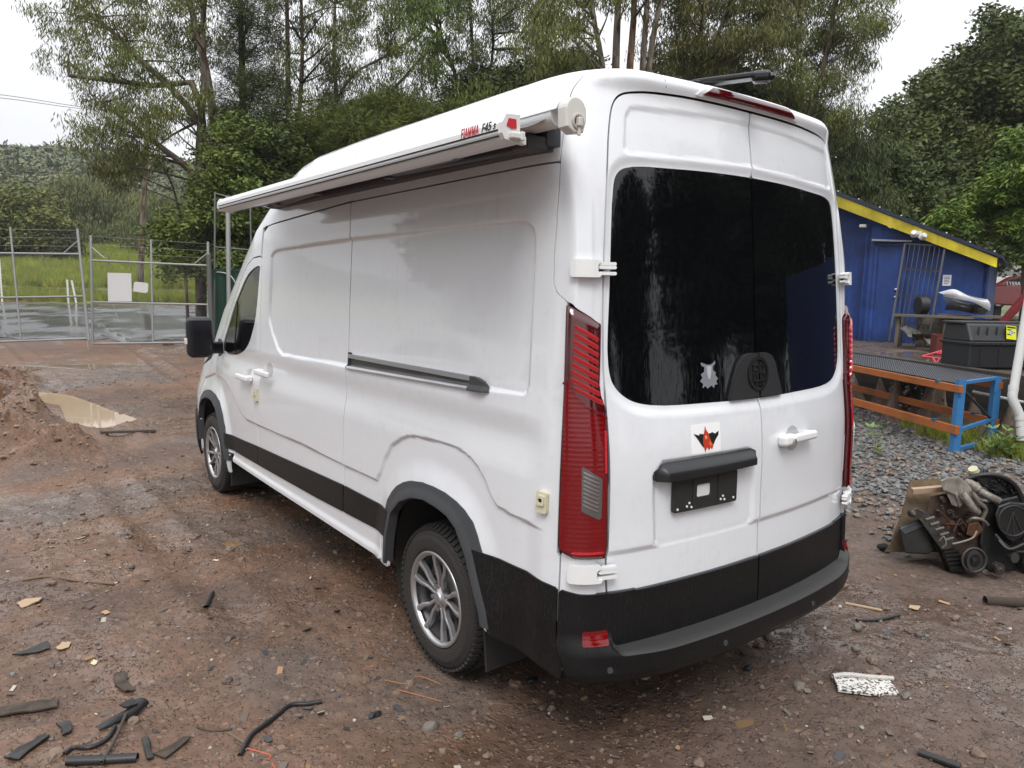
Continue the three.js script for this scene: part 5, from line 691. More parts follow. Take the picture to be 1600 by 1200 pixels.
// power pole and lines
{
  const b = at(217, 446, 38), base = V3(b.x, ground(b.x, b.z) - .2, b.z), t = thing('power_pole', 'tall leaning timber power pole with a crossarm, beyond the gates', 'pole', base.toArray()); const L = (x, y) => at(x, y, 38).sub(base);
  const wood = mat([.24, .22, .18], .9, { map: rep(barkTex, 2, 4) });
  add('pole', rod(V3(0, 0, 0), L(231, 178), .17, .12, 12), wood, t); add('crossarm', bar(L(217, 184), L(251, 182), .12, .12), wood, t); add('lower_crossarm', bar(L(226, 271), L(236, 267), .1, .1), wood, t);
  for (const x of [219, 233, 249]) add('insulator', rod(L(x, 182), L(x, 177), .05, .05, 8), mat([.5, .5, .48], .3), t);
  const wm = mat([.03, .03, .032], .7), wire = (pts, d0, d1, label, grp) => { const n = pts.length, v = pts.map(([x, y], i) => at(x, y, lerp(d0, d1, i / (n - 1)))); const g = tube(v, .012, 24, 4); solo('power_line', g, wm, label, 'cable', grp); };
  wire([[-200, 132], [0, 148], [120, 166], [219, 178]], 30, 38, 'upper overhead wire running to the crossarm of the power pole', 'overhead wires'); wire([[-200, 138], [0, 153], [120, 169], [233, 178]], 30, 38, 'upper overhead wire running to the crossarm of the power pole', 'overhead wires'); wire([[-200, 262], [0, 267], [120, 271], [230, 270]], 32, 38, 'lower black service cable fixed below the crossarm of the power pole'); wire([[230, 270], [290, 283], [380, 300]], 38, 34, 'thin service cable leaving the power pole towards the trees'); wire([[249, 178], [300, 190], [420, 206]], 38, 40, 'pale overhead wire leaving the pole crossarm towards the trees');
}
// small things along the road
{
  const wp = mat([.75, .75, .72], .6);
  for (const [x, y, x1, y1, l] of [[119, 463, 112, 438, 'leaning white guide post on the road verge'], [106, 458, 105, 437, 'upright thin white guide post on the road verge'], [2, 452, -1, 405, 'white guide post at the bend of the road']]) { const a = at(x, y, 31), b = at(x1, y1, 31); a.y = ground(a.x, a.z) - .1; solo('guide_post', bar(a, b, .06, .12), wp, l, 'post'); }
  const c = at(262, 527, 18.8); const g = box(.24, .13, .2, 0, .05, 0, .02); const o = solo('timber_block', g, mat([.10, .07, .05], .85), 'short dark timber block in the grass inside the gate', 'block'); o.position.set(c.x, ground(c.x, c.z), c.z);
  const pm = mat([.16, .14, .11], .9); for (const [x, y] of [[68, 425], [171, 420], [201, 421], [300, 418]]) { const a = at(x, y, 52), h = 1.2; const q = solo('paddock_post', cyl(.06, .07, h, 8).translate(0, h / 2, 0), pm, 'short timber post of the paddock fence', 'post', 'paddock fence posts'); q.position.set(a.x, ground(a.x, a.z) - .05, a.z); }
}
// grass on verge and paddock
{
  const r = rng(55), l = []; for (let i = 0; i < 14; i++) { const a = r() * 6.28, d = V3(Math.cos(a) * .45, 1, Math.sin(a) * .45).normalize(); l.push([V3((r() - .5) * .35, 0, (r() - .5) * .35), d, d.clone().cross(V3(Math.sin(a), 0, -Math.cos(a) + .01)).normalize(), .5 + .5 * r(), .05]); }
  const g = leafGeo(l), spots = [];
  const put = (x, z, s) => { const k = .7 + .6 * r(), w = r(); spots.push([x, ground(x, z) - .02, z, s, [lerp(.17, .31, w) * k, lerp(.24, .31, w) * k, .04 * k]]); };
  for (let i = 0; i < 26000; i++) { const q = 31.5 + 62 * r() * r() ** .3, sd = -1.0 + .75 * r(), x = -2.747 + .6064 * q + .7952 * sd * q, z = 1.852 - .7952 * q + .6064 * sd * q; if (q > 37.4 && q < 41.8) continue; put(x, z, q < 38 ? .28 + .25 * r() : .35 + .5 * r()); }
  for (let i = 0; i < 2600; i++) { const q = 17.2 + 2.2 * r(), sd = -.44 + .26 * r(), x = -2.747 + .6064 * q + .7952 * sd * q, z = 1.852 - .7952 * q + .6064 * sd * q; if (fbm(x, z, 3) < .42) continue; put(x, z, .10 + .12 * r()); }
  for (let i = 0; i < 900; i++) { const t = r(), x = lerp(6.9, 9.2, t) + (r() - .5) * .5 - .15, z = lerp(-.9, -4.6, t) + (r() - .5) * .5; if (wallSide(x, z) > -.03 || fbm(x * 2, z * 2, 2) < .45) continue; put(x, z, .12 + .18 * r()); }
  for (let i = 0; i < 500; i++) { const x = 6.9 + 1.5 * r(), z = -1.2 + 1.0 * r(); if (wallSide(x, z) > -.03) continue; put(x, z, .12 + .22 * r()); }
  const m = mat([1, 1, 1], .6, { side: THREE.DoubleSide }); const o = new THREE.InstancedMesh(g, m, spots.length); o.name = 'grass'; o.userData = { kind: 'stuff', label: 'long green grass on paddock, verge and gravel edge', category: 'grass' }; o.castShadow = o.receiveShadow = true;
  const q = new THREE.Quaternion(), M = new THREE.Matrix4(); spots.forEach(([x, y, z, s, c], i) => { q.setFromAxisAngle(V3(0, 1, 0), r() * 6.28); M.compose(V3(x, y, z), q, V3(s, s * (.8 + .4 * r()), s)); o.setMatrixAt(i, M); o.setColorAt(i, lin(...c)); }); scene.add(o);
}
// ---------------------------------------------------------------- right side: retaining wall, racking, shed, junk
const steelBlue = mat([.045, .20, .46], .5, { map: rep(tex(256, 256, (u, v) => { const n = fbm(u * 8, v * 8, 4, 8), w = sstep(.62, .74, n); const c = .9 + .1 * fbm(u * 30, v * 30, 2, 30); return [lerp(c, .62, w * .6), lerp(c, .55, w * .5), lerp(c, .5, w * .5)]; }), 3, 3) });
const orange = mat([.42, .125, .028], .55, { map: rep(tex(256, 256, (u, v) => { const n = fbm(u * 6, v * 10, 4, 6), w = sstep(.56, .7, n); const c = .88 + .14 * fbm(u * 30, v * 30, 2, 30); return [c * lerp(1, .55, w), c * lerp(1, .62, w), c * lerp(1, .8, w)]; }), 2, 2) });
const grime = tex(512, 512, (u, v) => { const n = fbm(u * 5, v * 5, 5, 5), s = fbm(u * 30, v * 4, 3); const c = .55 + .5 * n * (.6 + .6 * s); return [c, c * .97, c * .93]; });
const matte = (c, r = .7) => mat(c, r, { map: rep(grime, 1.3, 1.3) });
{
  const dx = wallB[0] - wallA[0], dz = wallB[1] - wallA[1], l = Math.hypot(dx, dz), u = [dx / l, dz / l]; const a = V3(wallA[0] - u[0] * 6 + wallN[0] * .08, .36, wallA[1] - u[1] * 6 + wallN[1] * .08), b = V3(wallB[0] + u[0] * 5 + wallN[0] * .08, .36, wallB[1] + u[1] * 5 + wallN[1] * .08);
  solo('retaining_wall', bar(a, b, .16, 1.0, .015), mat([.075, .068, .06], .85, { map: rep(grime, 2, 2) }), 'dark stained concrete retaining wall behind the racking', 'wall');
}
// pallet racking used as a platform
{
  const O = V3(6.43, 0, -1.66), t = thing('pallet_racking', 'blue and orange pallet racking laid out as a low mesh platform', 'racking', [O.x, 0, O.z]);
  const ax = V3(.53, 0, -.848), bx = V3(.957, 0, .12).multiplyScalar(.80), P = (a, b, y) => V3(0, y, 0).addScaledVector(ax, a).addScaledVector(bx, b);
  const ends = [0, 3.4];
  for (const a of ends) for (const b of [0, 1]) {
    const sh = new THREE.Shape([[-.0425, 0], [.0425, 0], [.0425, .91], [-.0425, .91]].map(([x, y]) => new THREE.Vector2(x, y)));
    if (a === 0) for (let k = 0; k < 11; k++) for (const q of [-.020, .020]) { const h = new THREE.Path(); h.absellipse(q, .05 + k * .078, .0075, .014, 0, 6.2832, false, 0); sh.holes.push(h); }
    const plate = (x, z, w, d2) => new THREE.BoxGeometry(w, .91, d2).translate(x, .455, z), face = new THREE.ExtrudeGeometry(sh, { depth: .004, bevelEnabled: false, curveSegments: 6 }).translate(0, 0, .034), face2 = face.clone().rotateY(Math.PI / 2).translate(.004, 0, 0);
    void face2; const g = merge([face, plate(-.0405, 0, .004, .068), plate(.0405, 0, .004, .068)]).rotateY(-.56), c = P(a, b, -.03), up = add('upright', g.translate(c.x, c.y, c.z), steelBlue, t);
    if (a === 0) add('foot_plate', box(.14, .012, .13, ...P(a, b, .008).toArray()), steelBlue, up);
  }
  for (const [y, b, h] of [[.775, -.06, .085], [.775, 1.05, .085], [.30, -.06, .10], [.32, 1.05, .09]]) { const bm = add('beam', bar(P(-.06, b, y), P(3.5, b, y), .05, h, .004), orange, t); for (const a of [.02]) add('beam_bolt', new THREE.SphereGeometry(.014, 8, 6).translate(...P(a, b, y).add(V3(-.024, 0, .012)).toArray()), mat([.3, .28, .26], .4, { metalness: .7 }), bm); add('beam_clip', bar(P(.30, b, y + h / 2 + .004), P(.36, b, y + h / 2 + .004), .07, .03), mat([.02, .10, .16], .6), bm); }
  for (const a of ends) { add('cross_tie', bar(P(a, 0, .84), P(a, 1, .86), .045, .035), steelBlue, t); add('cross_tie', bar(P(a, 0, .28), P(a, 1, .36), .04, .035), steelBlue, t); add('cross_tie', bar(P(a, .05, .06), P(a, 1, .09), .05, .04), steelBlue, t); add('diagonal_brace', bar(P(a, .04, .78), P(a, .97, .36), .028, .02), mat([.03, .035, .04], .5), t); add('diagonal_brace', bar(P(a, .97, .34), P(a, .6, .1), .02, .02), mat([.03, .035, .04], .5), t); }
  // expanded-metal deck: two skewed layers of strands
  const W = 1.25, L = 3.5, st = []; for (const s of [1, -1]) for (let o = -W; o < L + W; o += .055) { let u0 = o, u1 = o + s * W, v0 = 0, v1 = W; if (s > 0) { if (u0 < 0) { v0 = -u0; u0 = 0; } if (u1 > L) { v1 = L - o; u1 = L; } } else { if (u0 > L) { v0 = u0 - L; u0 = L; } if (u1 < 0) { v1 = o; u1 = 0; } } if (v1 - v0 < .03) continue; const q = (u, v) => P(u, -.04 + v / W * 1.5, .832 + (s > 0 ? .004 : 0)); st.push(bar(q(u0, v0), q(u1, v1), .012, .006)); }
  const dk2 = add('mesh_deck', merge(st), mat([.10, .105, .115], .5, { metalness: .5 }), t); dk2.userData.kind = 'stuff';
}
// the blue shed
{
  const A = V3(11.95, .80, -9.75), dir = V3(.303, 0, .953), nrm = V3(-.953, 0, .303), t = thing('blue_shed', 'dark blue workshop shed with a yellow sloping fascia', 'shed', [A.x, A.y, A.z]);
  const M = new THREE.Matrix4().makeBasis(dir, V3(0, 1, 0), dir.clone().cross(V3(0, 1, 0)).normalize()), place = (g) => g.applyMatrix4(M);    // local x along the wall, y up, z away from the yard
  const zs = dir.clone().cross(V3(0, 1, 0)).normalize().dot(nrm) > 0 ? 1 : -1;   // +1 when local +z faces the yard
  const blue = mat([.020, .080, .38], .5, { map: rep(grime, .5, .5) }), yellow = mat([.86, .74, .03], .5, { map: rep(grime, .4, .4) }), roofM = mat([.018, .024, .05], .4);
  const top = (x) => 4.49 - (x - 0) * .449, ext = (pts, d, z) => { const g = new THREE.ExtrudeGeometry(new THREE.Shape(pts.map(([x, y]) => new THREE.Vector2(x, y))), { depth: d, bevelEnabled: false }); return place(g.translate(0, 0, z)); };
  const front = zs > 0 ? [-.10, .10] : [0, .10];
  add('wall', ext([[3.62, 0], [5.86, 0], [5.86, top(5.86) - .08], [3.62, top(3.62) - .08]], .10, zs > 0 ? -.10 : 0), blue, t);
  for (let k = 0; k < 1; k++) add('recessed_wall', ext([[-.4, 0], [3.62, 0], [3.62, top(3.62) - .2], [-.4, top(-.4) - .2]], .10, zs > 0 ? -.5 : .4), blue, t);
  add('return_wall', ext([[3.60, 0], [3.70, 0], [3.70, top(3.7) - .1], [3.60, top(3.6) - .1]], .5, zs > 0 ? -.5 : 0), blue, t);
  add('end_wall', ext([[5.80, 0], [5.90, 0], [5.90, top(5.9) - .1], [5.80, top(5.8) - .1]], 4, zs > 0 ? -4 : 0), blue, t);
  const F = zs > 0 ? .28 : -.32;
  add('fascia', ext([[-.6, top(-.6) - .29], [6.02, top(6.02) - .20], [6.02, top(6.02) - .02], [-.6, top(-.6)]], .04, F), yellow, t);
  add('fascia_patch', ext([[4.05, top(4.05) - .245], [4.12, top(4.12) - .245], [4.12, top(4.12) - .07], [4.05, top(4.05) - .07]], .05, F + (zs > 0 ? 0 : -.01)), mat([.55, .40, .06], .6), t);
  add('roof', ext([[-.8, top(-.8) + .01], [6.10, top(6.1) + .01], [6.10, top(6.1) + .07], [-.8, top(-.8) + .09]], 5.2, zs > 0 ? -4.85 : -.36), roofM, t);
  for (let k = 0; k < 9; k++) { const x = 2.6 + k * .42; add('roof_screw', place(new THREE.SphereGeometry(.018, 6, 5).translate(x, top(x) + .085, F)), mat([.6, .6, .6], .4), t); }
  const dz = zs > 0 ? .02 : -.04; // door
  const door = add('door', ext([[3.86, 0], [4.34, 0], [4.34, 2.06], [3.86, 2.06]], .03, zs > 0 ? .0 : -.03), blue, t);
  for (const [x0, x1, y0, y1] of [[3.80, 3.86, 0, 2.10], [4.34, 4.40, 0, 2.10], [3.80, 4.40, 2.06, 2.12]]) add('door_frame', ext([[x0, y0], [x1, y0], [x1, y1], [x0, y1]], .06, zs > 0 ? .0 : -.06), blue, door);
  add('rain_hood', ext([[3.74, 2.16], [4.50, 2.12], [4.50, 2.15], [3.74, 2.20]], .18, zs > 0 ? 0 : -.18), mat([.25, .27, .32], .5), door);
  for (const y of [.98, 1.14]) add('door_knob', place(new THREE.SphereGeometry(.035, 10, 8).translate(4.26, y, dz * 1.8)), chrome, door);
  const wl = add('flood_light', place(merge([new THREE.CylinderGeometry(.05, .07, .10, 12).rotateX(1.1).translate(4.55, top(4.55) - .17, F + zs * .09), new THREE.CylinderGeometry(.05, .07, .10, 12).rotateX(1.1).rotateY(.8).translate(4.72, top(4.7) - .16, F + zs * .09), box(.12, .07, .05, 4.63, top(4.63) - .12, F + zs * .05)])), mat([.65, .65, .63], .35), t); void wl;
  add('eave_lamp', place(box(.14, .07, .10, 3.55, top(3.55) - .42, F - zs * .1, .02)), mat([.55, .53, .48], .5), t);
  // paper notice
  const cv = document.createElement('canvas'); cv.width = 64; cv.height = 96; const cx = cv.getContext('2d'); cx.fillStyle = '#d9d9dc'; cx.fillRect(0, 0, 64, 96); cx.fillStyle = '#55586a'; for (const [y, w] of [[16, 40], [30, 44], [44, 36], [58, 44], [72, 30]]) cx.fillRect(10, y, w, 6);
  const ct = new THREE.CanvasTexture(cv); ct.colorSpace = THREE.SRGBColorSpace; const c = at(1479, 438, 14.93);
  const nt = solo('wall_notice', new THREE.BoxGeometry(.15, .22, .004), [0, 1, 2, 3, 4, 5].map(() => new THREE.MeshPhysicalMaterial({ map: ct, roughness: .7 }))[0], 'small white printed notice pasted on the blue shed wall', 'notice'); nt.position.copy(c); nt.rotation.y = Math.atan2(nrm.x, nrm.z);
  // put the notice on the wall plane
  const d0 = c.clone().sub(A).dot(nrm); nt.position.addScaledVector(nrm, -d0 + .012);
}
// steel security gate leaning on the shed
{
  const c = { tl: at(1414, 381, 15.05), tr: at(1477, 384, 14.75), bl: at(1389, 534, 14.45), br: at(1449, 541, 14.15) }, o = c.bl, t = thing('security_gate', 'rusty steel bar security gate leaning against the blue shed', 'gate', [o.x, o.y, o.z]), s = mat([.085, .085, .095], .55, { metalness: .4, map: rep(grime, 2, 2) }), L = (u, v) => c.bl.clone().lerp(c.br, u).lerp(c.tl.clone().lerp(c.tr, u), v).sub(o);
  for (const [a, b] of [[[0, 0], [0, 1]], [[1, 0], [1, 1]]]) add('stile', bar(L(...a), L(...b), .035, .035), s, t);
  for (const v of [.20, .47, .74, 1]) add('rail', bar(L(0, v), L(1, v), .03, .03), s, t);
  for (let k = 1; k < 8; k++) add('bar', rod(L(k / 8, 0), L(k / 8, 1), .008, .008, 6), s, t);
}
// bench and junk in front of the shed
{
  const bd = mat([.22, .20, .17], .85, { map: rep(grime, 1, 1) }), a = at(1398, 489, 14.3), b = at(1568, 500, 13.4), y = 1.44; const o = V3(a.x, .82, a.z), t = thing('work_bench', 'rough long timber bench along the blue shed wall', 'bench', o.toArray()), L = (u, w, yy) => V3(a.x, yy, a.z).lerp(V3(b.x, yy, b.z), u).addScaledVector(V3(-.953, 0, .303), w).sub(o);
  add('plank', bar(L(0, .10, y), L(.74, .10, y - .01), .26, .045), bd, t); add('plank', bar(L(.40, -.2, y + .02), L(1.1, -.2, y + .01), .28, .045), bd, t);
  for (const u of [.05, .5, 1.0]) { add('leg', bar(L(u, .1, .82), L(u, .1, y - .02), .07, .07), bd, t); add('leg', bar(L(u, -.25, .82), L(u, -.25, y - .02), .07, .07), bd, t); }
  add('back_panel', bar(L(.2, -.36, 1.10), L(1.1, -.36, 1.10), .02, .6), bd, t);
  // brake drum
  const dr = at(1440, 478, 14.25), d = thing('brake_drum', 'black wheel drum standing upright on the bench', 'drum', [dr.x, 1.44, dr.z], .9); add('drum', new THREE.CylinderGeometry(.17, .17, .16, 28).rotateX(Math.PI / 2).translate(0, .19, 0), mat([.02, .02, .02], .5), d); add('hub', new THREE.TorusGeometry(.09, .03, 8, 24).translate(0, .19, .085), mat([.12, .10, .08], .5, { metalness: .6 }), d); add('bore', new THREE.CylinderGeometry(.04, .04, .02, 16).rotateX(Math.PI / 2).translate(0, .19, .085), linerAndVoid, d);
  // silver bumper skin on top of a black one
  const skinOf = (name, label, m, pts, dep, th) => { const c = pts.map(([x, yy]) => [x, yy]), o2 = at(pts[0][0], pts[0][1], dep), n = 26, pos = [], idx = []; const topC = new THREE.CatmullRomCurve3(c.slice(0, c.length / 2).map(([x, yy], i) => at(x, yy, dep - .25 * Math.sin(i / (c.length / 2 - 1) * Math.PI)).sub(o2))), botC = new THREE.CatmullRomCurve3(c.slice(c.length / 2).reverse().map(([x, yy], i) => at(x, yy, dep - .05 - .32 * Math.sin(i / (c.length / 2 - 1) * Math.PI)).sub(o2))); for (let i = 0; i <= n; i++) { const A = topC.getPoint(i / n), B = botC.getPoint(i / n); for (let j = 0; j <= 6; j++) { const p = A.clone().lerp(B, j / 6).addScaledVector(CAMB.F, -th * Math.sin(j / 6 * Math.PI)); pos.push(p.x, p.y, p.z); } } for (let i = 0; i < n; i++) for (let j = 0; j < 6; j++) { const q = i * 7 + j; idx.push(q, q + 7, q + 8, q, q + 8, q + 1); } const g = new THREE.BufferGeometry(); g.setAttribute('position', new THREE.Float32BufferAttribute(pos, 3)); g.setAttribute('uv', new THREE.Float32BufferAttribute(new Float32Array(pos.length / 3 * 2), 2)); g.setIndex(idx); g.computeVertexNormals(); const s = solo(name, g, m, label, 'bumper'); s.position.copy(o2); return s; };
  skinOf('bumper_skin', 'curved silver bumper cover lying on the bench', mat([.50, .51, .52], .3, { clearcoat: 1 }), [[1466, 457], [1490, 452], [1515, 462], [1543, 468], [1546, 486], [1520, 472], [1500, 468], [1474, 464]], 13.9, .06);
  skinOf('bumper_skin', 'black bumper cover with grille under the silver one', mat([.012, .012, .013], .35), [[1474, 466], [1495, 468], [1520, 474], [1546, 472], [1540, 490], [1520, 490], [1500, 486], [1476, 484]], 14.0, .08);
  const gr = at(1519, 474, 13.62), gt = thing('grille_insert', 'black mesh grille insert hanging off the bumper covers', 'grille', gr.toArray(), 1.1); for (let k = 0; k < 5; k++) add('bar', box(.26, .008, .01, 0, -.03 - k * .03, 0), blackGloss, gt); for (let k = 0; k < 7; k++) add('bar', box(.008, .16, .01, -.12 + k * .04, -.09, 0), blackGloss, gt);
  // scrap sheets and tub beneath
  const sm = mat([.30, .30, .29], .45, { metalness: .5, map: rep(grime, 2, 2) }); const r = rng(12); for (const [x, yy, dd, l] of [[1425, 520, 13.9, 'crumpled grey scrap panel under the bench beside the leaning gate'], [1452, 528, 13.6, 'bent pale scrap panel poking out under the bench'], [1462, 540, 13.3, 'flat torn scrap panel on the ground by the red tub']]) { const g = new THREE.PlaneGeometry(.55, .35, 10, 6), p = g.attributes.position; for (let i = 0; i < p.count; i++) p.setZ(i, .16 * (fbm(p.getX(i) * 5 + dd * 9, p.getY(i) * 5, 3) - .5)); g.rotateX(-.7 - r() * .5); g.rotateY(r() * 2); g.computeVertexNormals(); const c = at(x, yy, dd), s = solo('scrap_panel', g, sm, l, 'scrap'); s.position.set(c.x, Math.max(c.y, .95), c.z); }
  const rp = at(1495, 540, 12.4); const tub = solo('red_steel_tub', merge([box(.62, .34, .03, 0, .17, 0), box(.03, .34, .5, -.3, .17, -.25), box(.03, .34, .5, .3, .17, -.25), box(.62, .34, .03, 0, .17, -.5), box(.6, .03, .5, 0, .02, -.25)]), mat([.20, .035, .022], .7, { map: rep(grime, 1, 1) }), 'faded red steel tub on the ground in front of the bench', 'tub'); tub.position.set(rp.x, .82, rp.z); tub.rotation.y = -1.0;
  // red trolley frame
  const red = mat([.55, .035, .05], .4), q = (x, yy, dd = 11.2) => at(x, yy, dd), o3 = q(1441, 557), tr = thing('trolley_frame', 'bright red tubular trolley frame lying on the mesh deck', 'frame', o3.toArray()); for (const [p1, p2] of [[[1441, 557, 11.2], [1478, 562, 10.9]], [[1441, 557, 11.2], [1480, 546, 11.6]], [[1480, 546, 11.6], [1510, 550, 11.4]], [[1478, 562, 10.9], [1508, 552, 11.1]], [[1462, 552, 11.4], [1494, 556, 11.0]], [[1458, 560, 11.0], [1463, 571, 10.8]], [[1468, 561, 10.9], [1461, 571, 10.8]], [[1470, 549, 11.5], [1478, 562, 10.9]]]) add('tube', rod(q(...p1).sub(o3), q(...p2).sub(o3), .018, .018, 8), red, tr);
  const o4 = q(1562, 510, 10.9); const bm = solo('red_beam', bar(V3(0, 0, 0), q(1640, 420, 10.5).sub(o4), .09, .12), mat([.30, .025, .035], .45, { map: rep(grime, 1, 1) }), 'red steel beam rising diagonally behind the black tool box', 'beam'); bm.position.copy(o4);
}
// black plastic tool box
{
  const p = at(1512, 580, 10.1), t = thing('tool_box', 'large black plastic tool box with ribbed lid and yellow sticker', 'tool box', [p.x, .84, p.z], -.55), m = mat([.017, .018, .020], .5);
  const W = 1.15, D = .58; const body = add('body', box(W, .34, D, W / 2, .17, -D / 2, .03), m, t); add('rim', box(W + .05, .05, D + .05, W / 2, .345, -D / 2, .015), m, t);
  const lid = add('lid', (() => { const g = box(W, .26, D, W / 2, .49, -D / 2, .03), q = g.attributes.position; for (let i = 0; i < q.count; i++) { const y = q.getY(i); if (y > .5) { q.setZ(i, q.getZ(i) < -D / 2 ? q.getZ(i) : q.getZ(i) - .16 * (y - .5) / .12); q.setX(i, W / 2 + (q.getX(i) - W / 2) * (1 - .5 * (y - .5))); } } g.computeVertexNormals(); return g; })(), m, t);
  add('lid_rim', box(W + .03, .035, D * .74, W / 2, .622, -D / 2 - .10, .012), m, lid);
  for (let k = 0; k < 4; k++) for (const s of [0, .13]) add('lid_rib', box(.022, .17, .018, .14 + k * .27 + s, .49, .002 - .05, .006).rotateX(0), m, lid);
  for (let k = 0; k < 4; k++) add('body_rib', box(.024, .24, .018, .16 + k * .28, .17, .004, .006), m, body);
  for (let k = 0; k < 14; k++) add('rim_notch', box(.03, .03, .02, .08 + k * .077, .345, .022, .004), mat([.03, .03, .032], .5), body);
  const cv = document.createElement('canvas'); cv.width = cv.height = 128; const x = cv.getContext('2d'); x.fillStyle = '#d7d829'; x.fillRect(0, 0, 128, 128); x.fillStyle = '#2a2b2c'; x.font = 'bold 30px sans-serif'; x.fillRect(8, 8, 112, 16); x.fillRect(14, 34, 70, 12); x.fillRect(40, 54, 70, 14); x.fillRect(10, 78, 60, 12); x.fillStyle = '#cfd2d6'; x.beginPath(); x.arc(72, 62, 24, 0, 7); x.fill(); x.fillStyle = '#3a3c45'; x.fillRect(56, 52, 32, 8); x.fillRect(60, 66, 26, 8);
  const ct = new THREE.CanvasTexture(cv); ct.colorSpace = THREE.SRGBColorSpace; add('sticker', new THREE.PlaneGeometry(.15, .19).rotateX(-.25).rotateZ(-.1).translate(.60, .50, -.012 + .0), new THREE.MeshPhysicalMaterial({ map: ct, roughness: .5 }), lid);
}
// white downpipe and blue post
{
  const m = mat([.62, .62, .60], .4), o = at(1598, 705, 8.55), t = thing('downpipe', 'bent white plastic downpipe beside the racking', 'pipe', [o.x, 0, o.z]), L = (x, y) => at(x, y, 8.55).sub(V3(o.x, 0, o.z));
  add('upper_pipe', rod(L(1612, 440), L(1583, 612), .048, .048, 16), m, t); add('elbow', tube([L(1584, 606), L(1582, 622), L(1589, 640), L(1594, 652)], .052, 16, 14), m, t); add('lower_pipe', rod(L(1594, 650), L(1596, 688), .05, .05, 16), m, t); add('joint', rod(L(1593, 646), L(1594, 656), .056, .056, 16), m, t); add('joint', rod(L(1584, 602), L(1583, 610), .054, .054, 16), m, t);
  const b = at(1599, 720, 8.7); const p = thing('blue_post', 'short blue steel post standing behind the white downpipe', 'post', [b.x, -.05, b.z]); add('post', cyl(.06, .06, .72, 16).translate(0, .33, 0), mat([.016, .05, .22], .5), p); add('cap', cyl(.062, .062, .02, 16).translate(0, .70, 0), mat([.016, .05, .22], .5), p);
  const hp = solo('grey_conduit', rod(at(1520, 612, 9.2), at(1605, 630, 8.75), .02, .02, 8), mat([.45, .45, .43], .5), 'thin grey conduit fixed along the retaining wall', 'pipe'); void hp;
  // weeds
  const r = rng(8), wm = mat([.12, .19, .035], .6, { side: THREE.DoubleSide });
  for (const [px, py, n, l] of [[1575, 700, 16, 'leafy weed growing up against the blue post'], [1548, 735, 10, 'short weed in the grass beside the broken engine'], [1375, 632, 9, 'weed sprouting under the orange beam']]) { const c = at(px, py, 8.3), base = V3(c.x, ground(c.x, c.z), c.z), ls = []; for (let k = 0; k < n; k++) { const a = r() * 6.28, h = .05 + .34 * r(), p = V3(Math.cos(a) * .10 * r(), h, Math.sin(a) * .1 * r()); for (let j = 0; j < 3; j++) { const d = V3(Math.cos(a + j), .25, Math.sin(a + j)).normalize(); ls.push([p, d, d.clone().cross(V3(0, 1, .2)).normalize(), .09 + .07 * r(), .045]); } } const t2 = thing('weed', l, 'plant', base.toArray()); add('leaves', leafGeo(ls), wm, t2); add('stem', merge(Array.from({ length: 4 }, (_, k) => rod(V3(0, 0, 0), V3(.06 * Math.cos(k * 1.7), .36, .06 * Math.sin(k * 1.7)), .004, .002, 5))), wm, t2); }
}
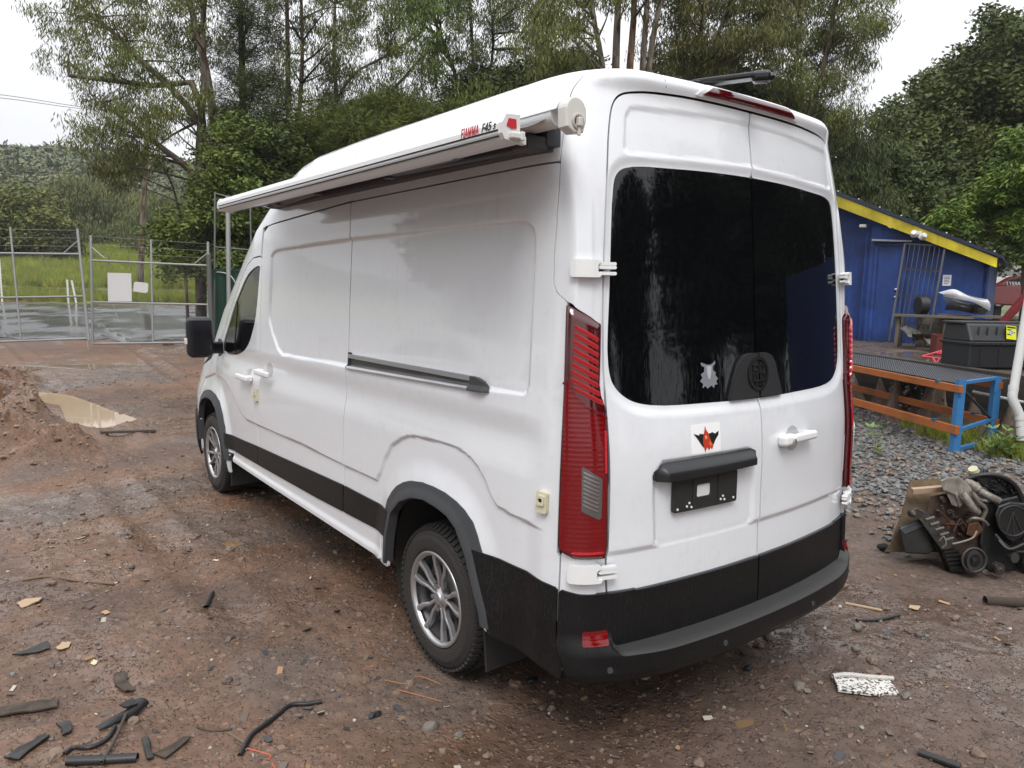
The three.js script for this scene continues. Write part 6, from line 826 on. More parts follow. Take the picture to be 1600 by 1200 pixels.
// wrecked cars stacked beyond the shed, and cars parked beside the yard
function car(name, label, color, pos, turn, marks, group) {
  const t = thing(name, label, 'car', pos, turn, group), paintC = mat(color, .3, { clearcoat: 1, clearcoatRoughness: .06 }), gl = mat([.02, .025, .028], .06), dark = mat([.015, .015, .015], .7);
  const shape = (p) => new THREE.Shape(spline(p, true, 5).map(([x, y]) => new THREE.Vector2(x, y)));
  const bodyG = new THREE.ExtrudeGeometry(shape([[-2.05, .35], [-2.12, .55], [-2.08, .82], [-1.85, .90], [-1.2, .95], [-.8, .97], [.4, .98], [1.2, .95], [1.75, .90], [2.05, .78], [2.12, .5], [2.02, .32], [1.6, .25], [-1.6, .25]]), { depth: 1.52, bevelEnabled: true, bevelSize: .07, bevelThickness: .09, bevelSegments: 4 }).translate(0, 0, -.76); add('body', bodyG, paintC, t);
  const cab = new THREE.ExtrudeGeometry(shape([[-1.55, .92], [-1.15, 1.15], [-.75, 1.36], [-.2, 1.44], [.4, 1.42], [.85, 1.22], [1.35, .94], [.8, .90], [-.8, .90]]), { depth: 1.24, bevelEnabled: true, bevelSize: .05, bevelThickness: .10, bevelSegments: 3 }).translate(0, 0, -.62); { const p = cab.attributes.position; for (let i = 0; i < p.count; i++) { const y = p.getY(i); p.setZ(i, p.getZ(i) * (1 - .22 * clamp((y - .9) / .5))); } cab.computeVertexNormals(); } add('roof', cab, paintC, t);
  const pane = (pts, s) => { const g = new THREE.ShapeGeometry(new THREE.Shape(pts.map(([x, y]) => new THREE.Vector2(x, y)))), p = g.attributes.position; for (let i = 0; i < p.count; i++) { const y = p.getY(i); p.setZ(i, s * (.728 * (1 - .22 * clamp((y - .9) / .5)) + .004)); } if (s < 0) { const ix = g.index.array; for (let i = 0; i < ix.length; i += 3) [ix[i + 1], ix[i + 2]] = [ix[i + 2], ix[i + 1]]; } g.computeVertexNormals(); return g; };
  for (const s of [1, -1]) { add('window', pane([[-1.05, .99], [-.70, 1.28], [-.22, 1.36], [-.22, .99]], s), gl, t); add('window', pane([[-.14, .99], [-.14, 1.365], [.38, 1.34], [.80, 1.14], [.98, .99]], s), gl, t); }
  for (const x of [-1.28, 1.28]) for (const s of [1, -1]) { const w = new THREE.Group(); w.name = 'wheel'; w.position.set(x, .31, s * .76); t.add(w); add('tyre', new THREE.TorusGeometry(.235, .085, 10, 28), dark, w); add('rim', new THREE.CylinderGeometry(.19, .19, .12, 20).rotateX(Math.PI / 2), alloy, w); }
  for (const s of [1, -1]) { add('headlight', box(.10, .13, .34, 2.06, .66, s * .52, .03), mat([.6, .6, .6], .15, { clearcoat: 1 }), t); add('tail_light', box(.08, .13, .30, -2.08, .74, s * .54, .03), redLens, t); }
  if (marks) for (const [txt, x, sc] of marks) { const cv = document.createElement('canvas'); cv.width = 256; cv.height = 96; const c = cv.getContext('2d'); c.clearRect(0, 0, 256, 96); c.strokeStyle = '#fff'; c.fillStyle = '#fff'; c.font = 'bold 84px sans-serif'; c.fillText(txt, 6, 80); const tx = new THREE.CanvasTexture(cv); tx.colorSpace = THREE.SRGBColorSpace; const g = new THREE.PlaneGeometry(.62 * sc, .24).translate(x, 1.12, 0), p = g.attributes.position; for (let i = 0; i < p.count; i++) p.setZ(i, .728 * (1 - .22 * (p.getY(i) - .9) / .5) + .012); g.computeVertexNormals(); add('chalk_number', g, new THREE.MeshPhysicalMaterial({ color: 0xffffff, alphaMap: null, map: tx, transparent: true, alphaTest: .4, roughness: .8 }), t); }
  return t;
}
{
  const a = at(1536, 470, 33), b = at(1640, 470, 33), ang = Math.atan2(-(b.z - a.z), b.x - a.x), c = a.clone().lerp(b, 1.0); void c; const dir = V3(Math.cos(ang), 0, -Math.sin(ang));
  const p = a.clone().addScaledVector(dir, 1.45); p.y = a.y - .33;
  car('wrecked_car', 'red wrecked car with chalked numbers on its side windows', [.32, .018, .012], p.toArray(), ang, [['11594', -.62, 1.15], ['115', .28, .8]]);
  const q = p.clone().addScaledVector(dir, .6).add(CAMB.F.clone().setY(0).multiplyScalar(3)); q.y = p.y + .75; car('wrecked_car', 'pale wrecked car heaped behind the red one', [.45, .46, .46], q.toArray(), ang + .2);
  for (const s of [-1.4, 1.4]) { const k = p.clone().addScaledVector(dir, s); solo('car_stand', box(.7, 1, 1.2, k.x, p.y - .20, k.z), mat([.05, .05, .05], .8), 'dark crushed metal block under the red wrecked car', 'block', 'blocks under the red car'); }
  car('parked_car', 'silver hatchback parked left of the mud bank', [.42, .43, .44], [-6.4, ground(-6.4, -9.2), -9.2], 1.25); car('parked_car', 'white sedan parked left of the van', [.72, .72, .72], [-6.2, ground(-6.2, -4.6), -4.6], 1.45);
}
// surroundings behind the camera that the rear glass and paint mirror
{
  const o = V3(14.2, .82, 3.2), t = thing('unseen_blue_container', 'unseen dark blue container added for the blue mirrored in the rear glass', 'container', o.toArray(), 1.45), bl = mat([.008, .022, .10], .6); add('body', box(6.0, 2.5, 2.4, 0, 1.3, 0, .02), bl, t); for (let k = 0; k < 20; k++) add('rib', box(.12, 2.2, .04, -2.8 + k * .29, 1.3, 1.21), bl, t); add('door', box(.04, 2.3, 2.2, 3.01, 1.3, 0), bl, t);  // out of view, added and coloured for its reflection in the rear glass
  const wood = (x, z, h, w, seed, label) => { const r = rng(seed), base = V3(x, ground(x, z) - .1, z), t2 = thing('shade_tree', label, 'tree', base.toArray(), 0, 'trees around the yard behind the camera'), inst = [[], [], []], wd = [taper([V3(0, 0, 0), V3(.2, h * .4, .1), V3(0, h * .9, 0)], .22, .05, 8, 10)], m4 = new THREE.Matrix4(), q = new THREE.Quaternion(), e = new THREE.Euler(); for (let i = 0; i < 46; i++) { const d = rdir(r), c = V3(d.x * w * (.4 + .6 * r()), h * (.55 + .42 * d.y * r() ** .3), d.z * w * (.4 + .6 * r())); wd.push(taper([V3(0, c.y * .6, 0), c.clone().multiplyScalar(.6).setY(c.y * .85), c], .05, .01, 5, 6)); for (let k = 0; k < 11; k++) { const s = 1.5 + .8 * r(), f = .6 + .7 * r(); q.setFromEuler(e.set(r() - .5, r() * 6.28, r() - .5)); inst[Math.floor(r() * 3)].push([m4.compose(c.clone().add(rdir(r).multiplyScalar(1.1 * Math.cbrt(r()))), q, V3(s, s, s)).clone(), lin(.055 * f, .072 * f, .028 * f)]); } } add('trunk', merge(wd), barks.grey, t2); inst.forEach((l, i) => { const im = new THREE.InstancedMesh(clumps.broad[i], leafM, l.length); im.name = 'crown'; im.userData.kind = 'stuff'; im.castShadow = im.receiveShadow = true; l.forEach(([m, c], k) => { im.setMatrixAt(k, m); im.setColorAt(k, c); }); t2.add(im); }); };
  [[15, 9, 9, 2.8], [18.5, 6.5, 11, 3.2], [12, 13, 10, 3], [8, 17, 9, 3], [20, 12, 12, 3.6], [3, 20, 9.5, 3], [23, 2.5, 10, 3.2], [-4, 21, 9, 3], [-17, -3, 9, 3.2], [-18, -9, 10, 3.4], [-17.5, -15, 9, 3], [-16, -21, 10, 3.2], [-19, 4, 10, 3.2], [16.5, 15, 11, 3.4]].forEach(([x, z, h, w], i) => wood(x, z, h, w, 300 + i, 'leafy round shade tree at the edge of the yard'));
}
// ---------------------------------------------------------------- broken engine on the ground
{
  const D = 4.95, o = at(1500, 893, D), base = V3(o.x, ground(o.x, o.z), o.z), t = thing('broken_engine', 'greasy broken car engine dumped on the ground with loose hoses and pulleys', 'engine', base.toArray()), P = (x, y, d = 0) => at(x, y, D + d).sub(base);
  const blk = mat([.014, .014, .015], .42, { map: rep(grime, 6, 6) }), blk2 = mat([.03, .029, .028], .55, { map: rep(grime, 6, 6) }), rust = mat([.085, .050, .034], .6, { map: rep(grime, 8, 8) }), rust2 = mat([.17, .07, .028], .7, { map: rep(grime, 8, 8) }), al = mat([.34, .33, .31], .45, { metalness: .4, map: rep(grime, 5, 5) }), pale = mat([.36, .35, .32], .55, { map: rep(grime, 4, 4) }), dkAl = mat([.10, .10, .10], .45, { metalness: .5, map: rep(grime, 6, 6) }), pul = mat([.035, .033, .032], .5);
  const prism = (pts, d0, d1, bev = .006) => { // polygon in the picture plane made solid between two depths
    const c = P(pts[0][0], pts[0][1], d0), X = CAMB.R, Y = CAMB.U, Z = CAMB.F.clone().negate(), sh = new THREE.Shape(pts.map(([x, y]) => { const q = P(x, y, d0).sub(c); return new THREE.Vector2(q.dot(X), q.dot(Y)); })); const g = new THREE.ExtrudeGeometry(sh, { depth: d1 - d0, bevelEnabled: true, bevelSize: bev, bevelThickness: bev, bevelSegments: 2 }).translate(0, 0, -(d1 - d0)); { const q = g.attributes.position, ux = pts.reduce((a, p) => a + p[0] / pts.length, 0), uy = pts.reduce((a, p) => a + p[1] / pts.length, 0); for (let i = 0; i < q.count; i++) { const z = q.getZ(i); q.setX(i, q.getX(i) - z * (ux - 800) / 1142); q.setY(i, q.getY(i) - z * (600 - uy) / 1142); } } g.computeVertexNormals(); return g.applyMatrix4(new THREE.Matrix4().makeBasis(X, Y, Z).setPosition(c)); };
  const disc = (x, y, r, d, w) => { const g = new THREE.CylinderGeometry(r, r, w, 28).rotateX(Math.PI / 2); return g.applyMatrix4(new THREE.Matrix4().makeBasis(CAMB.R.clone().multiplyScalar(.95).addScaledVector(CAMB.F, .25).normalize(), CAMB.U, CAMB.R.clone().cross(CAMB.U)).setPosition(P(x, y, d))); };
  const ring = (x, y, r, w, d) => new THREE.TorusGeometry(r, w, 8, 28).applyMatrix4(new THREE.Matrix4().makeBasis(CAMB.R, CAMB.U, CAMB.F.clone().negate()).setPosition(P(x, y, d)));
  add('engine_block', prism([[1455, 776], [1500, 768], [1532, 782], [1545, 800], [1540, 880], [1500, 892], [1478, 890], [1462, 850], [1448, 810]], .05, .45), rust, t);
  const r = rng(3); for (let k = 0; k < 26; k++) { const x = 1462 + 62 * r(), y = 780 + 62 * r(); add('casting_boss', r() < .5 ? disc(x, y, .010 + .016 * r(), .03 - .02 * r(), .04) : bar(P(x, y, .03), P(x + 14 * (r() - .5), y + 12 * (r() - .5), .01), .02, .02, .004), r() < .35 ? rust2 : rust, t); }
  for (let k = 0; k < 9; k++) { const x = 1465 + 55 * r(), y = 785 + 55 * r(); add('bolt_eye', ring(x, y, .010, .004, .0), dkAl, t); }
  for (const [x0, y0, x1, y1] of [[1490, 830, 1500, 810], [1500, 810, 1512, 826], [1478, 818, 1500, 820], [1470, 800, 1482, 812]]) add('link_rod', rod(P(x0, y0, -.02), P(x1, y1, -.02), .006, .006, 6), rust, t);
  add('intake_box', prism([[1472, 752], [1480, 748], [1497, 747], [1512, 760], [1519, 772], [1510, 782], [1500, 790], [1494, 772], [1476, 765]], -.04, .14, .012), pale, t);
  add('intake_side', prism([[1478, 768], [1498, 772], [1497, 792], [1488, 788]], -.03, .1, .006), al, t);
  add('intake_neck', tube([P(1504, 770, -.06), P(1512, 782, -.08), P(1520, 794, -.08), P(1527, 800, -.05)], .026, 16, 10), pale, t); for (let k = 0; k < 5; k++) add('clamp', ring(1506 + k * 4.5, 774 + k * 5, .027, .005, -.075), al, t);
  add('air_pipe', tube([P(1509, 752, .06), P(1520, 758, .03), P(1535, 770, .0)], .030, 14, 12), pale, t); add('air_pipe', tube([P(1535, 770, 0), P(1546, 776, -.02), P(1560, 783, -.02)], .028, 14, 12), al, t); add('pipe_collar', ring(1536, 770, .032, .007, -.01), dkAl, t); add('pipe_collar', ring(1512, 753, .033, .006, .05), dkAl, t);
  add('coolant_pipe', tube([P(1518, 768, -.09), P(1530, 785, -.10), P(1540, 796, -.08), P(1534, 812, -.06)], .014, 18, 8), al, t); add('coolant_pipe', tube([P(1512, 816, -.08), P(1520, 810, -.12), P(1534, 812, -.12), P(1543, 820, -.08)], .011, 18, 8), al, t);
  add('filler_neck', merge([rod(P(1528, 745, .1), P(1524, 736, .08), .05, .045, 14), rod(P(1540, 744, .14), P(1536, 736, .14), .03, .03, 12)]), blk, t); add('filler_cap', rod(P(1522, 737, .07), P(1520, 732, .06), .034, .03, 14), mat([.5, .48, .30], .5), t);
  add('wiring_cover', prism([[1530, 748], [1548, 744], [1575, 750], [1592, 770], [1590, 782], [1565, 782], [1545, 770]], .04, .3, .02), blk, t);
  for (let k = 0; k < 34; k++) { const x = 1538 + 48 * r(), y = 752 + 24 * r(); add('wiring_loom', tube([P(x, y, .03), P(x + 8 * (r() - .5), y + 6 * (r() - .5), -.01), P(x + 12 * (r() - .5), y + 8 * (r() - .5), .02)], .005 + .005 * r(), 8, 5), r() < .3 ? dkAl : blk, t); }
  add('hose', tube([P(1512, 748, .05), P(1535, 742, .02), P(1565, 745, 0), P(1588, 762, 0), P(1600, 790, 0)], .017, 24, 8), blk, t); add('hose', tube([P(1560, 845, -.08), P(1575, 858, -.12), P(1600, 850, -.12), P(1630, 835, -.1)], .014, 18, 8), blk, t); add('hose', tube([P(1555, 835, -.05), P(1568, 850, -.1), P(1590, 862, -.1), P(1620, 858, -.1)], .012, 18, 8), blk2, t); add('hose', tube([P(1600, 790, 0), P(1610, 815, -.06), P(1600, 845, -.08)], .016, 18, 8), blk, t);
  add('timing_cover', prism([[1558, 805], [1562, 793], [1578, 787], [1600, 790], [1625, 800], [1625, 830], [1600, 835], [1582, 845], [1576, 840], [1562, 820]], -.07, .1, .016), blk, t); add('cover_ridge', ring(1583, 814, .10, .008, -.085), blk2, t); for (const [x1, y1] of [[1572, 832], [1583, 836], [1596, 830]]) add('cover_rib', rod(P(1583, 800, -.088), P(x1, y1, -.088), .006, .006, 5), blk2, t);
  add('rear_mass', prism([[1540, 790], [1600, 775], [1680, 790], [1680, 890], [1600, 893], [1545, 890], [1535, 850]], .02, .5, .02), blk, t);
  add('valve_cover', prism([[1424, 798], [1432, 795], [1447, 802], [1490, 848], [1488, 856], [1472, 858], [1440, 814]], -.06, .16, .008), dkAl, t); for (let k = 0; k < 5; k++) add('cover_rib', bar(P(1446 + k * 7.5, 812 + k * 8, -.075), P(1460 + k * 7.5, 808 + k * 8, -.07), .012, .014, .003), al, t); add('cover_lug', disc(1427, 802, .030, -.06, .06), dkAl, t); add('cover_bolt', disc(1427, 801, .014, -.1, .02), al, t); add('spring_clip', tube([P(1468, 845, -.1), P(1474, 838, -.12), P(1478, 850, -.12), P(1472, 856, -.1)], .005, 16, 6), pale, t);
  add('black_box', prism([[1407, 824], [1434, 814], [1446, 822], [1456, 858], [1450, 864], [1416, 862]], .0, .2, .010), blk2, t); add('box_lid', prism([[1407, 826], [1434, 815], [1442, 822], [1414, 834]], -.012, .18, .006), mat([.06, .065, .07], .4), t);
  add('sump_fins', prism([[1470, 858], [1490, 856], [1505, 872], [1504, 893], [1486, 893]], -.04, .2, .006), blk, t); for (let k = 0; k < 5; k++) add('fin', bar(P(1474 + k * 2.4, 862 + k * 6.2, -.055), P(1498 + k * 1.6, 860 + k * 6.4, -.055), .012, .012), blk2, t);
  const p1 = add('crank_pulley', disc(1522, 875, .082, -.10, .06), pul, t); add('pulley_rim', ring(1522, 875, .078, .009, -.132), pul, p1); add('pulley_hub', disc(1522, 875, .042, -.125, .03), blk, p1); add('pulley_bolt', disc(1521, 874, .014, -.145, .02), dkAl, p1);
  const p2 = add('idler_pulley', disc(1559, 888, .040, -.13, .05), dkAl, t); add('pulley_bolt', disc(1559, 888, .012, -.16, .02), rust2, p2); for (let k = 0; k < 3; k++) add('pulley_hole', disc(1559 + 5 * Math.cos(k * 2.1), 888 + 5 * Math.sin(k * 2.1), .006, -.158, .008), al, p2);
  add('idler_pulley', disc(1582, 870, .035, -.1, .05), pul, t); add('alternator', disc(1600, 872, .075, .0, .16), dkAl, t);
  add('exhaust_heat_shield', prism([[1515, 820], [1528, 818], [1534, 828], [1524, 838], [1512, 834]], -.03, .05, .01), rust2, t); add('gasket_edge', tube([P(1488, 850, -.09), P(1505, 846, -.1), P(1520, 840, -.1), P(1526, 830, -.08)], .007, 16, 6), pale, t);
  // tilted board and plank behind
  const bd = solo('plywood_board', (() => { const pts = [[1424, 750], [1500, 747], [1500, 862], [1383, 862], [1393, 848], [1410, 800]], o2 = at(1383, 862, D + .1), g = new THREE.BufferGeometry(), f = pts.map(([x, y]) => at(x, y, D + .15 + (862 - y) / 862 * 1.6).sub(o2)), n = f[1].clone().sub(f[0]).cross(f[2].clone().sub(f[0])).normalize(), b = f.map((v) => v.clone().addScaledVector(n, .016)), q = [], tri = (a, b2, c) => q.push(...a.toArray(), ...b2.toArray(), ...c.toArray()); const N = f.length, ids = THREE.ShapeUtils.triangulateShape(pts.map(([x, y]) => new THREE.Vector2(x, -y)), []); for (const [a, b2, c] of ids) { tri(f[a], f[b2], f[c]); tri(b[a], b[c], b[b2]); } for (let i = 0; i < N; i++) { const j = (i + 1) % N; tri(f[i], b[i], b[j]); tri(f[i], b[j], f[j]); } g.setAttribute('position', new THREE.Float32BufferAttribute(q, 3)); g.setAttribute('uv', new THREE.Float32BufferAttribute(q.filter((_, i) => i % 3 < 2), 2)); g.computeVertexNormals(); g.userData = o2; return g; })(), mat([.20, .145, .085], .85, { map: rep(grime, 1.5, 1.5) }), 'weathered brown plywood board leaning behind the broken engine', 'board'); bd.position.copy(bd.geometry.userData); bd.geometry.userData = {};
  const pk = solo('timber_offcut', bar(V3(0, 0, 0), at(1475, 763, D + .18).sub(at(1425, 767, D + .22)), .05, .035), mat([.40, .27, .18], .8), 'short pale timber offcut wedged between board and engine', 'timber'); pk.position.copy(at(1425, 767, D + .22));
  const rg = solo('oily_rag', (() => { const g = new THREE.IcosahedronGeometry(.04, 3), p = g.attributes.position; for (let i = 0; i < p.count; i++) { const x = p.getX(i), y = p.getY(i), z = p.getZ(i), f = .7 + .7 * vnoise(x * 45 + 9, y * 45 + 9, z * 45 + 9.5); p.setXYZ(i, x * f, y * f * .6, z * f); } g.computeVertexNormals(); return g; })(), mat([.006, .006, .006], .9), 'black oily rag beside the plywood board', 'rag'); { const c = at(1381, 858, 5.3); rg.position.set(c.x, ground(c.x, c.z) + .02, c.z); }
}
// ---------------------------------------------------------------- scraps lying on the mud
{
  const gy = (x, z) => ground(x, z), rub = mat([.016, .016, .018], .42), rubM = mat([.045, .046, .05], .5, { map: rep(grime, 4, 4) }), bark = mat([.115, .092, .075], .85, { map: rep(grime, 5, 5) }), root = mat([.33, .14, .07], .7), twig = mat([.16, .11, .075], .85), tanM = mat([.42, .30, .19], .8);
  const strand = (name, pts, r, m, label, cat, lift = 0) => { const p = pts.map(([x, z]) => V3(x, gy(x, z) + r * .6 + lift, z)), o = p[0].clone(), g = tube(p.map((v) => v.clone().sub(o)), r, pts.length * 8, 8); const s = solo(name, g, m, label, cat); s.position.copy(o); return s; };
  strand('rubber_hose', [[-1.963, -.907], [-1.891, -.999], [-1.846, -1.032], [-1.76, -1.084], [-1.669, -1.139], [-1.604, -1.117], [-1.543, -1.099]], .0105, rub, 'black rubber hose curving over the mud left of the rear wheel', 'hose');
  strand('root', [[-1.233, -1.099], [-1.143, -1.013], [-1.089, -1.046], [-1.029, -.91]], .0028, root, 'forked reddish root in front of the rear tyre', 'root'); strand('root', [[-1.224, -.988], [-1.15, -.881], [-1.111, -.776]], .0034, root, 'thicker red root lying parallel to the forked one', 'root'); strand('root', [[-1.061, -1.063], [-.957, -.967], [-.964, -.871]], .002, twig, 'thin pale root touching the rear tyre', 'root'); strand('root', [[-1.08, -.76], [-1.0, -.72], [-.95, -.62], [-.88, -.55]], .002, twig, 'wiry brown root running towards the bumper', 'root');
  strand('branch', [[-2.523, -3.345], [-2.391, -3.338], [-2.252, -3.203], [-2.069, -3.063]], .008, twig, 'long thin bent branch lying across the wet patch', 'branch'); strand('burnt_peg', [[-1.718, -2.328], [-1.61, -2.599]], .014, rub, 'short charred black stick standing out of the brown mud', 'stick');
  strand('rubber_strip', [[1.192, -.071], [1.313, -.016], [1.478, .032]], .010, rub, 'black rubber strip on the mud right of the bumper', 'strip'); strand('stick', [[1.36, -.23], [1.482, -.069]], .008, tanM, 'pale snapped stick near the rubber strip', 'stick'); strand('steel_rod', [[.249, .682], [.283, .824]], .016, rub, 'black ribbed rod end in the lower corner mud', 'rod'); strand('log', [[2.046, .265], [2.208, .411]], .030, mat([.05, .035, .026], .9), 'muddy brown log in front of the broken engine', 'log');
  strand('copper_wire', [[-1.926, -.946], [-1.891, -.896], [-1.865, -.837], [-1.886, -.813]], .0028, mat([.55, .12, .07], .6), 'curled red wire by the end of the rubber hose', 'wire'); strand('copper_wire', [[-1.877, -.787], [-1.88, -.742]], .0028, mat([.55, .12, .07], .6), 'short straight red wire below the curled one', 'wire');
  strand('rubber_strap', [[-2.411, -1.126], [-2.347, -1.251], [-2.289, -1.395], [-2.248, -1.518]], .007, mat([.06, .05, .04], .7), 'brown-black strap laid over the torn trim channel', 'strap', .02); strand('trim_hose', [[-2.515, -1.226], [-2.406, -1.16], [-2.294, -1.099]], .019, rub, 'thick black hose piece at the foot of the scrap heap', 'hose'); strand('rubber_strap', [[-2.518, -1.299], [-2.483, -1.323], [-2.434, -1.278], [-2.375, -1.296], [-2.329, -1.369]], .010, rub, 'crumpled black rubber strap left of the torn trim channel', 'strap');
  strand('rubber_strip', [[-2.045, -1.22], [-2.006, -1.153], [-1.938, -1.098]], .005, bark, 'thin curved brown strip between scrap heap and hose', 'strip'); strand('twig', [[-1.956, -1.073], [-1.919, -.967]], .006, twig, 'straight twig resting against the rubber hose', 'twig');
  // curved trim channel
  { const pts = [[-2.39, -1.397], [-2.334, -1.411], [-2.254, -1.456], [-2.201, -1.527]].map(([x, z]) => V3(x, gy(x, z) + .012, z)), c = new THREE.CatmullRomCurve3(pts), o = pts[0].clone(), pos = [], idx = [], n = 20; for (let i = 0; i <= n; i++) { const p = c.getPoint(i / n).sub(o), tn = c.getTangent(i / n), s = tn.clone().cross(V3(0, 1, 0)).normalize(), w = .030 * (.55 + .6 * i / n); for (let j = 0; j <= 8; j++) { const a = Math.PI * (j / 8), q = p.clone().addScaledVector(s, Math.cos(a) * w); q.y += Math.sin(a) * w * .8; pos.push(q.x, q.y, q.z); } } for (let i = 0; i < n; i++) for (let j = 0; j < 8; j++) { const a = i * 9 + j; idx.push(a, a + 1, a + 10, a, a + 10, a + 9); } const g = new THREE.BufferGeometry(); g.setAttribute('position', new THREE.Float32BufferAttribute(pos, 3)); g.setAttribute('uv', new THREE.Float32BufferAttribute(new Float32Array(pos.length / 3 * 2), 2)); g.setIndex(idx); g.computeVertexNormals(); const s = solo('trim_channel', g, rub, 'torn black plastic trim channel on the scrap heap', 'trim'); s.position.copy(o); }
  // flat flakes: outlines with thickness, slightly buckled
  const flake = (name, pts, m, label, cat, th = .006, lift = 0) => { const cx = pts.reduce((a, p) => a + p[0] / pts.length, 0), cz = pts.reduce((a, p) => a + p[1] / pts.length, 0), q = []; const r = rng(Math.floor(Math.abs(cx * 977 + cz * 331)) + 5); for (let i = 0; i < pts.length; i++) { const a = pts[i], b = pts[(i + 1) % pts.length]; for (let k = 0; k < 3; k++) { const t = k / 3; q.push([lerp(a[0], b[0], t) - cx + (k ? (r() - .5) * .008 : 0), lerp(a[1], b[1], t) - cz + (k ? (r() - .5) * .008 : 0)]); } } const g = new THREE.ExtrudeGeometry(new THREE.Shape(q.map(([x, z]) => new THREE.Vector2(x, -z))), { depth: th, bevelEnabled: true, bevelSize: .0015, bevelThickness: .0015, bevelSegments: 1 }).rotateX(-Math.PI / 2), p = g.attributes.position; for (let i = 0; i < p.count; i++) p.setY(i, p.getY(i) + gy(cx + p.getX(i) * .6, cz + p.getZ(i) * .6) + .006 + lift + .012 * (vnoise(p.getX(i) * 14 + cx * 9, p.getZ(i) * 14 + cz * 7) - .4)); g.computeVertexNormals(); const s = solo(name, g, m, label, cat); s.position.set(cx, 0, cz); return s; };
  flake('bark_slab', [[-2.629, -2.31], [-2.48, -2.351], [-2.478, -2.265], [-2.53, -2.275]], rubM, 'pointed grey plastic flake below the wet patch', 'scrap'); flake('bark_slab', [[-2.75, -1.763], [-2.742, -1.82], [-2.586, -1.81], [-2.49, -1.764], [-2.501, -1.699], [-2.638, -1.738]], bark, 'long brown bark slab at the edge of the scrap heap', 'bark'); flake('bark_slab', [[-2.256, -1.866], [-2.205, -1.844], [-2.215, -1.77], [-2.199, -1.667], [-2.239, -1.689], [-2.265, -1.775]], bark, 'broken square bark slab above the scrap heap', 'bark'); flake('plastic_flake', [[-2.703, -1.414], [-2.564, -1.506], [-2.551, -1.476], [-2.66, -1.377]], rubM, 'narrow grey plastic strip at the left of the scrap heap', 'scrap'); flake('plastic_flake', [[-2.52, -1.551], [-2.471, -1.527], [-2.474, -1.463], [-2.508, -1.444], [-2.505, -1.50]], rubM, 'five-sided grey plastic flake left of the trim channel', 'scrap'); flake('plastic_flake', [[-2.257, -1.211], [-2.235, -1.205], [-2.243, -1.071], [-2.266, -1.069]], rubM, 'short grey plastic bar right of the scrap heap', 'scrap'); flake('plastic_flake', [[-2.237, -1.096], [-2.116, -1.149], [-2.093, -1.123], [-2.204, -1.048]], bark, 'brownish curved plastic flake next to the short grey bar', 'scrap'); flake('plastic_flake', [[-2.29, -1.50], [-2.235, -1.52], [-2.225, -1.47], [-2.28, -1.45]], rubM, 'grey plastic flake lying on top of the trim channel', 'scrap', .005, .035);
  flake('leaf_litter', [[-2.45, -2.26], [-2.42, -2.30], [-2.385, -2.26], [-2.40, -2.215], [-2.44, -2.225]], tanM, 'tan dead leaf beside the pointed grey flake', 'leaf', .002); flake('leaf_litter', [[-2.57, -2.99], [-2.53, -3.02], [-2.45, -3.0], [-2.47, -2.94], [-2.55, -2.93]], tanM, 'large tan bark flake on the wet patch', 'bark', .004); flake('leaf_litter', [[-2.33, -2.03], [-2.315, -2.06], [-2.30, -2.03], [-2.318, -2.0]], mat([.6, .52, .36], .8), 'small yellow leaf between the bark slabs', 'leaf', .002); flake('leaf_litter', [[1.62, .02], [1.68, .0], [1.72, .04], [1.65, .06]], tanM, 'tan leaf on the dark mud near the engine', 'leaf', .002); flake('leaf_litter', [[1.50, -.42], [1.60, -.44], [1.62, -.40], [1.52, -.37]], tanM, 'pale wood chip between bumper and engine', 'chip', .004);
  { const a = V3(-1.445, gy(-1.445, -7.95) + .02, -7.95), b = V3(-.838, gy(-.838, -7.985) + .02, -7.985), k = solo('timber_batten', bar(V3(0, 0, 0), b.sub(a), .075, .028, .003), mat([.13, .105, .085], .8, { map: rep(grime, 3, 3) }), 'straight wet timber batten lying beside the muddy puddle', 'timber'); k.position.copy(a); }
  // white foam-backed scrap
  { const o = V3(.55, 0, .29); const s = thing('white_scrap', 'dirty white moulded scrap panel lying behind the van', 'scrap', [o.x, gy(o.x, o.z) + .004, o.z]); const m = mat([.66, .66, .64], .6, { map: rep(tex(256, 256, (u, v) => { const n = fbm(u * 22, v * 22, 4, 22), d = sstep(.56, .66, n); const c = 1 - .7 * d; return [c, c * .98, c * .96]; }), 5, 5) }); const pts = [[-.13, -.04], [-.02, -.13], [.155, .05], [.06, .145], [.02, .10], [-.02, .09]], g = new THREE.ExtrudeGeometry(new THREE.Shape(pts.map(([x, z]) => new THREE.Vector2(x, -z))), { depth: .012, bevelEnabled: true, bevelSize: .003, bevelThickness: .003, bevelSegments: 1 }).rotateX(-Math.PI / 2); add('sheet', g, m, s); add('rolled_edge', tube([V3(-.06, .022, -.11), V3(.0, .026, -.075), V3(.08, .022, .0), V3(.16, .02, .07)], .012, 20, 8), m, s); }
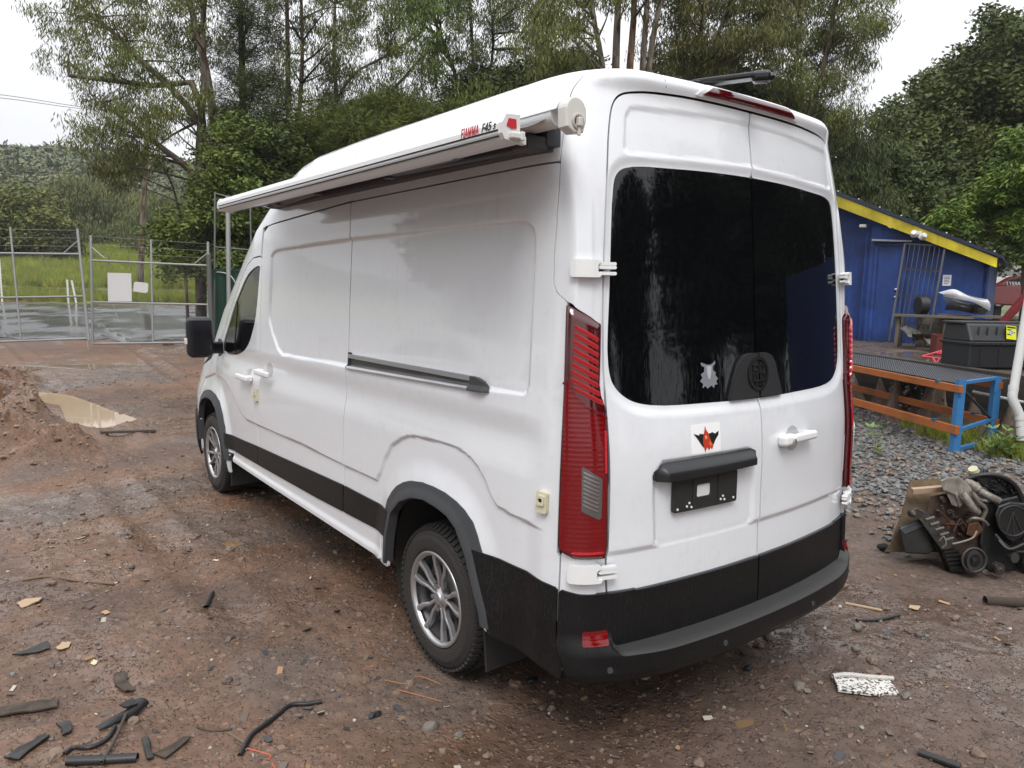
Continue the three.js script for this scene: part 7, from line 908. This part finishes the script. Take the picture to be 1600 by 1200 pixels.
  // tyre-black crumbs and rubble
  const r = rng(91); for (const [x, z, k, l] of [[-1.397, -.87, rub, 'black plastic crumb in front of the roots'], [-.70, -.64, rub, 'black plastic shard in the shadow under the bumper'], [.25, -.12, rub, 'small black shard behind the bumper']]) { const g = stoneGeo(70 + Math.floor(r() * 90), .5); g.scale(.032, .03, .022); const s = solo('plastic_shard', g, k, l, 'shard'); s.position.set(x, gy(x, z) + .008, z); }
  for (const [x, z, s0, l] of [[-1.261, -.627, .040, 'grey-brown stone with a flat top, right of the hose'], [-1.20, -.50, .022, 'small grey stone beside the flat-topped one'], [-1.838, -1.51, .030, 'pale grey stone above the curved rubber hose'], [1.10, -.02, .036, 'grey round stone next to the black rubber strip'], [.86, .10, .03, 'dark half-buried stone near the white scrap'], [.30, .12, .034, 'brown stone left of the white scrap'], [.62, .46, .026, 'tan stone in front of the white scrap'], [1.3, .22, .03, 'flat pale stone beside the black rubber strip']]) { const g = stoneGeo(Math.floor(s0 * 9000), .6); g.scale(s0, s0, s0 * .8); const s = solo('stone', g, mat(r() < .5 ? [.16, .14, .12] : [.12, .095, .078], .7), l, 'stone'); s.position.set(x, gy(x, z) + s0 * .25, z); }
  // small leaf and bark litter, too much to count
  const fl = [], br = []; for (let i = 0; i < 900; i++) { const x = -3 + 5.2 * r(), z = -4.4 + 5.6 * r(); const k = .6 + .7 * r(), t = r(); fl.push([x, gy(x, z) + .006, z, .008 + .03 * r() ** 3, t < .55 ? [.13 * k, .105 * k, .085 * k] : t < .8 ? [.05 * k, .05 * k, .055 * k] : t < .93 ? [.34 * k, .20 * k, .10 * k] : [.5 * k, .45 * k, .36 * k], .35]); } void br;
  const lg = new THREE.BoxGeometry(1.6, .18, .8); scatter('leaf_and_bark_litter', lg, mat([1, 1, 1], .7), fl, 'small bark, leaf and plastic flakes strewn over the mud', 'litter');
}
// moist air over the valley
scene.fog = new THREE.FogExp2(new THREE.Color(0.80, 0.85, 0.90), 0.0004);
renderer.render(scene, camera);
